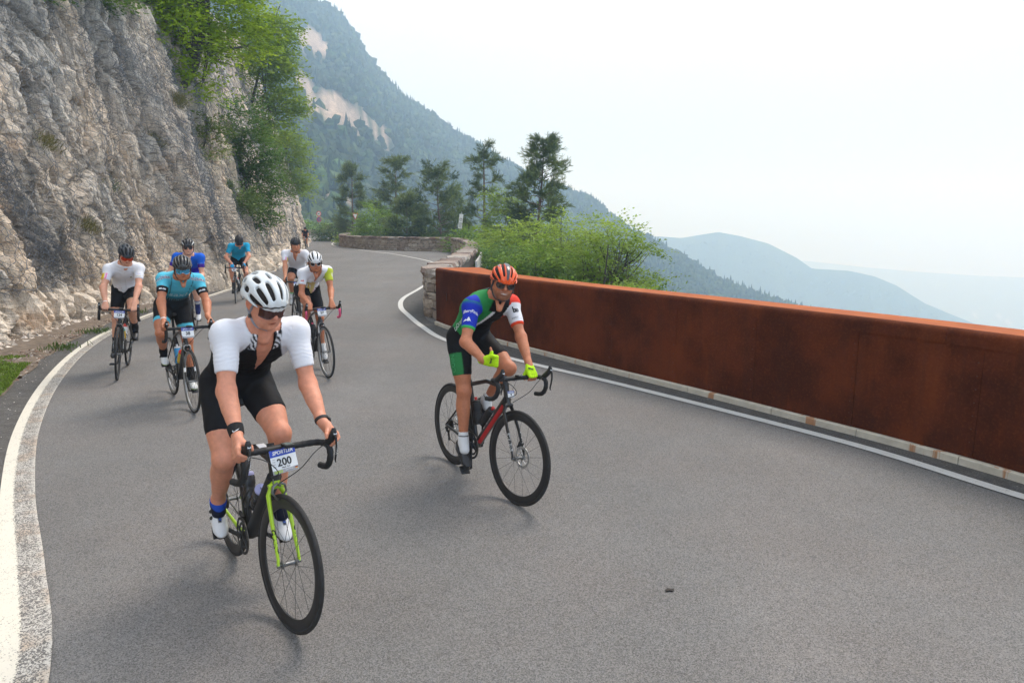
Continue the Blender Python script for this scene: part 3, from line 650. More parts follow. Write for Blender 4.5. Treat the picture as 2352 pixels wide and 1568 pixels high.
# ---------------------------------------------------------------- stone walls
def stone_meshes(n, m, sub=True, seed=0):
    rs = np.random.RandomState(seed); out = []
    base = []
    g = [-1, 0, 1]
    for k in range(n):
        # box with one extra loop per side, pushed in and out
        V = []; idx = {}
        for x in g:
            for y in g:
                for z in g:
                    if x == 0 and y == 0 and z == 0: continue
                    v = np.array([x, y, z], float); e = (abs(v) > 0).sum()
                    v = v*(1.0, 1.06, 0.97, 0.86)[e] if e else v
                    idx[(x, y, z)] = len(V); V.append(v*0.5 + rs.normal(0, 0.035, 3))
        F = []
        for ax in range(3):
            for sgn in (-1, 1):
                o = [a for a in range(3) if a != ax]
                for a in (-1, 0):
                    for b in (-1, 0):
                        q = []
                        for da, db in ((0, 0), (1, 0), (1, 1), (0, 1)):
                            c = [0, 0, 0]; c[ax] = sgn; c[o[0]] = a+da; c[o[1]] = b+db; q.append(idx[tuple(c)])
                        fl = (sgn > 0) != (ax == 1); F.append(q if fl else q[::-1])
        me = mesh_np('stone', np.array(V), np.array(F), m, smooth=False, link=False); me.polygons.foreach_set('use_smooth', np.zeros(len(me.polygons), bool)); out.append(me)
    return out
def stone_mat(name, tones):
    N = NT(name)
    oi = N.t.nodes.new('ShaderNodeObjectInfo'); r = N.attr('rnd', 'Fac')
    cr = N.t.nodes.new('ShaderNodeValToRGB'); cr.color_ramp.interpolation = 'LINEAR'
    while len(cr.color_ramp.elements) < len(tones): cr.color_ramp.elements.new(0.5)
    for e, (p, c) in zip(cr.color_ramp.elements, tones): e.position = p; e.color = (*c, 1)
    g = N.t.nodes.new('ShaderNodeNewGeometry')
    N.L(N.math('FRACT', N.math('ADD', oi.outputs['Random'], g.outputs['Random Per Island'])), cr.inputs[0])
    n = N.noise(9, 7, vec=g.outputs['Position'], rough=0.7); n2 = N.noise(34, 5, vec=g.outputs['Position'], rough=0.7)
    k = N.math('MULTIPLY', N.rng(n, 0.3, 0.7, 0.7, 1.3), N.rng(n2, 0.3, 0.7, 0.75, 1.25))
    sc = N.t.nodes.new('ShaderNodeVectorMath'); sc.operation = 'SCALE'; N.L(cr.outputs[0], sc.inputs[0]); N.L(k, sc.inputs['Scale'])
    c = N.mix(N.rng(n, 0.6, 0.72, 0, 0.5), sc.outputs[0], (0.42, 0.40, 0.36)); N.bump(N.math('ADD', n, n2), 0.6, 0.02); return N.done(c, 0.9, 0.2)
M_STONE = stone_mat('wall_stone', [(0, (0.26, 0.205, 0.16)), (0.35, (0.40, 0.335, 0.27)), (0.6, (0.30, 0.245, 0.20)), (0.8, (0.48, 0.42, 0.35)), (1.0, (0.21, 0.16, 0.125))])
M_CAP = stone_mat('cap_stone', [(0, (0.19, 0.13, 0.105)), (0.3, (0.30, 0.235, 0.20)), (0.55, (0.36, 0.32, 0.28)), (0.75, (0.14, 0.095, 0.08)), (1.0, (0.42, 0.39, 0.36))])
M_MORTAR = mat('mortar', (0.115, 0.10, 0.085), 0.95, var=0.3, scale=20, bump=0.5)
M_WHITE = mat('whitewashed_render', (0.50, 0.49, 0.46), 0.9, var=0.2, scale=6, mottle=((0.2, 0.19, 0.17), 3, 0.55, 0.7))
ST = stone_meshes(12, M_STONE, seed=4); CAPM = stone_meshes(8, M_CAP, seed=9)
def frame_mat(p, t, n, u, sx, sy, sz):
    return Matrix(((t[0]*sx, n[0]*sy, u[0]*sz, p[0]), (t[1]*sx, n[1]*sy, u[1]*sz, p[1]), (t[2]*sx, n[2]*sy, u[2]*sz, p[2]), (0, 0, 0, 1)))
def join_inst(lst):
    """join (mesh, matrix) pieces into arrays"""
    Vs = []; Fs = []; n = 0; cache = {}
    for me, M in lst:
        if me.name not in cache:
            v = np.empty(len(me.vertices)*3, np.float32); me.vertices.foreach_get('co', v); f = np.empty(len(me.polygons)*4, np.int32); me.polygons.foreach_get('vertices', f); cache[me.name] = (v.reshape(-1, 3), f.reshape(-1, 4))
        v, f = cache[me.name]; A = np.array(M); Vs.append(v @ A[:3, :3].T + A[:3, 3]); Fs.append(f+n); n += len(v)
    return np.concatenate(Vs), np.concatenate(Fs)
def stone_wall(name, path, label, thick=0.42, H=0.83, cap=0.17, course=0.155, cell=0.24, detail_to=1e9, both=False, inner_left=True, seed=1, max_parts=300, capw=0.44, cap_thick=0.56, whiten=None, ends=(True, True)):
    rs = random.Random(seed); root = empty(name, (0, 0, 0)); tag(root, label, 'stone wall')
    P, s = path_sample(path, 0.15); Nn, T = normals2(P); L = s[-1]; sg = 1 if inner_left else -1
    def at(si): 
        x = np.interp(si, s, P[:, 0]); y = np.interp(si, s, P[:, 1]); t = np.array([np.interp(si, s, T[:, 0]), np.interp(si, s, T[:, 1]), 0]); t = nrm(t); n = np.array([-t[1], t[0], 0])*sg
        return np.array([x, y, 0.0]), t, n
    # core
    K = len(P); hw = thick/2-0.035; a = P[:, :2]+Nn*hw; b = P[:, :2]-Nn*hw
    V = np.concatenate([np.c_[a, np.full(K, -1.6)], np.c_[a, np.full(K, H)], np.c_[b, np.full(K, H)], np.c_[b, np.full(K, -1.6)]]); i = np.arange(K-1); F = []
    for r0, r1 in ((0, 1), (1, 2), (2, 3)): F.append(np.stack([r0*K+i, r1*K+i, r1*K+i+1, r0*K+i+1], 1))
    F.append(np.array([[0, 3*K, 2*K, K], [K-1, 2*K-1, 3*K-1, 4*K-1]]))
    tag(mesh_np('core', V, np.concatenate(F), M_MORTAR, root))
    pieces = []
    faces = [1] + ([-1] if both else [])
    for fs in faces:
        z = -0.02; ci = 0
        while z < H-0.04:
            hz = min(course*rs.uniform(0.8, 1.3), H-z); si = rs.uniform(-0.2, 0); ci += 1
            while si < L:
                wd = cell*rs.uniform(0.55, 1.6)
                subs = [(z, hz)] if (rs.random() > 0.22 or hz < 0.14) else [(z, hz*0.45), (z+hz*0.47, hz*0.53)]
                for zz, hh in subs:
                    mid = si+wd/2
                    if 0 < mid < L:
                        p, t, n = at(mid); n = n*fs; pr = rs.uniform(0.0, 0.045)
                        c = p + n*(thick/2-0.085+pr) + np.array([0, 0, zz+hh/2+rs.uniform(-.008, .008)])
                        ang = rs.uniform(-0.10, 0.10); t2 = t*math.cos(ang)+np.array([0, 0, 1])*math.sin(ang); u2 = np.cross(t2, n)*(1 if np.cross(t2, n)[2] > 0 else -1)
                        pieces.append((rs.choice(ST), frame_mat(c, t2, n, u2, wd*0.97, 0.19, hh*0.97), mid, fs))
                si += wd
            z += hz
    # end faces
    for e, on in ((0, ends[0]), (L, ends[1])):
        if not on: continue
        p, t, n = at(e); d = -t if e == 0 else t; z = 0
        while z < H-0.04:
            hz = min(course*rs.uniform(0.9, 1.3), H-z); k = -thick/2
            while k < thick/2-0.05:
                wd = min(rs.uniform(0.15, 0.28), thick/2-k); c = p+n*(k+wd/2)+d*(-0.03+rs.uniform(0, .03))+np.array([0, 0, z+hz/2]); pieces.append((rs.choice(ST), frame_mat(c, n, d, np.array([0, 0, 1.]), wd*0.97, 0.2, hz*0.97), 0.0, 1)); k += wd
            z += hz
    caps = []; si = 0
    while si < L-0.05:
        wd = min(capw*rs.uniform(0.7, 1.35), L-si)
        p, t, n = at(si+wd/2); c = p+np.array([0, 0, H+cap/2+rs.uniform(-.012, .012)])+n*rs.uniform(-.02, .03)
        caps.append((rs.choice(CAPM), frame_mat(c, t, n, np.array([0, 0, 1.]), wd*0.99, cap_thick*rs.uniform(0.97, 1.06), cap*rs.uniform(1.0, 1.2)))); si += wd
    pieces.sort(key=lambda q: abs(q[2]) if detail_to < 0 else (q[3] < 0, math.hypot(*(at(q[2])[0][:2]))))
    nb = max(0, min(len(pieces), max_parts))
    for q in pieces[:nb]: inst('stone', q[0], root, q[1])
    if len(pieces) > nb:
        V, F = join_inst([(q[0], q[1]) for q in pieces[nb:]]); o = mesh_np('stone_facing', V, F, M_STONE, root); o['kind'] = 'stuff'
    if max_parts > 0:
        for me, M in caps: inst('cap_stone', me, root, M)
    else:
        V, F = join_inst(caps); o = mesh_np('cap_stones', V, F, M_CAP, root); o['kind'] = 'stuff'
    return root
def joint(u, k): return u
stone_wall('stone_wall', [(-1.10, 13.86), (-1.44, 14.35)] + NEARWALL[2:], 'rubble stone parapet running away from the rust-red steel barrier', both=False, inner_left=True, seed=2, cell=0.26, course=0.16, capw=0.42, H=0.85, thick=0.46, cap_thick=0.58, max_parts=300)
MID_P = MIDWALL
stone_wall('stone_wall', MIDWALL, 'curved rubble parapet across the lay-by in front of the dark pines', both=False, inner_left=True, seed=5, cell=0.34, course=0.18, capw=0.6, H=0.84, thick=0.46, cap_thick=0.6, max_parts=300)
stone_wall('stone_wall', FARWALL, 'farthest stone parapet closing the bend behind the two distant riders', both=False, inner_left=True, seed=8, cell=0.5, course=0.22, capw=0.8, H=0.84, thick=0.46, max_parts=0)
# pale rendered outer side of the near parapet
Pw, sw_ = path_sample([(-1.15, 22), (-1.22, 26), (-1.38, 31), (-1.78, 36), (-2.35, 41), (-3.1, 45.7)], 0.5); Nw, Tw = normals2(Pw); mb = MB()
for i in range(len(Pw)-1):
    for k in range(2):
        a = Pw[i]*(1-k*0.5)+Pw[i+1]*k*0.5; d = nrm([*(Pw[i+1]-Pw[i]), 0]); n = np.array([d[1], -d[0], 0])
        R = np.stack([d, n, [0, 0, 1]], 1); mb.box(np.array([*(a+Pw[i+1]*0), 0.0])*1 + np.array([0, 0, 0.0]) + d*0.12 + np.array([0, 0, -0.1]), (0.105, 0.03, 0.88), R)
tag(mb.build('rendered_outer_face', M_WHITE, None), 'pale ribbed outer face of the near parapet above the trees', 'wall face')
# ---------------------------------------------------------------- weathering steel barrier
BP, bs = path_sample(BARRIER, 0.05); BN, BT = normals2(BP); BN = -BN   # BN: to the valley side
if (BN[len(BN)//2][0]) < 0: BN = -BN
BH = 1.11; BZ0 = 0.072
bar = tag(empty('steel_barrier'), 'rust-red weathering steel parapet curving along the valley side of the road', 'barrier')
def bw(si): return 0.50 + 0.42*math.exp(-((si)/1.6)**1.5)
def bat(si):
    return np.array([np.interp(si, bs, BP[:, 0]), np.interp(si, bs, BP[:, 1])]), nrm([np.interp(si, bs, BN[:, 0]), np.interp(si, bs, BN[:, 1])])
def face_panel(s0, s1, name, prof, m, gap=0.0017, closed=True):
    """sweep a closed profile [(offset to valley, height)] between two stations"""
    n = max(2, int((s1-s0)/0.12)); ss = np.linspace(s0+gap, s1-gap, n+1); R = []
    for s_ in ss:
        p, nn = bat(s_); pr = prof(s_); R.append([[p[0]+nn[0]*o, p[1]+nn[1]*o, z] for o, z in pr])
    R = np.array(R); K = R.shape[1]; i, j = np.meshgrid(np.arange(n), np.arange(K), indexing='ij'); i = i.ravel(); j = j.ravel(); j2 = (j+1) % K
    F = np.stack([i*K+j, i*K+j2, (i+1)*K+j2, (i+1)*K+j], 1)
    caps = []
    for e in (0, n):
        c = len(R.reshape(-1, 3)); 
        for k in range(1, K-1): caps.append([e*K, e*K+k, e*K+k+1] if e == 0 else [e*K, e*K+k+1, e*K+k])
    o = mesh_np(name, R.reshape(-1, 3), [F, np.array(caps)], m, bar); return smooth_by_angle(o, 40)
r_ = 0.055
arc = [(r_-r_*math.sin(a), BH-r_+r_*math.cos(a)) for a in np.linspace(math.pi/2, 0.0, 7)]
arc_in = [(r_-(r_-.008)*math.sin(a), BH-r_+(r_-.008)*math.cos(a)) for a in np.linspace(0.0, math.pi/2, 7)]
front = lambda s_: [(0, BZ0)] + [(0, BH-0.13)] + [(0.008, BH-0.13), (0.008, BZ0)]
nose = lambda s_: [(-0.006, BH-0.135)] + [(o-0.006, z) for o, z in arc] + [(o-0.004, z) for o, z in arc_in] + [(0.003, BH-0.135)]
topf = lambda s_: [(r_-0.004, BH+0.001), (bw(s_), BH-0.012), (bw(s_), BH-0.022), (r_-0.004, BH-0.009)]
back = lambda s_: [(bw(s_)-0.005, BH-0.02), (bw(s_)-0.005, -0.4), (bw(s_)-0.015, -0.4), (bw(s_)-0.015, BH-0.02)]
LB = bs[-1]
js = [0.0, 1.55, 3.05, 4.05, 5.25, 6.35, 7.45, 8.55, 9.6, 10.9, 12.2, 13.6, LB]
for a, b in zip(js[:-1], js[1:]): face_panel(a, b, 'front_panel', front, M_CORTEN_SHADED)
jt = [0.0, 2.3, 4.65, 7.0, 9.3, 11.6, LB]
for a, b in zip(jt[:-1], jt[1:]):
    face_panel(a, b, 'rounded_edge', nose, M_CORTEN_SHADED); face_panel(a, b, 'top_panel', topf, M_CORTEN_LIT); 
face_panel(0, LB, 'back_panel', back, M_CORTEN_SHADED)
# end plate and bolts
p0, n0 = bat(0.0); d0 = -np.array([*BT[0], 0]); mb = MB()
poly = [(0.0, BZ0), (bw(0), BZ0-0.3), (bw(0), BH-0.015)] + [(o, z-0.001) for o, z in arc[::-1]]
mb.extrude(poly, np.array([p0[0], p0[1], 0])+d0*0.004, np.array([n0[0], n0[1], 0]), np.array([0, 0, 1.0]), 0.01); mb.build('end_plate', M_CORTEN_SHADED, bar)
mb = MB()
for sj in js[1:-1]:
    for z in np.arange(0.2, BH-0.17, 0.11):
        p, n = bat(sj-0.035); mb.lathe([p[0], p[1], z], [-n[0], -n[1], 0], [(0, 0.006), (0.004, 0.006), (0.006, 0.0)], 6)
o = mb.build('bolts', mat('rusty_bolt', (0.10, 0.04, 0.025), 0.6, 0.5), bar); o['kind'] = 'stuff'
# slot: dark plate on the face, coloured for the shade inside it
ps, ns = bat(0.62); tdir = np.array([np.interp(0.62, bs, BT[:, 0]), np.interp(0.62, bs, BT[:, 1]), 0]); R = np.stack([nrm(tdir), [ns[0], ns[1], 0], [0, 0, 1]], 1)
mb = MB().box([ps[0]-ns[0]*0.002, ps[1]-ns[1]*0.002, 0.60], (0.022, 0.004, 0.075), R); mb.build('slot', mat('slot_shade', (0.035, 0.008, 0.005), 0.7), bar)
mb = MB()
for dx, dz, hx, hz in ((-.03, 0, .005, .085), (.03, 0, .005, .085), (0, .08, .035, .006), (0, -.08, .035, .006)): mb.box(np.array([ps[0]-ns[0]*0.004, ps[1]-ns[1]*0.004, 0.60+dz])+R[:, 0]*dx, (hx, 0.006, hz), R)
mb.build('slot_frame', M_CORTEN_SHADED, bar)
# concrete kerb under it
kb = tag(empty('kerb'), 'low concrete kerb with rust runs under the steel barrier', 'kerb'); si = 0.0; rk = random.Random(3)
while si < LB-0.1:
    ln = min(rk.uniform(0.8, 1.2), LB-si); n = 8; mbk = []
    for s_ in np.linspace(si+0.004, si+ln-0.004, n+1):
        p, nn = bat(s_); mbk.append([[p[0]+nn[0]*o, p[1]+nn[1]*o, z] for o, z in ((-0.048, -0.05), (-0.042, 0.060), (-0.03, 0.068), (0.06, 0.070), (0.06, -0.05))])
    Rk = np.array(mbk); K = 5; i, j = np.meshgrid(np.arange(n), np.arange(K), indexing='ij'); i = i.ravel(); j = j.ravel(); j2 = (j+1) % K
    mesh_np('kerb_stone', Rk.reshape(-1, 3), [np.stack([i*K+j, i*K+j2, (i+1)*K+j2, (i+1)*K+j], 1), np.array([[0, 1, 2], [0, 2, 3], [0, 3, 4], [n*K, n*K+2, n*K+1], [n*K, n*K+3, n*K+2], [n*K, n*K+4, n*K+3]])], M_CONC, kb); si += ln
# ---------------------------------------------------------------- vegetation
LEAFGAIN = 1.42
def leaf_mat(name, trans=0.35):
    m = bpy.data.materials.new(name); m.use_nodes = True; t = m.node_tree; b = t.nodes['Principled BSDF']; b.inputs['Roughness'].default_value = 0.6; b.inputs['Specular IOR Level'].default_value = 0.25
    a = t.nodes.new('ShaderNodeVertexColor'); a.layer_name = 'col'; t.links.new(a.outputs[0], b.inputs['Base Color'])
    tr = t.nodes.new('ShaderNodeBsdfTranslucent'); t.links.new(a.outputs[0], tr.inputs[0]); mxs = t.nodes.new('ShaderNodeMixShader'); mxs.inputs[0].default_value = trans
    t.links.new(b.outputs[0], mxs.inputs[1]); t.links.new(tr.outputs[0], mxs.inputs[2]); t.links.new(mxs.outputs[0], t.nodes['Material Output'].inputs['Surface']); return m
M_LEAF = leaf_mat('broad_leaves', .45); M_NEED = leaf_mat('needles', 0.15); M_GRASS = leaf_mat('grass_blades', 0.3)
M_BARK = mat('bark', (0.085, 0.07, 0.058), 0.95, var=0.35, scale=12, bump=0.8, bscale=30)
M_PBARK = mat('pine_bark', (0.14, 0.095, 0.07), 0.95, var=0.35, scale=12, bump=0.8, bscale=30)
def rot_batch(n, rs, tilt=0.5):
    """n random frames with z mostly up"""
    z = rs.normal(0, tilt, (n, 3)); z[:, 2] = 1; z /= np.linalg.norm(z, axis=1)[:, None]; a = rs.rand(n)*2*np.pi
    x = np.stack([np.cos(a), np.sin(a), a*0], 1); x -= z*(x*z).sum(1)[:, None]; x /= np.linalg.norm(x, axis=1)[:, None]; return x, np.cross(z, x), z
def spray(kind, rs, ls):
    """a twig with leaves in its own frame; returns quads (n,4,3)"""
    Q = []
    if kind == 'broad':
        n = 15
        for k in range(n):
            t = (k+0.5)/n; c = np.array([t*7.5*ls, 0, -0.9*ls*t*t*1.6]); sd = 1 if k % 2 else -1; L = ls*rs.uniform(.8, 1.3); wd = L*0.33
            if rs.rand() < 0.35: c = c + np.array([0, sd*ls*rs.uniform(.8, 2.2), ls*rs.uniform(-.5, .6)])
            a = sd*rs.uniform(0.5, 1.1); d = np.array([math.cos(a), math.sin(a), rs.uniform(-.5, .25)]); d /= np.linalg.norm(d)
            s = np.cross(d, [rs.normal(0, .35), rs.normal(0, .35), 1]); s /= np.linalg.norm(s)
            Q.append([c, c+d*L*0.45+s*wd, c+d*L, c+d*L*0.45-s*wd])
    else:
        n = 16
        for k in range(n):
            d = rs.normal(0, 0.62, 3); d[0] = abs(d[0])+0.55; d[2] += 0.35; d /= np.linalg.norm(d); c = np.array([rs.rand()*2.2*ls, 0, 0]); L = ls*rs.uniform(.8, 1.25)
            s = np.cross(d, rs.normal(size=3)); s /= np.linalg.norm(s); Q.append([c-s*ls*.06, c+s*ls*.06, c+d*L+s*ls*.035, c+d*L-s*ls*.035])
    return np.array(Q)
def limb_pts(a, b, rs, bend=0.1, n=6):
    a = np.array(a, float); b = np.array(b, float); L = np.linalg.norm(b-a); t = np.linspace(0, 1, n)[:, None]
    off = rs.normal(0, bend*L, 3); off2 = rs.normal(0, bend*L*.5, 3); return a*(1-t)+b*t + off*np.sin(np.pi*t)*1.0 + off2*np.sin(2*np.pi*t)
def crown_mesh(name, centres, dirs, sizes, kind, ls, rs, c0, c1, tilt=0.35, nvar=10):
    c0 = np.array(c0)*LEAFGAIN; c1 = np.array(c1)*LEAFGAIN
    """scatter sprays; colours vary from clump to clump"""
    n = len(centres); var = [spray(kind, rs, ls) for _ in range(nvar)]; which = rs.randint(0, nvar, n)
    x, y, z = rot_batch(n, rs, tilt)
    if dirs is not None:
        d = dirs + rs.normal(0, 0.45, dirs.shape); z = z; x = d - z*(d*z).sum(1)[:, None]; x /= np.linalg.norm(x, axis=1)[:, None]+1e-9; x = x + z*0.12; x /= np.linalg.norm(x, axis=1)[:, None]; y = np.cross(z, x)
    V = []; C = []
    cn = fbm(centres*1.1+7, 2)[:, None]
    for k in range(nvar):
        i = np.where(which == k)[0]
        if not len(i): continue
        q = var[k]; s = sizes[i][:, None, None, None]
        v = centres[i][:, None, None, :] + s*(q[None, ..., 0:1]*x[i][:, None, None, :] + q[None, ..., 1:2]*y[i][:, None, None, :] + q[None, ..., 2:3]*z[i][:, None, None, :])
        V.append(v.reshape(-1, 3)); m = np.clip(0.5+0.75*cn[i]+rs.normal(0, .22, (len(i), 1)), 0, 1)
        c = np.array(c0)*(1-m)+np.array(c1)*m; c = np.repeat(c, len(q)*4, 0)*np.repeat(rs.uniform(.78, 1.22, (len(i)*len(q), 1)), 4, 0); C.append(c)
    V = np.concatenate(V); C = np.concatenate(C); F = np.arange(len(V)).reshape(-1, 4); return V, F, np.clip(C, 0, 1)
GREEN_A = ((0.060, 0.118, 0.012), (0.150, 0.235, 0.026)); GREEN_B = ((0.095, 0.155, 0.018), (0.23, 0.31, 0.045)); PINE_C = ((0.036, 0.060, 0.018), (0.135, 0.170, 0.045))
def broad_tree(name, label, loc, h, blobs, nspray=700, ls=0.09, cols=GREEN_A, seed=1, trunk=0.09, lean=(0, 0), cat='tree', group=None, rz=0.0, hollow=0.45, stems=1, root_dir=None, tilt=0.35):
    """blobs: (x, y, z, rx, ry, rz) crown masses relative to the root"""
    ls = ls*1.3; nspray = int(nspray*1.45); rs = np.random.RandomState(seed); root = empty(name, loc, rz); tag(root, label, cat, group)
    B = np.array(blobs, float); vol = (B[:, 3]*B[:, 4]*B[:, 5])**0.75; cnt = np.maximum(3, (nspray*vol/vol.sum()).astype(int)); P = []; Dr = []
    for b, c in zip(B, cnt):
        d = rs.normal(size=(c, 3)); d /= np.linalg.norm(d, axis=1)[:, None]; r = hollow+(1-hollow)*rs.rand(c)**0.6; r *= 1+0.28*noise3(d*2.2+b[:3])
        p = b[:3]+d*r[:, None]*b[3:6]; P.append(p); e = d.copy(); e[:, 2] *= 0.3; Dr.append(e)
    P = np.concatenate(P); Dr = np.concatenate(Dr)
    keep = fbm(P*1.5+seed, 3) > -0.6; P = P[keep]; Dr = Dr[keep]
    V, F, C = crown_mesh(name, P, Dr, rs.uniform(.75, 1.25, len(P)), 'broad', ls, rs, *cols, tilt=tilt)
    o = mesh_np('crown', V, F, M_LEAF, root, col=C)
    mb = MB(); top = np.array([lean[0], lean[1], h*0.72])
    for s_ in range(stems):
        tp = limb_pts([rs.normal(0, .05)*stems, rs.normal(0, .05)*stems, -0.3], top+(rs.normal(0, .12*h, 3)*[1, 1, .3] if stems > 1 else 0), rs, 0.05, 9); mb.tube(tp, np.linspace(trunk, trunk*0.3, 9), 7)
        for b in B:
            k = rs.randint(2, 7); a = tp[k]; nb = 3 if len(B) > 3 else 5
            for _ in range(nb):
                e = b[:3]+rs.normal(0, .38, 3)*b[3:6]; q = limb_pts(a, e, rs, 0.08, 6); mb.tube(q, np.linspace(trunk*0.45, trunk*0.1, 6), 5, cap=False)
                for _2 in range(2):
                    kk = rs.randint(2, 5); e2 = q[kk]+rs.normal(0, .4, 3)*b[3:6]; mb.tube(limb_pts(q[kk], e2, rs, .1, 4), np.linspace(trunk*0.18, trunk*.06, 4), 4, cap=False)
    mb.build('trunk', M_BARK, root, smooth=True); return root
def pine_tree(name, label, loc, h, width, seed=1, z0=0.12, n=30, taper=1.0, clump=1.0, group=None, ls=0.16, cols=PINE_C, lean=0.0, tuft=26, gaps=0.0):
    ls = ls*1.12; tuft = int(tuft*1.5); rs = np.random.RandomState(seed); root = empty(name, loc); tag(root, label, 'pine tree', group); mb = MB()
    tp = limb_pts([0, 0, -0.5], [lean*h, rs.normal(0, .02)*h, h], rs, 0.02, 12); tr = 0.028*h*0.6; mb.tube(tp, np.linspace(tr, tr*0.12, 12), 7); P = []; D = []
    for k in range(n):
        t = z0+(1-z0)*(k+rs.rand()*0.8)/n; 
        if rs.rand() < gaps: continue
        c = np.array([np.interp(t, np.linspace(0, 1, 12), tp[:, j]) for j in range(3)]); a = k*2.4+rs.normal(0, .4)
        L = width*(1.08-t)**(0.62*taper)*rs.uniform(0.5, 1.15); up = rs.uniform(0.02, 0.35)+0.4*t**3
        e = c+np.array([math.cos(a)*L, math.sin(a)*L, L*up]); q = limb_pts(c, e, rs, .07, 6); mb.tube(q, np.linspace(tr*0.36*(1.1-t)+.006, .005, 6), 5, cap=False)
        m = max(5, int(tuft*(0.4+L/width))); u = 0.32+0.68*rs.rand(m)**0.7; pts = np.stack([np.interp(u, np.linspace(0, 1, 6), q[:, j]) for j in range(3)], 1)
        spread = np.array([.20, .20, .10])*L*clump*0.8; pts = pts+rs.normal(size=(m, 3))*spread*np.clip(u, .3, 1)[:, None]+[0, 0, .04*L]; P.append(pts); dd = pts-c; D.append(dd/ (np.linalg.norm(dd, axis=1)[:, None]+1e-6))
    P.append(tp[-1]+np.clip(rs.normal(size=(60, 3)), -1.3, 1.3)*[.12*width, .12*width, .035*h]-[0, 0, .05*h]); D.append(np.tile([0, 0, 1.0], (60, 1))+rs.normal(0, .5, (60, 3)))
    P = np.concatenate(P); D = np.concatenate(D)
    V, F, C = crown_mesh(name, P, D, rs.uniform(.8, 1.3, len(P)), 'needle', ls, rs, *cols, tilt=0.6); mesh_np('crown', V, F, M_NEED, root, col=C)
    mb.build('trunk', M_PBARK, root, smooth=True); return root
def gpos(px, d, z=None):
    """stand a plant d metres up the road below picture column px of the 2352 px photograph"""
    x = (px-1176)/1568*d*1.0; y = d*0.985
    return (x, y, ground_z(x, y) if z is None else z)
# pines behind the far curved parapet
pine_tree('pine_tree', 'dark pine with an upright trunk standing left of the others, behind the curved parapet', gpos(822, 80, -2.2), 10.6, 2.6, 11, z0=.16, n=42, ls=.24, tuft=24, clump=1.1)
pine_tree('pine_tree', 'bare-necked pine whose top stands above the light green bush behind the parapet', gpos(926, 70, -2.5), 10.7, 2.7, 12, z0=.2, n=36, ls=.22, tuft=24, lean=-.02, taper=.7, clump=1.2, gaps=.12)
pine_tree('pine_tree', 'bushy dark pine between the bare-necked pine and the white signboard', gpos(1012, 62, -2.6), 9.2, 3.3, 13, z0=.14, n=40, ls=.2, tuft=26, taper=.8, clump=1.2)
pine_tree('pine_tree', 'low dense pine filling the middle of the group behind the parapet', gpos(938, 60, -2.6), 6.6, 2.6, 14, z0=.08, n=36, ls=.2, tuft=28, clump=1.4)
pine_tree('pine_tree', 'small bushy pine just left of the white signboard', gpos(1040, 66, -2.6), 7.6, 2.4, 18, z0=.12, n=30, ls=.2, tuft=26, clump=1.3)
pine_tree('pine_tree', 'tall thin sparse pine with a tufted tip right of the white signboard', gpos(1110, 52, -4.5), 11.9, 1.75, 15, z0=.3, n=30, ls=.19, tuft=20, taper=.8, lean=.012, gaps=.15, clump=1.1)
pine_tree('pine_tree', 'tallest pine, broad and dark against the white sky above the steel barrier', gpos(1243, 42, -4.6), 11.4, 2.3, 16, z0=.22, n=74, ls=.17, tuft=26, taper=.9, lean=.006, gaps=.04, clump=1.3)
# broad-leaved trees and bushes on the valley side
bt = lambda *a, **k: broad_tree(*a, **k)
bt('broadleaf_tree', 'rounded light green tree between the dark pines behind the parapet', gpos(880, 64, -2.4), 6.2, [(0, 0, 3.6, 1.6, 1.6, 2.6), (-.9, 0, 2.2, 1.4, 1.3, 1.7), (.7, .3, 1.9, 1.2, 1.2, 1.6)], 620, .14, GREEN_A, 21)
bt('broadleaf_tree', 'dark green bushy tree at the foot of the leftmost pine', gpos(782, 84, -3), 6.0, [(0, 0, 3.2, 2.0, 2.0, 2.0), (1.6, 0, 2.3, 1.6, 1.6, 1.5)], 450, .17, ((.04, .075, .02), (.09, .14, .035)), 22)
bt('broadleaf_tree', 'feathery light green tree between the thin pine and the tallest pine', gpos(1160, 44, -4), 8.6, [(0, 0, 7.3, .8, .8, 1.0), (.3, 0, 5.8, 1.2, 1.1, 1.1), (-.5, .2, 4.4, 1.5, 1.3, 1.3), (.5, 0, 3.0, 1.6, 1.4, 1.4)], 720, .11, GREEN_B, 23, stems=2, trunk=.06)
bt('broadleaf_tree', 'bright green tree spreading above the far end of the steel barrier', gpos(1210, 31, -3.2), 6.3, [(-.8, 0, 4.1, 1.3, 1.2, .9), (.6, 0, 4.4, 1.4, 1.2, .95), (0, 0, 2.9, 1.9, 1.5, 1.3), (1.4, .3, 3.2, 1.2, 1.1, 1.0)], 700, .085, GREEN_B, 24, stems=3, trunk=.05)
bt('broadleaf_tree', 'wide light green tree with fine bare twigs left of the dark leaning branch', gpos(1330, 27, -3.3), 6.8, [(-.4, 0, 4.9, 1.1, 1.1, .8), (.8, 0, 4.3, 1.1, 1, .8), (-1.2, 0, 4.0, 1.1, 1, .8), (0, 0, 3.2, 1.7, 1.3, 1.1), (1, .2, 2.7, 1.2, 1.1, 1)], 640, .075, GREEN_B, 25, stems=3, trunk=.05)
bt('broadleaf_tree', 'open light green tree with a dark leaning branch above the middle of the barrier', gpos(1398, 22, -3.05), 6.3, [(.05, 0, 4.65, .8, .8, .5), (.85, 0, 4.2, .55, .6, .35), (-.75, 0, 4.1, .55, .6, .4), (-.2, 0, 3.5, .9, .8, .5), (.95, .1, 3.2, .7, .7, .35), (.3, 0, 2.8, .95, .9, .5), (-.7, 0, 2.9, .7, .7, .5)], 560, .068, GREEN_B, 26, stems=3, trunk=.055, hollow=.2)
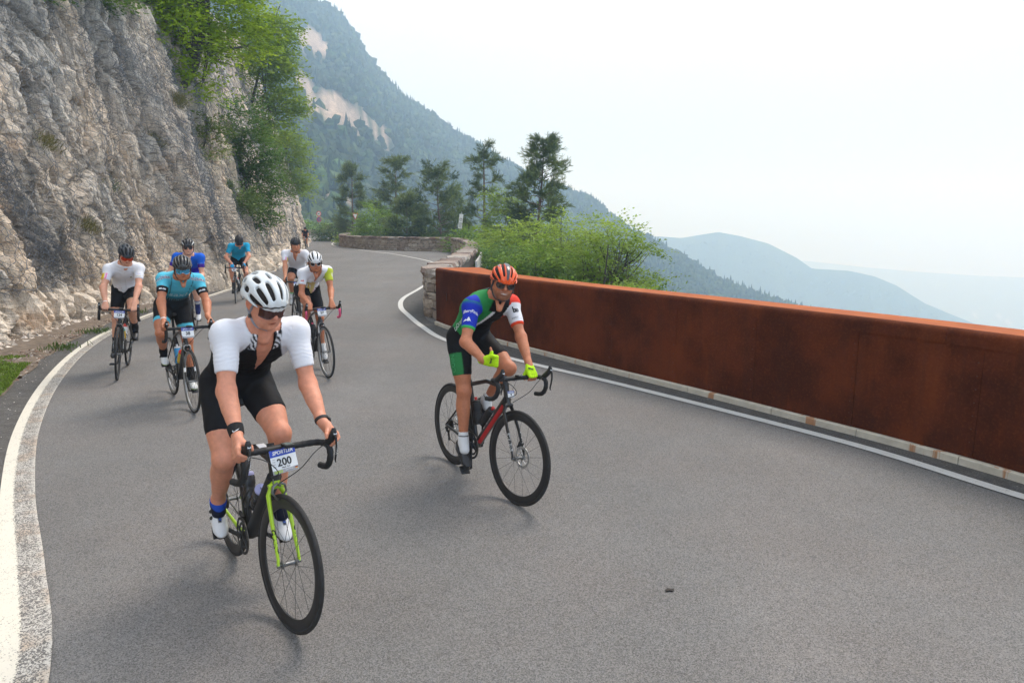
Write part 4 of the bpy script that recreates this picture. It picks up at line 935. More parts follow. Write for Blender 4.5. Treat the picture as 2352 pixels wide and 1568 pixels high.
_lt = [o for o in bpy.data.objects if o.get('label', '').startswith('open light green tree with a dark leaning')][0]; _mb = MB()
for q_, r0_ in ((((-.35, -.25, 2.3), (-.05, -.3, 2.75), (.25, -.3, 3.3), (.42, -.25, 3.75), (.5, -.2, 4.2)), .075), (((.2, -.3, 3.2), (-.15, -.3, 3.7), (-.3, -.25, 4.3)), .04), (((.4, -.25, 3.7), (.8, -.3, 4.0), (1.0, -.3, 4.3)), .03), (((-.3, -.25, 2.35), (-.8, -.3, 2.9), (-.9, -.3, 3.7)), .035)): _mb.tube(path_sample(q_, .15)[0], np.linspace(r0_, r0_*.3, len(path_sample(q_, .15)[0])), 7)
_mb.build('leaning_branch', mat('dark_bark', (.035, .03, .026), .95), _lt, smooth=True)
bt('broadleaf_tree', 'low light green tree sloping down behind the barrier to the right of the leaning branch', gpos(1462, 19.5, -3.8), 4.9, [(-.3, 0, 3.75, .6, .6, .35), (.25, 0, 3.35, .65, .6, .35), (.75, 0, 3.05, .5, .5, .3), (-.5, 0, 3.0, .7, .7, .5)], 520, .062, GREEN_B, 27, stems=2, trunk=.045, hollow=.2)
bt('shrub', 'small yellow-green sprig rising over the barrier top farthest to the right', gpos(1545, 17.2, -3.0), 3.0, [(0, 0, 2.55, .36, .3, .22), (.35, 0, 2.38, .3, .25, .12)], 90, .055, ((.12, .16, .035), (.24, .28, .07)), 28, stems=2, trunk=.02, cat='shrub')
bt('shrub', 'dense mid-green bush just beyond the pale outer face of the parapet', gpos(1128, 27, -2.9), 4.6, [(0, 0, 3.1, 1.0, 1.0, 1.1), (.9, 0, 2.9, 1.0, 1.0, 1.0), (-.2, .5, 2.2, 1.0, 1.0, 1.0)], 620, .075, ((.055, .11, .03), (.12, .19, .05)), 29, stems=3, trunk=.03, cat='shrub')
bt('shrub', 'dense green bush in front of the tallest pine, above the barrier', gpos(1258, 25, -3.0), 4.8, [(0, 0, 3.2, 1.2, 1.1, 1.0), (1.0, 0, 3.1, 1.1, 1.0, .9), (-1.0, 0, 2.9, 1.0, 1, 1)], 520, .075, GREEN_A, 30, stems=3, trunk=.03, cat='shrub')
bt('shrub', 'green bush between the parapet end and the thin pine', gpos(1095, 50, -3.6), 5.2, [(0, 0, 3.6, 1.8, 1.5, 1.5), (1.7, 0, 3.1, 1.6, 1.4, 1.3)], 520, .12, GREEN_A, 31, stems=2, trunk=.04, cat='shrub')
bt('shrub', 'dark green bush low behind the lay-by parapet, below the bushy pine', gpos(975, 60, -1.6), 4.0, [(0, 0, 1.7, 2.2, 1.2, 1.1), (2.6, 0, 1.6, 1.6, 1.2, 1.0), (-2.4, 0, 1.7, 1.7, 1.2, 1.1)], 600, .14, ((.035, .065, .018), (.08, .125, .035)), 32, stems=2, trunk=.04, cat='shrub')
bt('shrub', 'loose grass-green bush spilling over the curved end of the lay-by parapet', gpos(858, 68, -1.4), 3.0, [(0, 0, 1.9, 1.6, 1.2, .9), (-1.5, 0, 1.6, 1.2, 1, .7)], 300, .13, GREEN_B, 33, stems=2, trunk=.03, cat='shrub')
bt('shrub', 'green bush beneath the barrier line between the two trees with visible twigs', gpos(1385, 21, -3.1), 4.2, [(0, 0, 2.7, 1.1, .9, .55), (1.1, 0, 2.6, .9, .8, .5), (-1.2, 0, 2.8, 1.0, .9, .6)], 340, .068, GREEN_A, 34, stems=2, trunk=.03, cat='shrub')
bt('shrub', 'light green bush behind the distant speed-limit signs', gpos(735, 128, -3), 5.0, [(0, 0, 3.4, 3.0, 2, 2.0), (-3, 0, 3.2, 2.2, 2, 2.6), (4.2, 0, 2.8, 3, 2, 1.6)], 420, .24, GREEN_A, 35, stems=2, trunk=.05, cat='shrub')
bt('shrub', 'green bush behind the farthest parapet, right of the distant signs', gpos(800, 124, -3), 5.0, [(0, 0, 3.0, 3.4, 2, 1.9), (4, 0, 3.0, 2.6, 2, 2.0)], 360, .24, GREEN_B, 36, stems=2, trunk=.05, cat='shrub')
# trees rooted on the cliff
def on_cliff(y, h, out=0.0): p, n = cliff_at(y, h, out); return tuple(p)
bt('broadleaf_tree', 'large bright green tree overhanging the top of the cliff', on_cliff(24, 6.6, -.1), 8, [(.6, -.6, 1.3, 1.0, 1.4, .8), (1.1, .3, 2.6, 1.4, 1.5, .9), (.2, .3, 4.0, 1.3, 1.6, 1.0), (1.6, 1.4, 3.9, 1.2, 1.4, 1.0), (-.2, -1.0, 2.7, .9, 1.2, .9), (.7, .8, 5.6, 1.5, 1.7, 1.1), (-.8, -.6, 5.4, 1.2, 1.4, 1.0), (.5, 0, .0, .7, .9, .5), (1.5, 2.0, 1.9, .9, 1.1, .7), (1.4, .6, 7.0, 1.3, 1.4, 1.0)], 2500, .085, ((.12, .195, .010), (.30, .40, .025)), 41, trunk=.13, lean=(1.6, .6), tilt=.22)
bt('broadleaf_tree', 'light green tree farther along the cliff crest, against the mountain', on_cliff(44, 9.2, -.1), 8, [(1.3, 0, 2.4, 1.0, 1.4, 1.1), (1.7, 0, 4.2, .9, 1.3, .9), (1.7, 1, .3, .8, 1.3, .9), (1.4, 0, -1.5, .6, 1.1, .7)], 800, .13, GREEN_B, 42, trunk=.1, lean=(2.2, 0), tilt=.3)
bt('shrub', 'pale green bush hanging on the far cliff edge under the crest tree', on_cliff(52, 6.0, .1), 4, [(.9, 0, 1.3, .8, 1.3, 1.3), (1.1, 0, -1.0, .7, 1.2, .9)], 340, .14, ((.10, .16, .03), (.2, .27, .06)), 43, trunk=.05, lean=(1.5, 0), cat='shrub')
bt('conifer_bush', 'dark green narrow bush growing from the middle of the cliff face', on_cliff(29.5, 3.4, .05), 3.6, [(.55, 0, 2.9, .35, .4, .9), (.75, 0, 1.6, .75, .75, 1.0), (.8, 0, .2, .85, .8, .9), (.8, 0, -.9, .6, .6, .7)], 800, .075, ((.04, .085, .018), (.10, .17, .035)), 44, trunk=.05, lean=(.6, 0), cat='shrub')
bt('shrub', 'yellow-green bush below the overhanging tree on the cliff', on_cliff(24.5, 4.9, .05), 2, [(.3, 0, .3, .35, .4, .4), (.25, 0, -.4, .25, .3, .35)], 90, .07, ((.09, .13, .03), (.2, .24, .07)), 45, trunk=.03, lean=(.3, 0), cat='shrub')
bt('shrub', 'grey-green bush low on the cliff left of the dark narrow bush', on_cliff(27, 2.7, .05), 1.5, [(.35, 0, .2, .5, .8, .45)], 170, .07, ((.06, .10, .03), (.13, .18, .05)), 46, trunk=.03, cat='shrub')
for k, (y, h, lab) in enumerate(((10.5, 6.35, 'dark green bush hanging over the crest at the top left corner'), (13.6, 6.7, 'mid-green bush on the cliff crest beside the top left bush'), (16.6, 7.0, 'shaded green bush on the cliff crest left of the large tree'), (18.8, 7.6, 'leafy bush on the crest touching the large tree'))):
    bt('shrub', lab, on_cliff(y, h, -.1), 2.0, [(-.3, 0, .55, .6, 1.0, .45), (-.7, .7, .9, .7, .9, .55), (.0, -.5, .2, .35, .55, .28)], 300, .075, ((.05, .095, .02), (.12, .19, .04)), 50+k, stems=2, trunk=.03, cat='shrub')
# grass tufts
def tuft(name, label, loc, nrm_, n, L, cols, seed, cat='grass tuft', spread=.12, droop=.9, wd=.006, group=None, kind=None):
    rs = np.random.RandomState(seed); V = []; C = []
    nn = np.array(nrm_)
    for k in range(n):
        b = rs.normal(0, spread, 3)*[1, 1, .5]; b -= nn*b.dot(nn)*0.8; d = nn*0.6+np.array([0, 0, 0.7])+rs.normal(0, .38, 3); d /= np.linalg.norm(d); l = L*rs.uniform(.5, 1.2); s = np.cross(d, rs.normal(size=3)); s /= np.linalg.norm(s); s *= wd*rs.uniform(.7, 1.3)
        m1 = b+d*l*.5; m2 = b+d*l*.85+np.array([0, 0, -droop*l*.35]); c = np.array(cols[0])+(np.array(cols[1])-cols[0])*rs.rand()
        V += [b-s, b+s, m1+s*.8, m1-s*.8, m1-s*.8, m1+s*.8, m2+s*.15, m2-s*.15]; C += [c]*8
    V = np.array(V); o = mesh_np(name, V, np.arange(len(V)).reshape(-1, 4), M_GRASS, col=np.clip(C, 0, 1)); o.location = loc; return tag(o, label, cat, group, 'stuff')
OLIVE = ((.10, .095, .03), (.24, .22, .08)); MGR = ((.045, .085, .02), (.12, .18, .04))
for k, (y, h, n, L, cols, lab) in enumerate(((11.6, 2.25, 420, .42, OLIVE, 'dry olive grass tuft behind the netting above the left rider'), (11.15, 2.95, 240, .3, MGR, 'small green grass tuft on the cliff above the dry olive tuft'),
        (12.9, 4.9, 380, .45, OLIVE, 'dry grass tuft high in the netting fold of the cliff'), (12.3, 5.6, 260, .4, OLIVE, 'brownish grass tuft just above the high dry tuft'), (17.3, 3.0, 160, .24, MGR, 'small round green tuft in the middle of the cliff face'),
        (19.6, 4.3, 240, .4, OLIVE, 'dry yellow tuft on the cliff below the large tree'), (21, 5.6, 260, .45, OLIVE, 'dry tuft tucked under the large overhanging tree'), (15.4, 2.0, 160, .3, OLIVE, 'thin dry tuft low on the cliff between the riders'), (14.6, 3.7, 160, .3, OLIVE, 'thin dry tuft in a grey groove of the cliff'), (25.8, 3.4, 220, .4, MGR, 'green tuft on the cliff beside the grey-green bush'))):
    p, nn = cliff_at(y, h, .02); tuft('grass_tuft', lab, tuple(p), nn, n, L, cols, 60+k, spread=.17)
# verge: litter of stones and leaves, grass
rs = np.random.RandomState(5)
def verge_pts(n, y0, y1, a0, a1, pw=1.0):
    y = y0+(y1-y0)*rs.rand(n)**pw; xc = np.interp(y, [p[1] for p in CLIFF], [p[0] for p in CLIFF]); Lx = np.interp(y, Pl[:, 1], Pl[:, 0])-np.interp(y, [0, 9, 12, 30], [.8, .42, .40, .36])
    t = a0+(a1-a0)*rs.rand(n); return xc*(1-t)+Lx*t+0.12*(1-t), y
def scatter_bits(name, label, n, y0, y1, smin, smax, tones, flat, seed, cat=None, a=(0, 1)):
    r = np.random.RandomState(seed); x, y = verge_pts(n, y0, y1, *a, 1.3); S = r.uniform(smin, smax, n)**1.0
    oct_ = np.array([[1, 0, 0], [0, 1, 0], [-1, 0, 0], [0, -1, 0], [0, 0, 1], [0, 0, -.3]], float); V = oct_[None]*(1+r.normal(0, .25, (n, 6, 1)))
    a_ = r.rand(n)*6.28; ca, sa = np.cos(a_), np.sin(a_); el = r.uniform(.5, 1.0, n)
    X = V[..., 0]*S[:, None]; Y = V[..., 1]*(S*el)[:, None]; Z = V[..., 2]*(S*flat*r.uniform(.5, 1.3, n))[:, None]; til = r.normal(0, .35, n)[:, None]
    Z = Z + X*til; zz = 0.012+0.05*np.clip(noise3(np.stack([x/.5, y/.5, x*0], -1)), 0, 1)
    P = np.stack([x[:, None]+X*ca[:, None]-Y*sa[:, None], y[:, None]+X*sa[:, None]+Y*ca[:, None], zz[:, None]+Z], -1).reshape(-1, 3)
    f = np.array([[0, 1, 4], [1, 2, 4], [2, 3, 4], [3, 0, 4], [1, 0, 5], [2, 1, 5], [3, 2, 5], [0, 3, 5]]); F = (np.arange(n)*6)[:, None, None]+f
    T = np.array(tones)[r.randint(0, len(tones), n)]*r.uniform(.75, 1.25, (n, 1)); return tag(mesh_np(name, P, F.reshape(-1, 3), M_ROCKBIT, col=np.clip(np.repeat(T, 6, 0), 0, 1)), label, cat, kind='stuff')
M_ROCKBIT = mat('loose_bits', vcol=True, rough=0.9, var=0.2, scale=60)
vy = np.linspace(-7.0, 70, 190); vx0 = np.interp(vy, [p[1] for p in CLIFF], [p[0] for p in CLIFF])-0.7; vx1 = np.interp(vy, [-7, 0]+list(Pl[Pl[:, 1] > 1, 1]), [-1.6, -1.2]+list(Pl[Pl[:, 1] > 1, 0]))-np.interp(vy, [-7, 0, 9, 12, 30], [2.2, .9, .40, .38, .34])+0.05*np.sin(vy*5)
vp = np.stack([np.stack([vx0*(1-t)+vx1*t, vy, np.full(190, 0.012+0.05*(1-t)**0.7*(t < 1))], 1) for t in np.linspace(0, 1, 9)], 1)
tag(mesh_np('verge', vp.reshape(-1, 3), grid_faces(190, 9)[:, ::-1], mat('verge_soil', (0.15, 0.115, 0.085), 0.95, var=0.4, scale=9, bump=0.8, bscale=40)), kind='structure')
scatter_bits('leaf_litter', 'brown leaf litter and stone chips along the foot of the cliff', 11000, 5.5, 26, .012, .036, [(.20, .12, .08), (.30, .22, .17), (.42, .37, .32), (.14, .085, .055), (.36, .31, .27)], .25, 7)
scatter_bits('rubble', 'pale rock rubble fallen at the foot of the cliff', 1500, 5.5, 40, .03, .10, [(.50, .43, .36), (.42, .36, .30), (.56, .49, .42)], .6, 8, a=(0, .4))
def grass_patch(name, label, xy, n, L, cols, seed):
    r = np.random.RandomState(seed); x, y = xy(r, n); V = []; d = r.normal(0, .5, (n, 3)); d[:, 2] = 1; d /= np.linalg.norm(d, axis=1)[:, None]; l = (L*r.uniform(.4, 1.2, n))[:, None]
    s = np.cross(d, r.normal(size=(n, 3))); s /= np.linalg.norm(s, axis=1)[:, None]; s *= .0045; b = np.stack([x, y, np.full(n, .015)], 1); m = b+d*l*.55; e = b+d*l*.9+np.array([0, 0, -1.])*l*.25
    V = np.stack([b-s, b+s, m+s, m-s, m-s, m+s, e+s*.2, e-s*.2], 1).reshape(-1, 3); c = np.array(cols[0])+(np.array(cols[1])-np.array(cols[0]))*r.rand(n, 1)
    return tag(mesh_np(name, V, np.arange(len(V)).reshape(-1, 4), M_GRASS, col=np.repeat(c, 8, 0)), label, None, kind='stuff')
def patch_xy(r, n):
    y = r.uniform(-1.0, 9.9, n); x = np.interp(y, Pl[:, 1], Pl[:, 0])-np.interp(y, [-1, 2, 5, 8, 9, 12], [1.4, 1.0, .60, .46, .5, .5])-np.abs(r.normal(0, 1, n))*np.interp(y, [-1, 3, 6], [1.5, 1.2, .55]); k = fbm(np.stack([x*1.3, y*1.3, x*0], -1), 3) > -.25; return np.where(k, x, x-1.2), y
gx, gy = verge_pts(260, 5, 16, .96, 1.12); _r = np.random.RandomState(3)
_V = np.array([[1, 0, 0], [0, 1, 0], [-1, 0, 0], [0, -1, 0], [0, 0, .7], [0, 0, -.3]], float)[None]*_r.uniform(.004, .011, (260, 1, 1)); _V = _V+np.stack([gx, gy, np.full(260, .008)], 1)[:, None]
tag(mesh_np('grit', _V.reshape(-1, 3), ((np.arange(260)*6)[:, None, None]+np.array([[0, 1, 4], [1, 2, 4], [2, 3, 4], [3, 0, 4], [1, 0, 5], [2, 1, 5], [3, 2, 5], [0, 3, 5]])).reshape(-1, 3), M_ROCKBIT, col=np.repeat(np.array([.5, .46, .41])*_r.uniform(.5, 1.2, (260, 1)), 6, 0)), 'pale grit scattered on the dark asphalt shoulder', None, kind='stuff')
grass_patch('grass', 'short green grass and weeds at the left road edge', patch_xy, 34000, .075, ((.08, .14, .015), (.22, .33, .04)), 3)
for k, (px_, py_) in enumerate(((-7.55, 12.2), (-8.3, 14.9), (-7.1, 10.6))):
    tuft('grass_tuft', ('green weed tuft among the litter left of the rider with number 124', 'small weed tuft at the cliff foot just behind the left rider', 'low weed tuft on the litter nearest the green verge grass')[k], (px_, py_, .03), (0, 0, 1), 160, .13, MGR, 80+k, spread=.13)
# ---------------------------------------------------------------- forest on the mountain
def forest(name, label, n, az, rr, hmin, hmax, seed, far=False, dens=None):
    r = np.random.RandomState(seed); a = r.uniform(*az, n*6); u = r.rand(n*6); R1_ = R1(a) if not far else np.full(n*6, 1625.0)
    R = rr[0]+(R1_*rr[1]-rr[0])*u**(0.8); z = terr(a, R); m = rockmask(a, R, z) if not far else np.zeros(len(a))
    e0 = (z-CAM_H)/R; ok = (m < .35); idx = np.where(ok)[0][:n]; a, R, z = a[idx], R[idx], z[idx]; nn = len(a)
    x = R*np.sin(a); y = R*np.cos(a); cn = fbm(np.stack([x/45, y/45, x*0], -1), 3); con = (r.rand(nn) < np.clip((0.25 if rr[0] < 690 or far else .5)+0.4*cn, 0.05, .8)); S = r.uniform(hmin, hmax, nn)
    V = []; F = []; C = []; off = 0
    # broadleaf: lumpy 20-face ball; conifer: three stacked ragged cones
    t = (1+5**.5)/2; ico = np.array([[-1, t, 0], [1, t, 0], [-1, -t, 0], [1, -t, 0], [0, -1, t], [0, 1, t], [0, -1, -t], [0, 1, -t], [t, 0, -1], [t, 0, 1], [-t, 0, -1], [-t, 0, 1]])/1.9
    fi = np.array([[0, 11, 5], [0, 5, 1], [0, 1, 7], [0, 7, 10], [0, 10, 11], [1, 5, 9], [5, 11, 4], [11, 10, 2], [10, 7, 6], [7, 1, 8], [3, 9, 4], [3, 4, 2], [3, 2, 6], [3, 6, 8], [3, 8, 9], [4, 9, 5], [2, 4, 11], [6, 2, 10], [8, 6, 7], [9, 8, 1]])
    reps = 1
    b = np.where(~con)[0]
    for rep in range(reps):
        k = len(b); v = ico[None]*(1+r.normal(0, .22, (k, 12, 1)))*np.array([.46, .46, .5])*(S[b]*(1 if rep == 0 else .62))[:, None, None]
        o = np.stack([x[b], y[b], z[b]+S[b]*.28], 1)+(0 if rep == 0 else 1)*r.normal(0, .3, (k, 3))*S[b][:, None]
        V.append((v+o[:, None]).reshape(-1, 3)); F.append((np.arange(k)*12)[:, None, None]+fi+off); off += k*12; c = np.array([.040, .068, .020])*(1+.5*cn[b])[:, None]*r.uniform(.65, 1.35, (k, 1)); c[:, 0] *= r.uniform(.9, 1.3, k); C.append(np.repeat(c, 12, 0))
    c_ = np.where(con)[0]; k = len(c_); q = 6; an = np.arange(q)/q*6.283; tiers = ((.12, .24, .62), (.38, .17, .85), (.62, .10, 1.12))
    for z0_, rr_, z1_ in tiers:
        ring = np.stack([np.cos(an), np.sin(an), an*0], 1)[None]*(S[c_]*rr_)[:, None, None]*r.uniform(.6, 1.3, (k, q, 1)); base = np.stack([x[c_], y[c_], z[c_]+S[c_]*z0_], 1); rg = ring+base[:, None]; rg[..., 2] += r.normal(0, .03, (k, q))*S[c_][:, None]
        tip = np.stack([x[c_], y[c_], z[c_]+S[c_]*z1_], 1)[:, None]; V.append(np.concatenate([rg, tip], 1).reshape(-1, 3)); f = np.array([[i, (i+1) % q, q] for i in range(q)]); F.append((np.arange(k)*7)[:, None, None]+f+off); off += k*7
        c = np.array([.020, .036, .015])*r.uniform(.7, 1.3, (k, 1)); C.append(np.repeat(c, 7, 0))
    return tag(mesh_np(name, np.concatenate(V), np.concatenate([f.reshape(-1, 3) for f in F]), M_FOREST, col=np.clip(np.concatenate(C), 0, 1)), label, None, kind='stuff')
M_FOREST = mat('forest_foliage', vcol=True, rough=0.95, spec=0.1, var=0.35, scale=0.5)
forest('forest', 'hazy mixed forest covering the mountain flank', 15000, (-.42, .48), (135, 1.0), 4.5, 8, 1)
rid = forest('forest_ridge', 'trees along the skyline of the mountain', 2200, (-.36, .46), (695, 1.0), 4, 10, 2)
forest('near_forest', 'green wood on the lower mountain slope beyond the bend', 1800, (-.40, .1), (130, .42), 4, 8, 3)
forest('far_forest', 'blue hazy woods on the farther hill', 3500, (.15, .75), (1250, 1.0), 3, 6, 4, far=True)
# ---------------------------------------------------------------- road signs
M_STEEL = mat('galvanised_steel', (0.35, 0.36, 0.37), 0.45, 0.7); M_SW = mat('sign_white', (0.72, 0.72, 0.70), 0.5); M_SR = mat('sign_red', (0.55, 0.035, 0.03), 0.5); M_SB = mat('sign_blue', (0.03, 0.09, 0.40), 0.5); M_SBK = mat('sign_black', (0.02, 0.02, 0.02), 0.5); M_SG = mat('sign_back', (0.30, 0.31, 0.31), 0.6, 0.3)
def text_mesh(body, size, m, parent, M, name='lettering', depth=0.0008, bold=0.0, shear=0.0, align='CENTER', sx=1.0):
    cu = bpy.data.curves.new(name, 'FONT'); cu.body = body; cu.size = size; cu.extrude = depth; cu.align_x = align; cu.align_y = 'CENTER'; cu.offset = bold; cu.shear = shear; cu.resolution_u = 3
    t = bpy.data.objects.new(name, cu); COL.objects.link(t); dg = bpy.context.evaluated_depsgraph_get(); me = bpy.data.meshes.new_from_object(t.evaluated_get(dg)); bpy.data.objects.remove(t); bpy.data.curves.remove(cu)
    me.name = name; me.materials.clear(); me.materials.append(m); me.transform(Matrix.Diagonal((sx, 1, 1, 1)))
    if M is None: return me
    o = bpy.data.objects.new(name, me); COL.objects.link(o); o.parent = parent; o.matrix_local = M; return o
FACE = Matrix(((1, 0, 0, 0), (0, 0, -1, 0), (0, 1, 0, 0), (0, 0, 0, 1)))      # XY plane turned to face -Y
sg = tag(empty('road_sign', (-31.3, 112.5, 0), -.25), 'pole with a red-ringed speed limit disc above a blue no-stopping disc', 'road sign')
MB().tube([(0, .06, -.5), (0, .06, 4.1)], .035, 8).build('pole', M_STEEL, sg)
def disc(nm, z, layers, parent):
    for i, (r0, r1, m) in enumerate(layers):
        mb = MB(); mb.lathe([0, 0-0.004*i, z], [0, -1, 0], [(0, r1), (0.012, r1), (0.012, r0), (0, r0)], 28) if r0 else mb.lathe([0, -0.004*i, z], [0, -1, 0], [(0, r1), (0.012, r1), (0.012, 0.0)], 28); o = mb.build(nm if i == 0 else 'ring', m, parent if i == 0 else par); 
        if i == 0: par = o
    return par
d1 = disc('speed_limit_disc', 3.62, [(0, .42, M_SW), (.31, .425, M_SR)], sg); text_mesh('60', .42, M_SBK, d1, Matrix.Translation((0, -.02, 3.62)) @ FACE, bold=.012)
d2 = disc('no_stopping_disc', 2.72, [(0, .42, M_SB), (.33, .425, M_SR)], sg)
for a in (.785, -.785): MB().box((0, -.022, 2.72), (.36, .004, .035), rotm([0, 1, 0], a)).build('bar', M_SR, d2)
s2g = tag(empty('road_sign', (-16.5, 73.0, 0), .9), 'small white and red triangular sign seen edge-on before the leftmost pine', 'road sign')
MB().tube([(0, .03, -.4), (0, .03, 2.9)], .03, 8).build('pole', M_STEEL, s2g); MB().extrude([(-.42, 3.1), (0, 2.35), (.42, 3.1)], (0, 0, 0), (1, 0, 0), (0, 0, 1), .015).build('plate', M_SR, s2g)
MB().extrude([(-.27, 3.0), (0, 2.53), (.27, 3.0)], (0, -.012, 0), (1, 0, 0), (0, 0, 1), .012).build('plate_centre', M_SW, s2g)
s3 = tag(empty('signboard', (-3.92, 50.3, .55), .3), 'tall narrow white signboard on a leaning post behind the lay-by parapet', 'sign'); s3.rotation_euler = (0, math.radians(7), .1)
MB().tube([(0, .03, -.6), (0, .03, 2.3)], .028, 8).build('pole', M_STEEL, s3); bd = MB().box((0, 0, 1.62), (.14, .012, .52)).build('board', M_SW, s3)
disc('emblem_ring', 1.75, [(.06, .10, M_SBK)], bd)
for k in range(5): MB().box((0, -.014, 1.5-k*.075), (.09, .002, .012)).build('text_line', M_SBK, bd)
# flattened leaf lying on the road
rs = np.random.RandomState(4); a = np.linspace(0, 6.283, 13)[:-1]; r = .017*(1+rs.normal(0, .25, 12))
pc = np.stack([np.cos(a)*r*1.5, np.sin(a)*r, .004+.005*rs.rand(12)], 1); pv_ = np.vstack([pc, [0, 0, .009]]); o = mesh_np('dead_leaf', np.vstack([pv_, pv_-[0, 0, .004]]), np.vstack([np.stack([np.arange(12), (np.arange(12)+1) % 12, np.full(12, 12)], 1), np.stack([(np.arange(12)+1) % 12+13, np.arange(12)+13, np.full(12, 25)], 1)]), mat('dead_leaf', (.03, .024, .02), .8))
o.location = (.85, 3.41, .001); tag(o, 'small dark dead leaf lying alone on the asphalt', 'leaf')
# ---------------------------------------------------------------- implicit surfaces: bodies, clothes, helmets and shoes grow from blended limbs
class Field:
    def __init__(s, lo, hi, h):
        s.h = h; s.lo = np.asarray(lo, np.float32) - 3*h; n = np.ceil((np.asarray(hi)+3*h - s.lo)/h).astype(int)+1; s.n = n
        s.F = np.full(n, 0.08, np.float32); s.ax = [s.lo[i]+h*np.arange(n[i], dtype=np.float32) for i in range(3)]
    def blk(s, lo, hi):
        a = np.clip(np.floor((np.asarray(lo)-s.lo)/s.h).astype(int), 0, s.n); b = np.clip(np.ceil((np.asarray(hi)-s.lo)/s.h).astype(int)+1, 0, s.n)
        if (b-a <= 0).any(): return None, None
        sl = tuple(slice(a[i], b[i]) for i in range(3)); X, Y, Z = np.meshgrid(*[s.ax[i][sl[i]] for i in range(3)], indexing='ij', sparse=False)
        return sl, np.stack([X, Y, Z], -1)
    def put(s, pr, inflate=0.0):
        m = 0.03 + inflate + pr.get('k', 0.02)
        sl, P = s.blk(pr['lo']-m, pr['hi']+m)
        if sl is None: return
        d = pr['f'](P) - inflate*pr.get('inf', 1.0)
        for q, nn in pr.get('clip', []): d = np.maximum(d, (P-np.asarray(q, np.float32)) @ np.asarray(nn, np.float32))
        k = pr.get('k', 0.02); F = s.F[sl]; op = pr.get('op', 'u')
        if op == 'u': h = np.maximum(k-np.abs(F-d), 0)/k; s.F[sl] = np.minimum(F, d)-h*h*k*0.25
        elif op == 's': d = -d; h = np.maximum(k-np.abs(F-d), 0)/k; s.F[sl] = np.maximum(F, d)+h*h*k*0.25
    def cut(s, f): 
        sl, P = s.blk(s.lo, s.lo+s.h*s.n); s.F = np.maximum(s.F, f(P).astype(np.float32))
    def mesh(s):
        F = s.F; neg = F < 0; n = F.shape
        c = neg[:-1, :-1, :-1].astype(np.int8)
        for dx in (0, 1):
            for dy in (0, 1):
                for dz in (0, 1):
                    if dx+dy+dz: c = c + neg[dx:n[0]-1+dx, dy:n[1]-1+dy, dz:n[2]-1+dz]
        cx, cy_, cz = np.nonzero((c > 0) & (c < 8)); N = len(cx); idm = np.full(c.shape, -1, np.int32); idm[cx, cy_, cz] = np.arange(N)
        S = np.zeros((N, 3), np.float32); W = np.zeros(N, np.float32)
        for ax in range(3):
            o = [a for a in range(3) if a != ax]
            for a in (0, 1):
                for b in (0, 1):
                    p = [cx, cy_, cz]; p = [p[0].copy(), p[1].copy(), p[2].copy()]; p[o[0]] += a; p[o[1]] += b
                    q = [v.copy() for v in p]; q[ax] += 1
                    f0 = F[p[0], p[1], p[2]]; f1 = F[q[0], q[1], q[2]]; m = (f0 < 0) != (f1 < 0); t = np.where(m, f0/(f0-f1+1e-12), 0)
                    v = np.zeros((N, 3), np.float32); v[:, ax] = t; v[:, o[0]] = a; v[:, o[1]] = b; S += v*m[:, None]; W += m
        V = (np.stack([cx, cy_, cz], 1)+S/np.maximum(W, 1)[:, None])*s.h+s.lo
        Q = []
        for ax in range(3):
            o = [a for a in range(3) if a != ax]; sl0 = [slice(1, n[i]-1) for i in range(3)]; sl0[ax] = slice(0, n[ax]-1); sl1 = list(sl0); sl1[ax] = slice(1, n[ax])
            a_ = neg[tuple(sl0)]; b_ = neg[tuple(sl1)]; x, y, z = np.nonzero(a_ != b_); flip = a_[x, y, z]; p = [x, y, z]
            p = [p[i]+(0 if i == ax else 1) for i in range(3)]; ids = []
            for da, db in ((-1, -1), (0, -1), (0, 0), (-1, 0)):
                q = [v.copy() for v in p]; q[o[0]] += da; q[o[1]] += db; ids.append(idm[q[0], q[1], q[2]])
            q = np.stack(ids, 1); fl = flip if ax != 1 else ~flip; q[~fl] = q[~fl][:, ::-1]; Q.append(q)
        Q = np.concatenate(Q); Q = Q[(Q >= 0).all(1)]
        return V, Q
def normals_of(V, Q):
    a = V[Q[:, 2]]-V[Q[:, 0]]; b = V[Q[:, 3]]-V[Q[:, 1]]; n = np.cross(a, b); N = np.zeros_like(V)
    for k in range(4): np.add.at(N, Q[:, k], n)
    return N/(np.linalg.norm(N, axis=1)[:, None]+1e-12)
def relax(V, Q, it=1, f=0.5):
    n = len(V)
    for _ in range(it):
        S = np.zeros_like(V); W = np.zeros(n, np.float32)
        for a, b in ((0, 1), (1, 2), (2, 3), (3, 0)):
            for x, y in ((a, b), (b, a)): 
                for c in range(3): S[:, c] += np.bincount(Q[:, x], V[Q[:, y], c], n)
                W += np.bincount(Q[:, x], minlength=n)
        V = V*(1-f)+S/np.maximum(W, 1)[:, None]*f
    return V
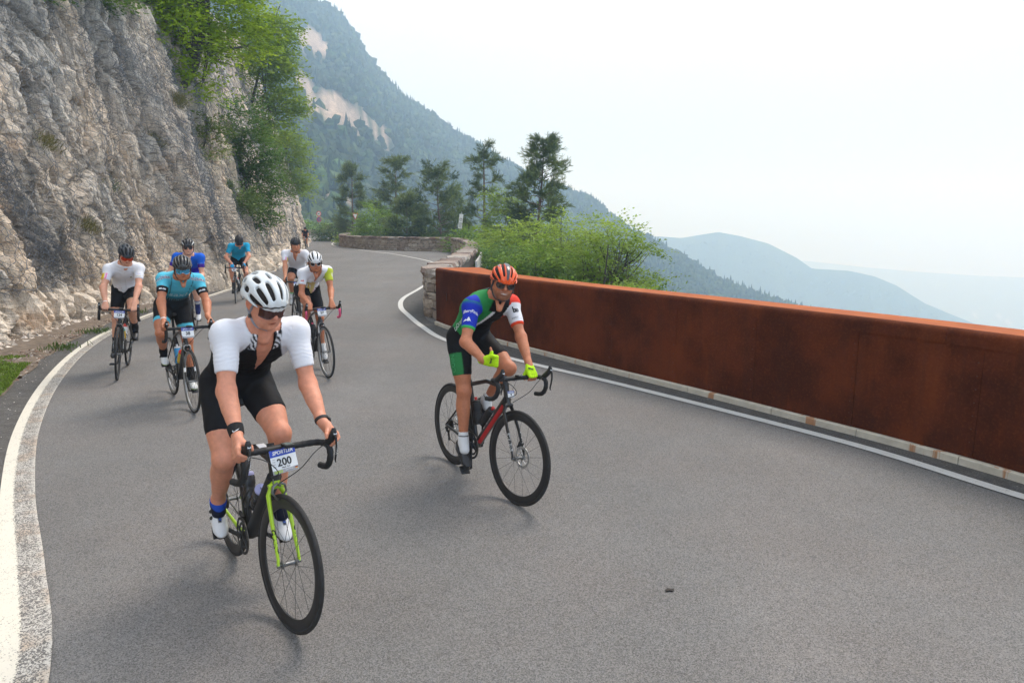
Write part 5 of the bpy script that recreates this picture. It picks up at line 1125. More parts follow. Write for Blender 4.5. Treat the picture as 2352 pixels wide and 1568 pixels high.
def limb(a, b, rad, flat=None, k=0.02, clip=(), op='u', inf=1.0, tag_=None):
    """a tapering limb; rad = radii along it; flat = (axis, ratio)"""
    a = np.asarray(a, np.float32); b = np.asarray(b, np.float32); rad = np.atleast_1d(np.asarray(rad, np.float32)); L = float(np.linalg.norm(b-a))+1e-9; u = (b-a)/L; ts = np.linspace(0, 1, len(rad)) if len(rad) > 1 else None
    if flat is not None: fn = np.asarray(flat[0], np.float32); fn = fn-u*fn.dot(u); fn = fn/(np.linalg.norm(fn)+1e-9); fr = flat[1]
    def f(P):
        q = P-a; t = np.clip((q @ u)/L, 0, 1); q = q-(t*L)[..., None]*u; d2 = (q*q).sum(-1)
        if flat is not None: c = q @ fn; d2 = d2+c*c*(1/fr**2-1)
        if ts is None: r = rad[0]
        else:
            x = t*(len(rad)-1); i = np.minimum(x.astype(np.int32), len(rad)-2); w = x-i; w = w*w*(3-2*w)*0.5+w*0.5; r = rad[i]*(1-w)+rad[i+1]*w
        d = np.sqrt(d2)-r
        return d if flat is None else d*np.minimum(1.0, 0.5+0.5*fr)
    R = rad.max(); return dict(f=f, lo=np.minimum(a, b)-R, hi=np.maximum(a, b)+R, k=k, clip=list(clip), op=op, inf=inf, tag=tag_)
def ell(c, rad, R=None, k=0.02, op='u', clip=(), inf=1.0, tag_=None):
    """ellipsoid; the columns of R are its axes"""
    c = np.asarray(c, np.float32); rad = np.asarray(rad, np.float32); R = np.eye(3, dtype=np.float32) if R is None else np.asarray(R, np.float32)
    def f(P):
        q = ((P-c) @ R); k0 = np.sqrt(((q/rad)**2).sum(-1)); k1 = np.sqrt(((q/rad**2)**2).sum(-1))+1e-9; return k0*(k0-1)/k1
    e = np.sqrt(((R*rad)**2).sum(1)); return dict(f=f, lo=c-e, hi=c+e, k=k, op=op, clip=list(clip), inf=inf, tag=tag_)
def grow(prims, h, inflate=0.0, cuts=(), it=1):
    L = [p for p in prims if p.get('op', 'u') == 'u']; lo = np.min([p['lo'] for p in L], 0)-inflate; hi = np.max([p['hi'] for p in L], 0)+inflate
    F = Field(lo, hi, h)
    for p in prims: F.put(p, inflate if p.get('op', 'u') == 'u' else 0.0)
    for c in cuts: F.cut(c)
    V, Q = F.mesh(); return (relax(V, Q, it, 0.5) if it else V), Q
def keep_big(V, Q, frac=0.02):
    """drop tiny loose shells"""
    n = len(V); lab = np.arange(n)
    for _ in range(200):
        m = lab[Q].min(1); new = lab.copy()
        for k in range(4): np.minimum.at(new, Q[:, k], m)
        new = new[new]
        if (new == lab).all(): break
        lab = new
    c = np.bincount(lab, minlength=n); ok = c[lab] > frac*n
    if ok.all(): return V, Q
    idx = np.cumsum(ok)-1; Q = Q[ok[Q].all(1)]; return V[ok], idx[Q]
# ---------------------------------------------------------------- bicycles
M_BLK = mat('black_paint', (0.012, 0.012, 0.013), 0.35, coat=0.3, var=0.1); M_MATT = mat('matt_black', (0.018, 0.018, 0.019), 0.62); M_TYRE = mat('tyre_rubber', (0.022, 0.021, 0.021), 0.8, var=0.25, scale=30, bump=0.2)
M_RIMC = mat('carbon_rim', (0.016, 0.016, 0.017), 0.42, var=0.2, scale=25); M_ALU = mat('alloy_silver', (0.55, 0.56, 0.57), 0.32, 0.9); M_DALU = mat('grey_alloy', (0.20, 0.205, 0.21), 0.4, 0.8); M_SPK = mat('spoke_steel', (0.06, 0.06, 0.065), 0.4, 0.6)
M_CHAIN = mat('chain_steel', (0.16, 0.15, 0.14), 0.4, 0.9); M_TAPE = mat('bar_tape', (0.016, 0.016, 0.017), 0.75, var=0.3, scale=80, bump=0.3); M_LIME = mat('lime_paint', (0.40, 0.62, 0.02), 0.35, coat=0.3); M_REDP = mat('red_paint', (0.55, 0.02, 0.02), 0.4, coat=0.3)
M_WHP = mat('white_print', (0.75, 0.75, 0.75), 0.5); M_PINK = mat('pink_tape', (0.75, 0.10, 0.22), 0.7, var=0.1); M_PLW = mat('plate_white', (0.78, 0.79, 0.80), 0.45); M_PLB = mat('plate_blue', (0.02, 0.06, 0.42), 0.45); M_PLG = mat('plate_grey', (0.33, 0.33, 0.35), 0.45)
M_NUM = mat('plate_black_print', (0.02, 0.02, 0.022), 0.5); M_LIMEP = mat('lime_print', (0.45, 0.6, 0.05), 0.5); M_BOTD = mat('bottle_smoke', (0.03, 0.03, 0.032), 0.25, var=0.3, scale=30); M_LAV = mat('bottle_cap_lavender', (0.38, 0.38, 0.62), 0.4)
M_GREENP = mat('bottle_teal', (0.02, 0.35, 0.25), 0.4); M_YELP = mat('bottle_yellow', (0.7, 0.45, 0.03), 0.4); M_REDB = mat('bottle_red', (0.6, 0.03, 0.02), 0.4); M_CYB = mat('bottle_blue', (0.05, 0.3, 0.6), 0.4); M_GOLD = mat('flag_gold', (0.8, 0.45, 0.02), 0.5)
WH = {}
def wheel_parts(depth, rotor, nsp=20, rear=False, rimm=None, key=None):
    key = (depth, rotor, nsp, rear, key)
    if key in WH: return WH[key]
    a = np.linspace(0, 2*np.pi, 73)[:-1]; T = []
    def torus(R, r, m=10):
        b = np.linspace(0, 2*np.pi, m+1)[:-1]; V = np.stack([np.stack([np.cos(a)*(R+r[0]*math.cos(t)), np.full(72, r[1]*math.sin(t)), np.sin(a)*(R+r[0]*math.cos(t))], 1) for t in b], 1).reshape(-1, 3)
        i, j = np.meshgrid(np.arange(72), np.arange(m), indexing='ij'); i = i.ravel(); j = j.ravel(); i2 = (i+1) % 72; j2 = (j+1) % m; return V, np.stack([i*m+j, i2*m+j, i2*m+j2, i*m+j2], 1)
    V, F = torus(WR_-0.0125, (0.0125, 0.0128)); ty = mesh_np('tyre', V, F, M_TYRE, smooth=True, link=False)
    prof = [(WR_-.021, .009), (WR_-.021, -.009), (WR_-.026, -.0115), (WR_-.021-depth*.6, -.011), (WR_-.021-depth, -.004), (WR_-.021-depth, .004), (WR_-.021-depth*.6, .011), (WR_-.026, .0115)]
    m = len(prof); V = np.stack([np.stack([np.cos(a)*R, np.full(72, y), np.sin(a)*R], 1) for R, y in prof], 1).reshape(-1, 3); i, j = np.meshgrid(np.arange(72), np.arange(m), indexing='ij'); i = i.ravel(); j = j.ravel()
    rim = mesh_np('rim', V, np.stack([i*m+j, i*m+(j+1) % m, ((i+1) % 72)*m+(j+1) % m, ((i+1) % 72)*m+j], 1), rimm or M_RIMC, link=False); smooth_by_angle(rim, 40)
    hub = MB(); hw = .042 if not rear else .05
    hub.lathe((0, -hw, 0), (0, 1, 0), [(0, 0), (0, .006), (.006, .006), (.006, .018), (.010, .019), (.016, .011), (hw, .010), (2*hw-.016, .011), (2*hw-.010, .019), (2*hw-.006, .018), (2*hw-.006, .006), (2*hw, .006), (2*hw, 0)], 16)
    hub.lathe((0, -hw-.018, 0), (0, 1, 0), [(0, 0), (0, .009), (.012, .009), (.018, .005)], 12).lathe((0, hw, 0), (0, 1, 0), [(0, .005), (.006, .009), (.018, .009), (.018, 0)], 12); hub_me = hub.build('hub', M_DALU, smooth=False, link=False)
    sp = []
    for k in range(nsp):
        sd = 1 if k % 2 else -1; an = 2*math.pi*k/nsp; cr = (1 if (k//2) % 2 else -1)*0.55; p0 = np.array([math.cos(an+cr)*.018, sd*(hw-.008), math.sin(an+cr)*.018]); p1 = np.array([math.cos(an)*(WR_-.022-depth), 0, math.sin(an)*(WR_-.022-depth)]); sp.append((p0, p1))
    spoke_me = MB().tube([(0, 0, 0), (0, 0, 1)], 0.0011, 4, cap=False).build('spoke', M_SPK, link=False)
    Ms = []
    for p0, p1 in sp:
        d = p1-p0; q = Vector(d).to_track_quat('Z', 'Y').to_matrix().to_4x4(); Ms.append(Matrix.Translation(p0) @ q @ Matrix.Diagonal((1, 1, float(np.linalg.norm(d)), 1)))
    ro = None
    if rotor:
        mb = MB(); n = 40; 
        mb.lathe((0, .034, 0), (0, 1, 0), [(0, .078), (.002, .078), (.002, .060), (0, .060), (0, .078)], n)
        for k in range(7): an = k*.8976; mb.tube([(math.cos(an)*.02, .035, math.sin(an)*.02), (math.cos(an+.4)*.045, .035, math.sin(an+.4)*.045), (math.cos(an+.55)*.062, .035, math.sin(an+.55)*.062)], .003, 5)
        for k in range(24):
            an = k*.2618; mb.box((math.cos(an)*.069, .0355, math.sin(an)*.069), (.0035, .0012, .002), rotm([0, 1, 0], -an))
        ro = mb.build('brake_rotor', M_ALU, link=False)
    cs = None
    if rear:
        mb = MB()
        for k, r in enumerate((.052, .048, .044, .040, .036, .032, .028)):
            n = 36; t = np.arange(n*2)/n*np.pi; rr = r+np.where(np.arange(n*2) % 2, .0022, -.0012); V = np.concatenate([np.stack([np.cos(t)*rr, np.full(n*2, -.020-.004*k-e), np.sin(t)*rr], 1) for e in (0, .002)]+[np.array([[0, -.020-.004*k, 0], [0, -.022-.004*k, 0]])])
            i = np.arange(n*2); i2 = (i+1) % (n*2); mb.add(V, np.stack([i, i2, i2+2*n, i+2*n], 1)); mb.add(V, np.concatenate([np.stack([i2, i, np.full(2*n, 4*n)], 1), np.stack([i+2*n, i2+2*n, np.full(2*n, 4*n+1)], 1)]))
        cs = mb.build('cassette', M_CHAIN, link=False)
    WH[key] = (ty, rim, hub_me, spoke_me, Ms, ro, cs); return WH[key]
def add_wheel(bike, c, R, depth, rotor, rear, simple, rimm=None, key=None, rot=0.3, logo=None):
    ty, rim, hub, spk, Ms, ro, cs = wheel_parts(depth, rotor, 20 if not rear else 22, rear, rimm, key)
    M = Matrix.Translation(Vector(c)) @ Matrix(np.asarray(R).tolist()).to_4x4() @ Matrix.Rotation(rot, 4, 'Y')
    w_ = inst('wheel', hub, bike, M); inst('tyre', ty, w_); inst('rim', rim, w_)
    if simple:
        V = []; F = []; n = 0; vv = np.array([v.co[:] for v in spk.vertices]); ff = np.array([p.vertices[:] for p in spk.polygons])
        for Mi in Ms: A = np.array(Mi); V.append(vv @ A[:3, :3].T+A[:3, 3]); F.append(ff+n); n += len(vv)
        o = mesh_np('spokes', np.concatenate(V), np.concatenate(F), M_SPK, w_); o['kind'] = 'stuff'
    else:
        for Mi in Ms: inst('spoke', spk, w_, Mi)
    if ro: inst('brake_rotor', ro, w_)
    if cs: inst('cassette', cs, w_)
    return w_
def bottle(name, label, base, axis, cols, parent_world, L=.19, r=.036):
    """a drinking bottle; cols = (body, cap, nozzle)"""
    M = parent_world @ Matrix.Translation(Vector(base)) @ Vector(axis).to_track_quat('Z', 'Y').to_matrix().to_4x4()
    o = MB().lathe((0, 0, 0), (0, 0, 1), [(0, 0), (0, r*.93), (.006, r), (.085, r), (.095, r*.88), (.107, r*.88), (.117, r), (L-.035, r), (L-.025, r*.9), (L-.02, 0)], 24).build(name, cols[0]); smooth_by_angle(o, 40); o.matrix_world = M
    c = MB().lathe((0, 0, L-.024), (0, 0, 1), [(0, r*.93), (.012, r*.93), (.019, r*.75), (.023, r*.36), (.025, .0)], 24).build('cap', cols[1], o); smooth_by_angle(c, 40)
    n = MB().lathe((0, 0, L-.002), (0, 0, 1), [(0, .011), (.012, .010), (.014, .013), (.022, .012), (.024, 0)], 16).build('nozzle', cols[2], o); smooth_by_angle(n, 40); return tag(o, label, 'bottle')
def text_on(body, size, m, parent, O, X, Y, lift=.0006, **kw):
    X = nrm(X); Y = nrm(np.asarray(Y, float)-X*np.dot(X, Y)); Z = np.cross(X, Y); O = np.asarray(O, float)+Z*lift
    return text_mesh(body, size, m, parent, Matrix(((X[0], Y[0], Z[0], O[0]), (X[1], Y[1], Z[1], O[1]), (X[2], Y[2], Z[2], O[2]), (0, 0, 0, 1))), **kw)
def wrapped_text(body, size, m, parent, path0, path1, rad, side, upn, name='lettering', bold=.001, start=.5, xs=1.0):
    """lettering that follows a round tube from path0 to path1, seen from direction side"""
    me = text_mesh(body, size, m, None, None, name, .0004, bold, sx=xs); n = len(me.vertices); co = np.empty(n*3, np.float32); me.vertices.foreach_get('co', co); co = co.reshape(-1, 3)
    p0 = np.asarray(path0, float); p1 = np.asarray(path1, float); u = nrm(p1-p0); s_ = nrm(np.asarray(side, float)-u*np.dot(u, side)); v = np.cross(s_, u); L = np.linalg.norm(p1-p0)
    rad = tuple(rad)+tuple(rad)[-2:] if len(rad) == 2 else rad; tt_ = np.clip(start+co[:, 0]/L, 0, 1); rx = rad[0]*(1-tt_)+rad[2]*tt_; ry = rad[1]*(1-tt_)+rad[3]*tt_; ang = co[:, 1]/np.sqrt(rx*ry); e2 = np.array([0, 1., 0]); e2 = nrm(e2-u*u[1]); e1 = np.cross(e2, u)
    D_ = np.outer(np.cos(ang), s_)+np.outer(np.sin(ang), v); rr = 1/np.sqrt((D_ @ e1/rx)**2+(D_ @ e2/ry)**2)+.0009
    P = p0+np.outer(L*start+co[:, 0], u)+D_*rr[:, None]; me.vertices.foreach_set('co', P.astype(np.float32).ravel()); me.update(); o = bpy.data.objects.new(name, me); COL.objects.link(o); o.parent = parent; return o
def make_bike(P, J, label, opt):
    """opt: frame, fork, rim, tape, depth, disc, number, texts ..."""
    simple = opt.get('simple', False); W = Matrix.Translation(Vector(J['T'])) @ Matrix(J['M'].tolist()).to_4x4()
    b = empty('road_bicycle'); b.matrix_world = W; tag(b, label, 'bicycle', 'road bicycles ridden up the road')
    RS = J['RS']; st = lambda q: SP+RS @ (np.asarray(q, float)-SP); mf = opt.get('frame', M_BLK); mk = opt.get('fork', mf)
    hb, ht = SP+SU*.385, SP+SU*.535; seatd = nrm([-0.284, 0, 0.959]); stt = BB+seatd*.50; sclamp = BB+seatd*(P.get('saddle', .735)-.045)
    dt0, dt1 = hb+SU*.035, BB+np.array([.005, 0, .005]); dr = opt.get('dt', .026)
    f = MB(); f.tube([BB, BB*.5+stt*.5, stt], [(.016, .018)]*3, 12).tube([stt-seatd*.03, (stt+ht)*.5+[0, 0, .004], ht-SU*.035], [(.014, .016), (.015, .016), (.020, .019)], 12)
    f.tube([dt1, (dt0+dt1)/2, dt0], [(dr, dr*1.1)]*3, 14, ez=[0, 1, 0]).tube([hb, ht], [.0225, .0215], 14).tube([BB+[0, -.043, 0], BB+[0, .043, 0]], .024, 16)
    fr = f.build('frame', mf, b, smooth=False); smooth_by_angle(fr, 40)
    f = MB()
    for y in (-1, 1): f.tube([BB+[-.02, y*.028, -.005], BB+[-.12, y*.038, .01], REAR+[.05, y*.062, -.006], REAR+[0, y*.064, 0]], [(.012, .016), (.009, .013), (.008, .010), (.010, .012)], 9)
    o = f.build('chain_stays', opt.get('stays', mf), b, smooth=True)
    f = MB()
    for y in (-1, 1): f.tube([stt-seatd*.045+[0, y*.012, 0], stt-seatd*.12+[-.03, y*.034, -.02], REAR+[.012, y*.060, .02], REAR+[0, y*.063, .005]], [.008, .0075, .0065, .008], 8)
    f.build('seat_stays', mf, b, smooth=True)
    MB().tube([stt-seatd*.02, sclamp], .0136, 12).build('seat_post', M_MATT, b, smooth=True)
    # saddle
    sx, sz = J['saddle'][0], J['saddle'][2]; mb = MB(); us = np.linspace(0, 1, 14); prof = [(x, .073*(1-u)**.9*min(1, 4*u+.45)+.017) for u, x in zip(us, sx-.115+.27*us)]
    mb.tube([(x, 0, sz-.018+.008*math.cos(u*3.14*1.6)) for (x, wd), u in zip(prof, us)], [(wd, .020) for _, wd in prof], 14, ez=[0, 0, 1]); mb.build('saddle', opt.get('saddle_mat', M_MATT), b, smooth=True)
    mb = MB()
    for y in (-1, 1): mb.tube([(sx-.09, y*.022, sz-.03), (sx-.04, y*.022, sz-.048), (sx+.06, y*.022, sz-.048), (sx+.13, y*.012, sz-.028)], .0035, 6)
    mb.build('saddle_rails', M_DALU, b)
    # fork
    cr = SP+SU*.37; fk = []; mb = MB()
    for y in (-1, 1):
        off = opt.get('disc', False)
        mb.tube([st(cr+[0, y*.020, .004]), st(cr+[.006, y*.040, -.035]), st(cr*.55+FRONT*.45+[.002, y*.049, 0]), st(FRONT+[-.006, y*.052, .03]), st(FRONT+[0, y*.054, 0])], [(.017, .013), (.017, .011), (.015, .009), (.010, .007), (.009, .007)], 12, ez=[0, 1, 0])
    mb.tube([st(cr+[0, -.034, 0]), st(cr+[0, 0, .012]), st(cr+[0, .034, 0])], [.016, .021, .016], 12).tube([st(SP+SU*.372), st(SP+SU*.388)], .0235, 14)
    o = mb.build('fork', mk, b); smooth_by_angle(o, 45)
    # stem, bar
    bar0 = J['bar']; s0 = SP+SU*.56
    MB().tube([ht, SP+SU*.585], .0185, 14).build('headset_spacers', M_MATT, b); o = MB().tube([s0, s0*.45+bar0*.55, bar0], [(.019, .018), (.016, .015), (.019, .019)], 12).build('stem', M_MATT, b); smooth_by_angle(o, 45)
    tapeM = opt.get('tape', M_TAPE); mb = MB(); mb.tube([st([.885, y, .885]) for y in (-.085, 0, .085)], .0157, 14); mb.build('handlebar', M_MATT, b, smooth=True)
    for y in (1, -1):
        D = [(.885, .075, .885), (.886, .13, .885), (.889, .178, .885), (.902, .199, .886), (.93, .208, .888), (.958, .2115, .886), (.978, .2125, .874), (.987, .2135, .852), (.985, .2145, .824), (.972, .216, .795), (.948, .2185, .773), (.915, .2205, .762), (.872, .2225, .757)]
        D = [st([q[0], y*q[1], q[2]]) for q in D]; Dp, _ = path_sample(D, .012); rr = .0158+.0011*np.sin(np.arange(len(Dp))*2.1)+np.where(np.arange(len(Dp)) % 3 == 0, .0007, 0)
        split = int(len(Dp)*.5); tp = MB().tube(Dp[:split+1] if 'drop_tape' in opt else Dp, rr[:split+1] if 'drop_tape' in opt else rr, 12).build('bar_tape', tapeM, b, smooth=True)
        if 'drop_tape' in opt: MB().tube(Dp[split:], rr[split:], 12).build('bar_tape', opt['drop_tape'], b, smooth=True)
        hd = MB(); hd.tube([st([q[0], y*q[1], q[2]]) for q in ((.955, .2115, .893), (.972, .212, .907), (.993, .2122, .925), (1.012, .2122, .944), (1.021, .2122, .968), (1.017, .2122, .984))], [(.016, .019), (.0165, .020), (.0155, .020), (.0155, .019), (.0145, .0155), (.0085, .008)], 14)
        h = hd.build('brake_hood', M_MATT, b, smooth=True); h['label'] = 'black rubber brake hood'
        lv = MB().tube([st([q[0], y*q[1], q[2]]) for q in ((1.022, .2122, .953), (1.040, .2135, .935), (1.043, .2150, .900), (1.036, .217, .862), (1.026, .219, .828), (1.030, .220, .812))], [(.010, .007), (.011, .005), (.009, .004), (.0085, .004), (.008, .004), (.005, .003)], 10, ez=[0, 1, 0]).build('brake_lever', M_MATT, h, smooth=True)
        MB().box(st([1.0295, y*.2122, .962]), (.0035, .008, .009), RS @ rotm([0, 1, 0], -.25)).build('badge', M_ALU, h)
        if opt.get('lever_text'): text_on(opt['lever_text'], .012, M_WHP, lv, st([1.0445, y*.2155, .889]), RS @ np.array([-.10, 0, -1.]), RS @ np.array([0, 1., 0]), lift=.0012, sx=1.25)
    # computer
    cmount = MB().box(st([.925, .02, .905]), (.028, .022, .007), RS).build('cycle_computer', M_BLK, b); MB().box(st([.925, .02, .913]), (.020, .017, .001), RS).build('screen', mat('computer_screen', (.10, .11, .11), .2), cmount)
    MB().tube([st([.89, .02, .895]), st([.91, .02, .897])], .006, 6).build('computer_mount', M_MATT, b)
    # cables
    for y in (1, -1):
        q = [st([.965, y*.205, .90]), st([1.0, y*.12, .87]), st([.99, y*.055, .80])]; MB().tube(path_sample(q+([st(cr+[.035, .01, .03])] if y > 0 else [dt0+[0, -.02, 0]]), .02)[0], .0024, 6, cap=False).build('brake_cable', M_MATT, b)
    # wheels
    add_wheel(b, J['faxle'], RS, opt.get('depth', .028), opt.get('disc'), False, simple, opt.get('rim'), opt.get('rimkey'), rot=.35)
    add_wheel(b, J['raxle'], np.eye(3), opt.get('depth', .028), opt.get('disc'), True, simple, opt.get('rim'), opt.get('rimkey'), rot=.1)
    # brakes
    if not opt.get('disc'):
        mc = opt.get('caliper', M_DALU); top = st(cr+[.03, 0, .012]); mb = MB()
        for y in (1, -1):
            mb.tube([st(cr+[.036, y*.006, .030]), st(cr+[.038, y*.030, .018]), st(cr+[.040, y*.036, -.012]), st(cr+[.044, y*.022, -.034]), st(cr+[.044, y*.0145, -.040])], [(.008, .006), (.009, .006), (.008, .005), (.006, .005), (.005, .004)], 8)
            mb.box(st(cr+[.047, y*.0145, -.043]), (.020, .004, .005), RS)
        mb.tube([st(cr+[.02, 0, .02]), st(cr+[.05, 0, .02])], .006, 8).tube([st(cr+[.038, -.03, .028]), st(cr+[.038, -.03, .055])], .003, 6); o = mb.build('brake_caliper', mc, b); smooth_by_angle(o, 50)
    else:
        o = MB().box(st(FRONT+[-.045, .050, .075]), (.016, .012, .028), RS @ rotm([0, 1, 0], .45)).tube([st(FRONT+[-.03, .050, .09]), st(FRONT+[-.05, .048, .055])], .011, 8).build('brake_caliper', M_MATT, b); smooth_by_angle(o, 45)
    # drive
    ca = math.radians(P.get('crank', 0)); rd = MB(); n = 50
    for r, y in ((.100, -.047), (.072, -.041)):
        t = np.arange(n*2)/n*np.pi; rr = r+np.where(np.arange(n*2) % 2, .0025, -.0015); V = np.concatenate([np.stack([BB[0]+np.cos(t)*q, np.full(2*n, y-e), BB[2]+np.sin(t)*q], 1) for q, e in ((rr, 0), (rr, .003), (np.full(2*n, r-.013), .003), (np.full(2*n, r-.013), 0))]); i = np.arange(2*n); i2 = (i+1) % (2*n)
        for k in range(4): rd.add(V, np.stack([i+k*2*n, i2+k*2*n, i2+((k+1) % 4)*2*n, i+((k+1) % 4)*2*n], 1)[:, ::-1])
    for k in range(4): a_ = ca+k*1.571+.5; rd.tube([BB+[0, -.048, 0], BB+[math.cos(a_)*.09, -.047, -math.sin(a_)*.09]], [(.014, .005), (.008, .004)], 8, ez=[0, 1, 0])
    cset = rd.build('chainset', M_MATT, b)
    for sd, y, a_ in (('L', 1, ca), ('R', -1, ca+math.pi)):
        e = BB+CRANK*np.array([math.cos(a_), 0, -math.sin(a_)]); mb = MB().tube([BB+[0, y*.052, 0], (BB+e)/2+[0, y*.062, 0], e+[0, y*.070, 0]], [(.017, .010), (.012, .009), (.013, .009)], 10, ez=[0, 1, 0]); c = mb.build('crank', M_MATT, b); smooth_by_angle(c, 50)
        fd, fu = J['foot'+sd+'d'], J['foot'+sd+'u']; R = np.stack([fd, np.cross(fu, fd), fu], 1); MB().tube([e+[0, y*.07, 0], e+[0, y*.16, 0]], .006, 8).box(e+[0, y*.125, 0]-fu*.004, (.034, .034, .006), R).build('pedal', M_MATT, c)
    ch = MB(); yb = -.045
    for z1, z2 in ((.098, .050), (-.098, -.030)): ch.tube([BB+[-.01, yb, z1], REAR+[0, yb+.004, z2] if z1 > 0 else REAR+[.03, yb+.004, -.115]], [(.0035, .0045)]*2, 6)
    t = np.linspace(-math.pi/2, math.pi/2, 14); ch.tube([BB+[math.cos(x)*.1, yb, math.sin(x)*.1] for x in t], .004, 6, cap=False); ch.tube([REAR+[.03, yb, -.115], REAR+[-.005, yb, -.09], REAR+[.025, yb, -.05], REAR+[.035, yb, -.0]], .004, 6, cap=False); ch.build('chain', M_CHAIN, b)
    mb = MB().tube([REAR+[-.01, -.06, -.02], REAR+[.012, -.055, -.055]], .011, 8).tube([REAR+[.012, -.048, -.055], REAR+[.028, -.048, -.115]], [(.016, .004)]*2, 8, ez=[0, 1, 0]); mb.lathe(REAR+np.array([.012, -.052, -.058]), (0, 1, 0), [(0, 0), (0, .014), (.008, .014), (.008, 0)], 14).lathe(REAR+np.array([.028, -.052, -.113]), (0, 1, 0), [(0, 0), (0, .014), (.008, .014), (.008, 0)], 14); mb.build('rear_derailleur', M_MATT, b)
    MB().box(BB+[-.03, -.040, .105], (.03, .006, .012), rotm([0, 1, 0], .3)).build('front_derailleur', M_MATT, b)
    # bottle cages
    dd = nrm(dt0-dt1); dn = nrm([dd[2], 0, -dd[0]])*-1; sn = nrm([seatd[2], 0, -seatd[0]]); mb = MB(); bots = []
    for pt, ax, nn in ((dt1+dd*.20, dd, dn), (BB+seatd*.16, seatd, sn)):
        c0 = pt+nn*(.026+.040); bots.append((c0, ax)); s_ = np.cross(ax, nn)
        for y in (-1, 1): mb.tube([c0-nn*.038+s_*y*.01, c0+s_*y*.038+ax*.01-nn*.01, c0+nn*.02+s_*y*.034+ax*.05, c0+nn*.038+ax*.085+s_*y*.01], [(.004, .003)]*4, 6)
    mb.build('bottle_cage', M_MATT, b)
    for (c0, ax), bo in zip(bots, opt.get('bottles', [])):
        if bo: bottle('bottle', bo[1], c0-ax*.005, ax, bo[0], W)
    # race number
    if opt.get('number'):
        tx, sub = opt['number'], opt.get('plate_full'); ps = opt.get('plate', (.105, .098)); tilt = opt.get('plate_tilt', .0); off = opt.get('plate_off', (.912, 0, .842))
        pd = RS @ rotm([1, 0, 0], tilt) @ rotm([0, 1, 0], opt.get('plate_lean', -.30)); c = st(off); X = pd @ np.array([0, 1., 0]); Y = pd @ np.array([0, 0, 1.]); Z = pd @ np.array([1., 0, 0]); hw, hh = ps[0]*.5, ps[1]*.5
        R = np.stack([Z, X, Y], 1); pl = MB().box(c, (.0012, hw, hh), R).build('number_plate', M_PLW, b)
        MB().box(c+Z*.0016+Y*(hh*.70), (.0006, hw*.998, hh*.298), R).build('header_band', M_PLB, pl); MB().box(c+Z*.0016-Y*(hh*.84), (.0006, hw*.998, hh*.155), R).build('footer_band', M_PLG, pl)
        text_on('SPORTLER', hh*.40, M_WHP, pl, c+Z*.0024+Y*(hh*.69), X, Y, bold=.0006, shear=.25, sx=1.02*hw/(hh*1.07)*.92)
        text_on(tx, hh*.86, M_NUM, pl, c+Z*.0024-Y*(hh*.14), X, Y, bold=.0010, sx=.95)
        if sub:
            text_on('Mark Turi', hh*.17, M_NUM, pl, c+Z*.0024-Y*(hh*.56)+X*hw*.05, X, Y); text_on('GIRO', hh*.30, M_LIMEP, pl, c+Z*.0024-Y*(hh*.84)-X*hw*.6, X, Y, bold=.0005); text_on('Germany', hh*.18, M_WHP, pl, c+Z*.0024-Y*(hh*.80)+X*hw*.25, X, Y)
            for k, m_ in enumerate((M_NUM, M_REDP, M_GOLD)): MB().box(c+Z*.0024-Y*(hh*(.76+.055*k))+X*hw*.83, (.0004, hw*.10, hh*.027), R).build('flag_stripe', m_, pl)
            for k in range(4): text_on(('1', '2', '3', '4')[k]+' km', hh*.12, M_PLG, pl, c+Z*.0024+Y*(hh*(.22-.2*k))-X*hw*.8, X, Y)
        for y in (-1, 1): MB().tube([c+X*y*hw*.78+Y*hh*.9+Z*.002, c+X*y*hw*.78+Y*(hh+.012)+Z*.002, st([.885, y*.04, .90])], .0012, 5).build('plate_tie', M_MATT, pl)
    for fn in opt.get('extra', []): fn(b, J, st, dict(cr=cr, dt0=dt0, dt1=dt1, dr=dr, hb=hb, ht=ht, RS=RS))
    return b
# ---------------------------------------------------------------- people
from mathutils.bvhtree import BVHTree
M_SKIN = mat('skin', vcol=True, rough=0.5, sss=0.05, spec=0.4, var=0.09, scale=45, bump=0.12, bscale=140); M_CLOTH = mat('lycra', vcol=True, rough=0.72, spec=0.2, bump=0.15, bscale=250); M_LENSD = mat('dark_lens', (0.02, 0.015, 0.018), 0.08, spec=0.8); M_FRAMEB = mat('glasses_frame', (0.02, 0.02, 0.022), 0.3); M_FRAMEW = mat('white_frame', (0.7, 0.7, 0.7), 0.35)
M_STRAP = mat('strap_webbing', (0.05, 0.05, 0.052), 0.8); M_STRAPG = mat('grey_webbing', (0.28, 0.28, 0.30), 0.8); M_SHOE = mat('shoe_upper', vcol=True, rough=0.4, spec=0.4); M_SOLE = mat('shoe_sole', (0.03, 0.03, 0.03), 0.6)
M_LOGOW = mat('jersey_print_white', (0.72, 0.74, 0.78), 0.7); M_LOGOK = mat('jersey_print_black', (0.02, 0.02, 0.022), 0.7); M_LOGOR = mat('jersey_print_red', (0.6, 0.06, 0.05), 0.7); M_LOGOL = mat('jersey_print_pale', (0.35, 0.55, 0.62), 0.7)
BLACK = (0.010, 0.010, 0.012)
def hexl(r, g, b): return tuple(((c/255.0)/12.92 if c/255.0 <= .04045 else ((c/255.0+.055)/1.055)**2.4) for c in (r, g, b))
def spine(J, t, back=0.045):
    """point on the curved back line from hips (0) to neck (1)"""
    return J['hipC']*(1-t)+J['neck0']*t - J['fwd']*back*math.sin(math.pi*min(max(t, 0), 1)) 
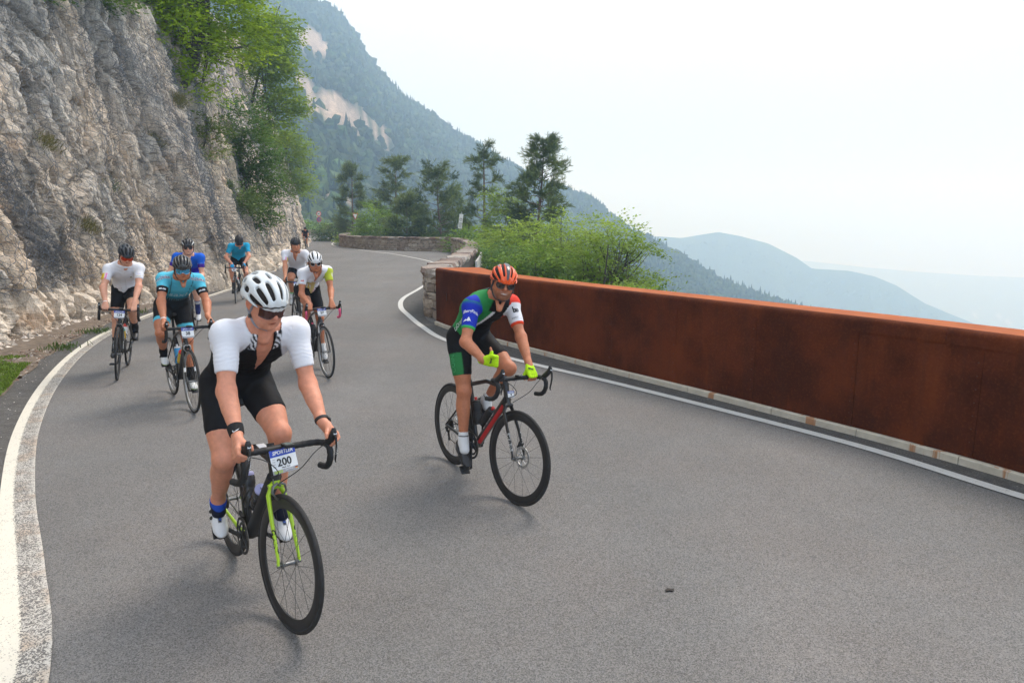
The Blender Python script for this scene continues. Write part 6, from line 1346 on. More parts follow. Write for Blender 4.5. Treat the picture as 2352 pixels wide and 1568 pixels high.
def torso_prims(J, s, bulk=1.0, female=False):
    up, lat, fwd = J['up'], J['lat'], J['fwd']; L = []; N_ = 7; pts = [spine(J, t) for t in np.linspace(-.06, 1.0, N_)]
    wid = np.array([.148, .150, .138, .146, .165, .160, .098])*s*bulk
    if female: wid = wid*[1.02, 1.0, .90, .90, .90, .88, .88]
    dep = np.array([.78, .74, .72, .70, .68, .62, .70])
    for i in range(N_-1): L.append(limb(pts[i], pts[i+1], [wid[i], wid[i+1]], flat=(fwd, float((dep[i]+dep[i+1])/2)), k=.03))
    c = spine(J, .74); 
    for sd, y in (('L', 1), ('R', -1)):
        L.append(ell(c+lat*y*.070*s+fwd*.060*s, (.075*s, .040*s, .07*s), np.stack([lat, fwd, up], 1), k=.05))        # chest
        if female: L.append(ell(spine(J, .66)+lat*y*.068*s+fwd*.075*s, (.058*s, .050*s, .058*s), np.stack([lat, fwd, up], 1), k=.04))
        L.append(limb(spine(J, .93)+lat*y*.03*s, J['sh'+sd]-lat*y*.0*s-fwd*.005, [.060*s, .056*s], k=.04))                # shoulder girdle
        L.append(ell(J['sh'+sd], (.060*s,)*3, k=.035))
        L.append(limb(spine(J, .62)+lat*y*.11*s*bulk-fwd*.01, J['sh'+sd]-up*.03, [.055*s, .046*s], k=.05))                # lat muscle
    L.append(ell(J['hipC']-fwd*.02-up*.01, (.150*s, .105*s, .11*s), np.stack([lat, fwd, up], 1), k=.04))
    return L
def arm_prims(J, s, sd, m=1.0):
    sh, el, wr = J['sh'+sd], J['el'+sd], J['wr'+sd]; ou = nrm(np.cross(el-sh, [1, 0, 0])); L = []
    L.append(limb(sh, el, np.array([.055, .054, .0505, .046, .041, .040])*s*m, k=.03))
    u = nrm(el-sh); L.append(ell(sh+u*.125*s+J['fwd']*.012*s, (.034*s*m, .034*s*m, .07*s), np.stack([nrm(np.cross(u, [0, 1, 0])), nrm(np.cross(u, np.cross(u, [0, 1, 0]))), u], 1), k=.03))
    L.append(limb(el, wr, np.array([.040, .0445, .0425, .036, .0295, .0255])*s*m, k=.03)); L.append(ell(el-u*.0, (.040*s*m,)*3, k=.02)); return L
def leg_prims(J, s, sd, m=1.0):
    hp, kn, an = J['hip'+sd], J['kn'+sd], J['an'+sd]; y = 1 if sd == 'L' else -1; L = []
    L.append(limb(hp, kn, np.array([.098, .096, .088, .077, .065, .057])*s*m, k=.035))
    u = nrm(kn-hp); v = nrm(an-kn); fr = nrm(u-v); L.append(ell(kn+fr*.012*s, (.053*s,)*3, k=.02)); L.append(ell(kn+fr*.030*s+v*.006, (.026*s, .030*s, .030*s), k=.03))
    L.append(ell(hp+u*.25*s+fr*.02+np.array([0, y*.012, 0]), (.062*s*m, .062*s*m, .13*s), np.stack([nrm(np.cross(u, [0, 1, 0])), nrm(np.cross(u, np.cross(u, [0, 1, 0]))), u], 1), k=.04))
    L.append(limb(kn, an, np.array([.050, .054, .053, .045, .036, .0315])*s*m, k=.03))
    bk = nrm(np.cross([0, 1., 0], v)); bk = bk if bk.dot(fr) < 0 else -bk
    for q in (.014, -.018): L.append(ell(kn+v*.125*s+bk*.026*s+np.array([0, q*s, 0]), (.030*s*m, .032*s*m, .082*s), np.stack([[0, 1., 0], bk, v], 1), k=.03))
    L.append(limb(an-v*.03, an+J['foot'+sd+'d']*.05-J['foot'+sd+'u']*.02, [.036*s, .036*s], k=.03)); L.append(ell(an-v*.002, (.034*s, .038*s, .032*s), k=.01)); return L
def head_prims(J, s, female=False, smile=False):
    H = J['H']; c = J['skull']; T = lambda x, y, z: c+H @ (np.array([x, y, z], float)*s); E = lambda x, y, z, r, k=.02, op='u', R=None: ell(T(x, y, z), np.array(r)*s, H if R is None else H @ R, k=k*s, op=op); L = []
    Bm = lambda a, b, r, k=.012, op='u': limb(T(*a), T(*b), np.array(r)*s, k=k*s, op=op)
    L.append(E(-.010, 0, .040, (.098, .076, .088), .03)); L.append(E(.030, 0, -.005, (.066, .064, .090), .03)); L.append(E(.038, 0, -.062, (.050, .052, .040), .03)); L.append(E(.074, 0, -.094, (.022, .024, .017), .022))
    for y in (1, -1):
        L.append(Bm((.01, y*.058, -.03), (.055, y*.036, -.086), [.019, .017], .025)); L.append(E(.068, y*.040, -.014, (.026, .024, .020), .025)); L.append(E(.066, y*.036, -.052, (.020, .020, .024), .025))
    L.append(Bm((.086, .034, .040), (.086, -.034, .040), [.013, .013], .018)); L.append(Bm((.092, 0, .030), (.112, 0, -.012), [.0085, .0115], .010)); L.append(E(.114, 0, -.019, (.0125, .012, .010), .008))
    for y in (1, -1): L.append(E(.103, y*.012, -.021, (.009, .0075, .0075), .006)); L.append(E(.101, y*.033, .016, (.014, .017, .012), .012, 's'))
    for y in (1, -1): L.append(E(.089, y*.032, .015, (.013, .013, .012), .003))
    w = 1.45 if smile else 1.0
    L.append(E(.092, 0, -.050, (.014, .024*w, .010), .010)); L.append(E(.0985, 0, -.0495, (.008, .0195*w, .0048), .004)); L.append(E(.096, 0, -.0615, (.008, .0175*w, .0056), .004)); L.append(Bm((.105, -.019*w, -.0545+.002*(w > 1)), (.105, .019*w, -.0545+.002*(w > 1)), [.0018, .0018], .002, 's'))
    L.append(Bm((.0945, 0, -.074), (.0945, 0, -.0735), [.004, .004], .006, 's'))
    Re = rotm([0, 0, 1], .35)
    for y in (1, -1):
        R = rotm([0, 0, 1], -y*.42) @ rotm([0, 1, 0], -.18); L.append(E(-.012, y*.082, .004, (.019, .0065, .032), .008, R=R)); L.append(E(-.006, y*.088, .006, (.010, .006, .018), .004, 's', R=R))
    nb = J['neck0']+J['fwd']*.015; L.append(limb(nb-J['up']*.04, T(-.012, 0, -.045), np.array([.072, .058, .054])*s*(.88 if female else 1), k=.035))
    for sd, y in (('L', 1), ('R', -1)): L.append(limb(J['neck0']*.45+T(-.02, y*.02, -.05)*.55, J['neck0']*.4+J['sh'+sd]*.6, np.array([.030, .040])*s, k=.05)); L.append(Bm((.0, y*.050, -.04), ((.045, y*.01, -.19)), [.012, .012], .03))
    return L
def grip(g, ax, upd, wr, rb, s, y, thumb_ax, spread=1.0, th=(25, 62, 105, 150), wrap=1.0):
    """a hand closed round a bar: g grip centre, ax from little finger to index, upd from the bar to the knuckles"""
    ax = nrm(ax); upd = nrm(upd-ax*np.dot(upd, ax)); fo = nrm(np.cross(ax, upd))*wrap; P = []; w = 0.0205*s*spread; rf = .0092*s
    offs = np.array([-1.5, -.5, .5, 1.5])*w; Ls = [.82, .97, 1.0, .92]; kn = []
    pt = lambda o, a, r: g+ax*o+(upd*math.cos(math.radians(a))+fo*math.sin(math.radians(a)))*r
    for i, o in enumerate(offs):
        R = rb+rf*1.05; a0, a1, a2, a3 = th; a = [pt(o, a0, R+.006*s), pt(o, a0+(a1-a0)*Ls[i], R+.009*s*Ls[i]), pt(o, a0+(a2-a0)*Ls[i], R+.002), pt(o, a0+(a3-a0)*Ls[i], R)]; kn.append(a[0])
        P.append(dict(limb(a[0], a[1], [rf*1.12, rf*1.05], k=.004), tag='f0')); P.append(dict(limb(a[1], a[2], [rf*1.05, rf*.95], k=.003), tag='f1')); P.append(dict(limb(a[2], a[3], [rf*.95, rf*.8], k=.003), tag='f2'))
    kc = np.mean(kn, 0); u = nrm(kc-wr)
    for i, k_ in enumerate(kn): P.append(dict(limb(wr+ax*offs[i]*.55+u*.008, k_, np.array([.0125, .0125, .0115])*s, k=.012), tag='palm'))
    P.append(dict(ell((wr+kc)/2-upd*.004, np.array([.038, .036, .016])*s, np.stack([u, ax, nrm(np.cross(u, ax))], 1), k=.015), tag='palm'))
    P.append(dict(limb(wr-u*.03, wr+u*.02, [.0245*s, .0235*s], flat=(np.cross(u, ax), .78), k=.02), tag='palm'))
    tb = wr+u*.026*s+ax*w*1.0; t1 = pt(w*thumb_ax[0], -thumb_ax[1], rb+.013*s); t2 = pt(w*thumb_ax[2], -thumb_ax[3], rb+.0095*s); t3 = pt(w*thumb_ax[4], -thumb_ax[5], rb+.0085*s)
    P.append(dict(limb(tb, t1, [.016*s, .0125*s], k=.014), tag='palm')); P.append(dict(limb(t1, t2, [.0122*s, .0112*s], k=.004), tag='thumb')); P.append(dict(limb(t2, t3, [.0112*s, .0092*s], k=.003), tag='thumb2')); return P
def hand_prims(P, J, s, sd):
    y = 1 if sd == 'L' else -1; RS = J['RS']; st = lambda q: SP+RS @ (np.asarray(q, float)-SP); mode = P.get('hand'+sd, 'hood'); wr = J['wr'+sd]
    if mode == 'hood': return grip(st([.975, y*.213, .915]), RS @ nrm([.78, 0, .62]), RS @ np.array([-.30, y*.55, .75]), wr, .0195, s, y, (1.3, 60, 1.7, 95, 1.6, 125), th=(28, 70, 108, 142), wrap=(1 if y < 0 else 1)*(-1 if y > 0 else 1)*1.0)
    if mode == 'top': return grip(st([.885, y*P.get('topy', .14), .885]), RS @ np.array([0, -y*1., 0]), RS @ np.array([.15, 0, 1.]), wr, .0165, s, y, (1.8, 55, 2.2, 105, 1.9, 150), th=(22, 70, 118, 160), wrap=-y*1.0 if y > 0 else 1.0)
    f = nrm(np.array(P.get('fist_dir', [.8, .3, .1]), float)); g = wr+f*.082*s; q = grip(g, np.array(P.get('fist_ax', [0, 0, 1.]), float), f, wr, .010, s, y, (1.9, 50, 2.3, 60, 2.6, 60), th=(10, 75, 140, 190), wrap=1.0)
    ax = nrm(np.array(P.get('fist_ax', [0, 0, 1.]), float)); tb = g-f*.022*s+ax*.030*s
    q = [p for p in q if p['tag'] not in ('thumb', 'thumb2')]; q.append(dict(limb(wr+f*.03, tb+ax*.008, [.016*s, .0125*s], k=.012), tag='palm')); q.append(dict(limb(tb, tb+ax*.034*s+f*.004, [.0122*s, .0112*s], k=.004), tag='thumb')); q.append(dict(limb(tb+ax*.034*s+f*.004, tb+ax*.064*s-f*.006, [.0112*s, .0095*s], k=.003), tag='thumb2')); return q
def obj_from(name, V, Q, m, parent, col, smooth=True): return mesh_np(name, V, Q, m, parent, smooth, col=col)
def helmet(person, J, s, d):
    """d: shell colour function, vents, liner colour"""
    H = J['H']; c = J['skull']; h = .0042 if d.get('fine') else .0068; T = lambda v: c+H @ (np.asarray(v, float)*s)
    # built in head space, then turned
    R = np.array(d.get('r', (.140, .102, .106))); cc_ = np.array([-.012, 0, .050]); F = Field(cc_-R-[.02, .01, .0]-[0, 0, .02], cc_+R+[.01, .01, .01], h); X, Y, Z = np.meshgrid(*F.ax, indexing='ij'); p = np.stack([X, Y, Z], -1)
    q = p-cc_; q[..., 0] = np.where(q[..., 0] < 0, q[..., 0]*.93, q[..., 0]); k0 = np.sqrt(((q/R)**2).sum(-1)); k1 = np.sqrt(((q/R**2)**2).sum(-1))+1e-9; e = k0*(k0-1)/k1
    back = X < -.03; brim = d.get('brim', .028); low = brim+ .010*np.cos(np.clip(np.abs(Y)/.1, 0, 1)*3.14)*np.where(X > 0, 1, 0)*-.5 - np.clip(-X-.01, 0, .2)*.28 + np.clip(np.abs(X-.02)-.08, 0, 1)*0
    shell = np.maximum(e, -(e+.020)); 
    an = np.arctan2(Y, np.maximum(Z-.000, 1e-3)*1.0)                 # angle across the top
    ridge = d.get('ridge', .004)*np.cos(an*d.get('nr', 5)*2.0); shell = shell-ridge*.6
    vents = np.full_like(e, .05); xs = p[..., 0]
    for (a0, x0, x1, wd, sk) in d['vents']:
        for sg_ in ((1, -1) if a0 else (1,)):
            aa = a0*sg_+sk*sg_*(xs-(x0+x1)/2); rr = np.hypot(Y, Z)*1.0; u = (xs-(x0+x1)/2)/((x1-x0)/2); w_ = wd*np.sqrt(np.clip(1.05-u*u*.75, .12, 1)); dv = np.maximum(np.abs(an-aa)*rr-w_, np.abs(xs-(x0+x1)/2)-(x1-x0)/2); vents = np.minimum(vents, dv)
    hh = np.maximum(.006-np.abs(shell+vents), 0)/.006
    shell = np.maximum(shell, -vents)+hh*hh*.0015; F.F = np.maximum(shell, low-Z).astype(np.float32); V, Q = F.mesh(); V, Q = keep_big(V, Q, .03); V = relax(V, Q, 1, .4); col = d['col'](V)
    W = c+(V*s) @ H.T; o = obj_from('helmet', W, Q, M_HELM if not d.get('matt') else M_HELMM, person, col); o['label'] = d.get('label', 'bicycle helmet')
    # dark inner shell
    F = Field(cc_-R-[.02, .01, .0]-[0, 0, .02], cc_+R+[.01, .01, .01], h*1.9); X, Y, Z = np.meshgrid(*F.ax, indexing='ij'); q = np.stack([X, Y, Z], -1)-cc_; q[..., 0] = np.where(q[..., 0] < 0, q[..., 0]*.93, q[..., 0]); k0 = np.sqrt(((q/R)**2).sum(-1)); k1 = np.sqrt(((q/R**2)**2).sum(-1))+1e-9; e = k0*(k0-1)/k1; low = brim+.004-.005*np.cos(np.clip(np.abs(Y)/.1, 0, 1)*3.14)*(X > 0)-np.clip(-X-.01, 0, .2)*.28
    F.F = np.maximum(e+.0135, low-Z).astype(np.float32); V, Q = F.mesh(); obj_from('helmet_liner', c+(V*s) @ H.T, Q, M_CLOTH, o, np.tile(d.get('liner', (.02, .02, .022)), (len(V), 1)))
    for y in (1, -1):
        ch_ = [T((.045, y*.079, .045)), T((.022, y*.083, .000)), T((.012, y*.078, -.045)), T((.04, y*.055, -.095)), T((.060, 0, -.118))]; MB().tube(path_sample(ch_, .012)[0], [(.0075, .0022)]*len(path_sample(ch_, .012)[0]), 6, ez=H @ np.array([1., 0, 0])).build('strap', M_STRAPG if d.get('grey_strap') else M_STRAP, o)
        MB().tube([T((-.05, y*.075, .025)), T((-.015, y*.083, -.02)), T((.012, y*.080, -.045))], [(.006, .002)]*3, 6, ez=H @ np.array([1., 0, 0])).build('strap', M_STRAPG if d.get('grey_strap') else M_STRAP, o); MB().tube([T((.010, y*.082, -.040)), T((.016, y*.081, -.058))], .0085, 8).build('buckle', M_STRAP, o)
    return o
M_HELM = mat('helmet_shell', vcol=True, rough=0.28, spec=0.5, coat=0.3); M_HELMM = mat('helmet_shell_matt', vcol=True, rough=0.55, spec=0.4)
def glasses(person, J, s, lens, frame, kind='shield', rim=True):
    H = J['H']; c = J['skull']; T = lambda v: c+(np.asarray(v, float)*s) @ H.T; n = 25; m = 7; a = np.linspace(-1, 1, n); V = []; 
    def pt(u, v, off=0.0):
        y = .071*math.sin(u*1.12)/math.sin(1.12); x = .040+.083*math.cos(u*1.12)/1.0+off; top = .036-.004*u*u; bot = (-.026 if kind == 'shield' else -.018)+.008*abs(u)**3+(.022*math.exp(-(u/.22)**2) if kind == 'shield' else 0.0); z = top*(1-v)+bot*v; return (x-.003*v*v-.002, y*(1+off*.3/.083), z)
    g = MB(); rng_ = [(-1, 1)] if kind == 'shield' else [(-.96, -.14), (.14, .96)]; root = None
    for u0, u1 in rng_:
        A = np.linspace(u0, u1, n); fo = []; 
        for off in (.0, -.0022):
            for u in A:
                for v in np.linspace(0, 1, m):
                    vv = v; uu = u
                    if kind != 'shield':
                        w_ = (u-u0)/(u1-u0)*2-1; sh = (1-abs(w_)**3.2)**.6 if abs(w_) < 1 else 0; vv = .46+(v-.46)*max(sh, .12)
                    fo.append(pt(uu, vv, off))
        V = T(np.array(fo)); f1 = grid_faces(n, m); N1 = n*m; ed = []
        bd = [i*m for i in range(n)]+[(n-1)*m+j for j in range(1, m)]+[i*m+m-1 for i in range(n-2, -1, -1)]+[j for j in range(m-2, 0, -1)]
        for k in range(len(bd)): x, y_ = bd[k], bd[(k+1) % len(bd)]; ed.append([x, y_, y_+N1, x+N1])
        o = mesh_np('sunglasses' if root is None else 'lens', V, np.concatenate([f1, f1[:, ::-1]+N1, np.array(ed)]), lens, person if root is None else root, smooth=True); root = root or o
        if rim:
            rp = T(np.array([pt(u, 0 if kind == 'shield' else .46+(0-.46)*max((1-abs((u-u0)/(u1-u0)*2-1)**3.2)**.6 if abs((u-u0)/(u1-u0)*2-1) < 1 else 0, .12), .0008) for u in A])); MB().tube(rp, .0019*s, 6).build('frame', frame, root)
            if kind != 'shield': rp = T(np.array([pt(u, .46+.54*max((1-abs((u-u0)/(u1-u0)*2-1)**3.2)**.6 if abs((u-u0)/(u1-u0)*2-1) < 1 else 0, .12), .0008) for u in A])); MB().tube(rp, .0016*s, 6).build('frame', frame, root)
    if kind != 'shield': MB().tube(T(np.array([pt(-.16, .2, .001), pt(0, .15, .003), pt(.16, .2, .001)])), .0022*s, 6).build('bridge', frame, root)
    for y in (1, -1): MB().tube(T(np.array([(.060, y*.073, .026), (.03, y*.081, .026), (-.02, y*.082, .022)])), [(.0022, .0045)]*3, 8, ez=H @ np.array([0, 1., 0])).build('temple', frame, root)
    return root
def shoe(person, J, s, sd, d, fine):
    fd, fu = J['foot'+sd+'d'], J['foot'+sd+'u']; y = 1 if sd == 'L' else -1; lt = nrm(np.cross(fu, fd)); an = J['an'+sd]; R = np.stack([fd, lt, fu], 1); T = lambda a, b, c: an+R @ (np.array([a, b, c])*s); L = []
    L.append(limb(T(-.045, 0, -.060), T(.02, 0, -.064), np.array([.034, .034])*s, flat=(fu, .9), k=.02)); L.append(limb(T(.02, 0, -.064), T(.125, y*-.004, -.074), np.array([.036, .040, .041])*s, flat=(fu, .72), k=.02)); L.append(ell(T(.140, -y*.006, -.078), np.array([.052, .038, .024])*s, R, k=.015))
    L.append(limb(T(-.03, 0, -.035), T(-.012, 0, -.012), np.array([.034, .036])*s, k=.02)); L.append(limb(T(.0, 0, -.03), T(.09, 0, -.058), np.array([.032, .026])*s, k=.03))
    V, Q = grow(L, .0045 if fine else .008, cuts=[lambda p: -((p-T(0, 0, -.098)) @ fu), lambda p: (p-T(0, 0, .014)) @ nrm(fu*.9-fd*.2)])
    q = (V-an) @ R/s; col = d['col'](q, y); o = obj_from('shoe', V, Q, M_SHOE, person, col); o['label'] = d.get('label', 'cycling shoe')
    m2 = q[:, 2] < -.084
    so = MB().tube([T(-.065, 0, -.101), T(-.02, 0, -.101), T(.04, 0, -.101), T(.115, -y*.004, -.102), T(.185, -y*.006, -.096)], [(.020*s, .005), (.031*s, .006), (.030*s, .006), (.041*s, .006), (.018*s, .005)], 12, ez=-fu).build('sole', M_SOLE, o, smooth=True)
    for a, b, c_, r in d.get('dials', []): MB().lathe(T(a, y*b, c_), R @ nrm([.1, y*.75, .6]), [(0, .011), (.008, .011), (.010, .009), (.010, 0)], 14).build('dial', M_MATT if not d.get('dial_mat') else d['dial_mat'], o)
    for (a0, b0, c0), (a1, b1, c1), wd, mm in d.get('straps', []): 
        bb = BVHTree.FromPolygons([tuple(v) for v in V], [tuple(f) for f in Q]); pp = []
        for t in np.linspace(0, 1, 9):
            p0 = T(a0*(1-t)+a1*t, y*(b0*(1-t)+b1*t), c0*(1-t)+c1*t); cen = T(a0*(1-t)+a1*t, 0, -.055); dr = nrm(p0-cen); hit = bb.ray_cast(Vector(cen+dr*.2), Vector(-dr), .3)
            if hit[0] is not None: pp.append(np.array(hit[0])+dr*.0015)
        if len(pp) > 2: MB().tube(pp, [(wd, .0022)]*len(pp), 8, ez=R @ np.array([0, 0, 1.])).build('shoe_strap', mm, o)
    return o
def person(P, J, label, opt):
    s = P.get('scale', 1.0); h = opt.get('h', .0075); fem = opt.get('female', False); m = opt.get('limb', 1.0); bulk = opt.get('bulk', 1.0); W = Matrix.Translation(Vector(J['T'])) @ Matrix(J['M'].tolist()).to_4x4()
    root = empty('person'); root.matrix_world = W; tag(root, label, 'person', 'cyclists riding up the road')
    up, lat, fwd = J['up'], J['lat'], J['fwd']; TL = np.linalg.norm(J['neck0']-J['hipC']); tor = torso_prims(J, s, bulk, fem); arms = {sd: arm_prims(J, s, sd, m*opt.get('arm', 1.0)) for sd in 'LR'}; legs = {sd: leg_prims(J, s, sd, m) for sd in 'LR'}; hands = {sd: hand_prims(P, J, s, sd) for sd in 'LR'}; hd = head_prims(J, s, fem, opt.get('smile', False))
    # body: torso slightly drawn in so that clothes cover it
    prims = [dict(p, inf=0.0) for p in tor]+arms['L']+arms['R']+legs['L']+legs['R']; lo = np.min([p['lo'] for p in prims+hd], 0)-.02; hi = np.max([p['hi'] for p in prims+hd+hands['L']+hands['R']], 0)+.02
    F = Field(np.minimum(lo, hi), hi, h)
    for p in prims+hands['L']+hands['R']+hd: F.put(p)
    V, Q = F.mesh(); V, Q = keep_big(V, Q, .05); V = relax(V, Q, 1, .35)
    sk = np.array(opt.get('skin', hexl(196, 136, 108))); C = np.tile(sk, (len(V), 1)); hv_ = ((V-J['skull']) @ J['H'])/s; nz = noise3(V*14)[:, None]; C = C*(1+.05*nz)
    def blend(w_, c): 
        nonlocal C
        w_ = np.clip(w_, 0, 1)[:, None]; C = C*(1-w_)+np.array(c)*w_
    g3 = lambda x, y, z, r: np.exp(-(((hv_-[x, y, z])/np.array(r))**2).sum(1))
    red = sk*[1.05, .70, .66]
    for y in (1, -1): blend(.45*g3(.075, y*.042, -.02, (.03, .022, .022)), red); blend(.5*g3(-.01, y*.085, 0, (.03, .02, .04)), red)
    blend(.5*g3(.115, 0, -.018, (.02, .016, .014)), red); blend(.22*np.exp(-(((V-J['neck0'])/.12)**2).sum(1)), red)
    for sd in 'LR': blend(.35*np.exp(-(((V-J['kn'+sd])/.05)**2).sum(1)), red); blend(.35*np.exp(-(((V-J['el'+sd])/.045)**2).sum(1)), red)
    w_ = 1.45 if opt.get('smile') else 1.0
    blend(.75*np.clip(2.2*g3(.101, 0, -.0555, (.020, .020*w_, .0085))-.5, 0, 1), sk*[.80, .45, .42]); blend(.8*np.clip(3*g3(.105, 0, -.0548, (.03, .017*w_, .0028 if w_ < 1.2 else .0046))-.6, 0, 1), (.09, .03, .025) if not opt.get('smile') else (.72, .68, .62))
    for y in (1, -1):
        blend(np.clip(2.5*g3(.093, y*.033, .036, (.03, .019, .005))-.5, 0, 1)*.8, opt.get('hair', (.08, .05, .03)))
        blend(np.clip(3*g3(.100, y*.031, .016, (.02, .012, .0065))-.8, 0, 1), (.35, .30, .27)); blend(np.clip(3*g3(.102, y*.031, .016, (.02, .0055, .006))-.8, 0, 1), (.02, .015, .012)); blend(np.clip(3*g3(.1, y*.031, .0225, (.02, .014, .003))-.8, 0, 1)*.7, (.05, .03, .02))
    if opt.get('beard'): blend(opt['beard']*np.clip(np.clip((-.030-hv_[:, 2])/.015, 0, 1)*(hv_[:, 0] > .02)*(hv_[:, 2] > -.125)*(1-.9*g3(.10, 0, -.055, (.03, .024, .010)))*(1-.7*g3(.08, .045, -.03, (.03, .02, .02)))*(1-.7*g3(.08, -.045, -.03, (.03, .02, .02))), 0, 1), opt.get('hair', (.08, .05, .03)))
    hairm = (hv_[:, 2] > .015)*(hv_[:, 0] < .02+.3*np.clip(hv_[:, 2]-.02, 0, 1))*(np.abs(hv_[:, 1]) < .083)*(hv_[:, 2] > -.01)*((np.abs(hv_[:, 1]) > .060) | (hv_[:, 0] < -.03) | (hv_[:, 2] > .07))*(np.abs(hv_).max(1) < .16)
    blend(.85*hairm, opt.get('hair', (.08, .05, .03)))
    tan = opt.get('tanline')
    o = obj_from('body', V, Q, M_SKIN, root, np.clip(C, 0, 1)); sp0 = J['hipC']
    # --- jersey
    hj = h*1.0; sl = opt.get('sleeve', .62); jp = list(tor)
    for sd in 'LR':
        sh, el = J['sh'+sd], J['el'+sd]; u = nrm(el-sh); hem = sh+u*np.linalg.norm(el-sh)*sl; jp += [dict(p, clip=[(hem, u)]) for p in arms[sd][:2]]
    nb = J['neck0']+fwd*.02; nk = nrm(J['skull']-J['neck0'])
    jp.append(limb(nb-up*.05, nb+nk*opt.get('collar', .055)*s, np.array([.078, .066])*s, k=.03))
    for sd, y in (('L', 1), ('R', -1)): jp.append(limb(J['neck0']*.55+(J['skull'])*.45+lat*y*.02*s-nk*.02*s, J['neck0']*.4+J['sh'+sd]*.6, np.array([.026, .042])*s, k=.05))
    cuts = [lambda p: -((p-(J['hipC']+up*opt.get('hem', -.01)*s)) @ nrm(up*1.0+fwd*opt.get('hem_tilt', .12))), lambda p: neckcut(p)]
    def neckcut(p):
        q = p-nb; a_ = q @ nk; rr = np.sqrt(np.maximum((q*q).sum(-1)-a_*a_, 0)); return np.where((rr < .088*s) & (a_ > -.03), (q-nk*opt.get('collar', .055)*s) @ nrm(nk*.9-fwd*.30), -.08)
    zp = opt.get('zip', 0.0)
    if zp:
        c0 = J['neck0']+fwd*.09*s; 
        def vcut(p):
            q = p-J['neck0']; a_ = q @ lat; t_ = -(q @ up); f_ = q @ fwd; w2 = opt.get('zipw', .055)*np.clip(1-(t_-.0)/zp, -1, 1); return np.where(f_ > .02, np.minimum(w2-np.abs(a_-opt.get('zipoff', 0)*t_), f_-.02), -.05)
        cuts.append(vcut)
    V, Q = grow(jp, hj, .0062, cuts); V, Q = keep_big(V, Q, .05); Nn = normals_of(V, Q)
    ta = {}; 
    for sd in 'LR':
        sh, el = J['sh'+sd], J['el'+sd]; L_ = np.linalg.norm(el-sh); u = (el-sh)/L_; q = V-sh; t_ = q @ u/L_; rad = q-np.outer(t_*L_, u); dd = np.linalg.norm(rad, axis=1); e1 = nrm(fwd-u*fwd.dot(u)); e2 = np.cross(u, e1); ta[sd] = (t_, dd, np.arctan2(rad @ e2, rad @ e1))
    q = V-J['hipC']; tt = (q @ up)/TL; aa = q @ lat/s; ff = (V-np.array([0, 0, 0])-J['hipC']) @ fwd/s
    onL = (ta['L'][0] > -.05)*(ta['L'][1] < .085*s)*(aa > .105); onR = (ta['R'][0] > -.05)*(ta['R'][1] < .085*s)*(aa < -.105)
    wr_amp = opt.get('wrinkle', .0022); wv = np.zeros(len(V)); 
    for sd, on in (('L', onL), ('R', onR)):
        t_, dd, an_ = ta[sd]; wv += on*(np.sin(t_*88+an_*(2.5 if sd == 'L' else -2.5)+3.5*noise3(np.stack([t_*3, an_*1.5, t_*0], 1)))*np.clip(t_*1.6, 0, 1)*np.clip((.60-t_)*12, 0, 1)*.42)
    stq = np.stack([tt*13+aa*6, np.abs(aa)*10, ff*4], 1); wv += (~(onL | onR))*(fbm(stq, 3)*1.3+.8*np.sin(tt*40+18*np.abs(aa)+3*noise3(V*9))*np.clip(.45-tt, 0, 1)*1.5)
    V = V+Nn*(wv*wr_amp)[:, None]
    Cj = opt['jersey'](dict(V=V, t=tt, a=aa, f=ff, L=onL, R=onR, ta=ta, n=Nn, s=s, nf=Nn @ fwd)); jo = obj_from('jersey', V, Q, M_CLOTH, root, np.clip(Cj, 0, 1)); jo['label'] = opt['jlabel']
    bvj = BVHTree.FromPolygons([tuple(v) for v in V], [tuple(f) for f in Q])
    # --- shorts
    shp = [dict(p) for p in tor[:2]]+[tor[-1]]; sl2 = opt.get('short', .60)
    for sd in 'LR':
        hp, kn = J['hip'+sd], J['kn'+sd]; u = nrm(kn-hp); hem = hp+u*np.linalg.norm(kn-hp)*sl2; shp += [dict(p, clip=[(hem, u)]) for p in (legs[sd][0], legs[sd][3])]
    V, Q = grow(shp, hj*1.1, .0030, [lambda p: (p-(J['hipC']+up*.24*s)) @ up]); V, Q = keep_big(V, Q, .05); Nn = normals_of(V, Q); V = V+Nn*(fbm(V*[14, 14, 22], 3)*.0022)[:, None]
    tl = {}
    for sd in 'LR':
        hp, kn = J['hip'+sd], J['kn'+sd]; L_ = np.linalg.norm(kn-hp); u = (kn-hp)/L_; q = V-hp; t_ = q @ u/L_; rad = q-np.outer(t_*L_, u); e2 = np.array([0, 1., 0]); e2 = nrm(e2-u*e2.dot(u)); e1 = np.cross(e2, u); e1 = e1 if e1.dot([0.3, 0, 1]) > 0 else -e1; tl[sd] = (t_, np.linalg.norm(rad, axis=1), np.arctan2(rad @ e2*(1 if sd == 'L' else -1), rad @ e1), V[:, 1] > 0 if sd == 'L' else V[:, 1] <= 0)
    Cs = opt['shorts'](dict(V=V, tl=tl, s=s, hem=sl2)); so = obj_from('shorts', V, Q, M_CLOTH, root, np.clip(Cs, 0, 1)); so['label'] = opt.get('slabel', 'black cycling shorts')
    bvs = BVHTree.FromPolygons([tuple(v) for v in V], [tuple(f) for f in Q])
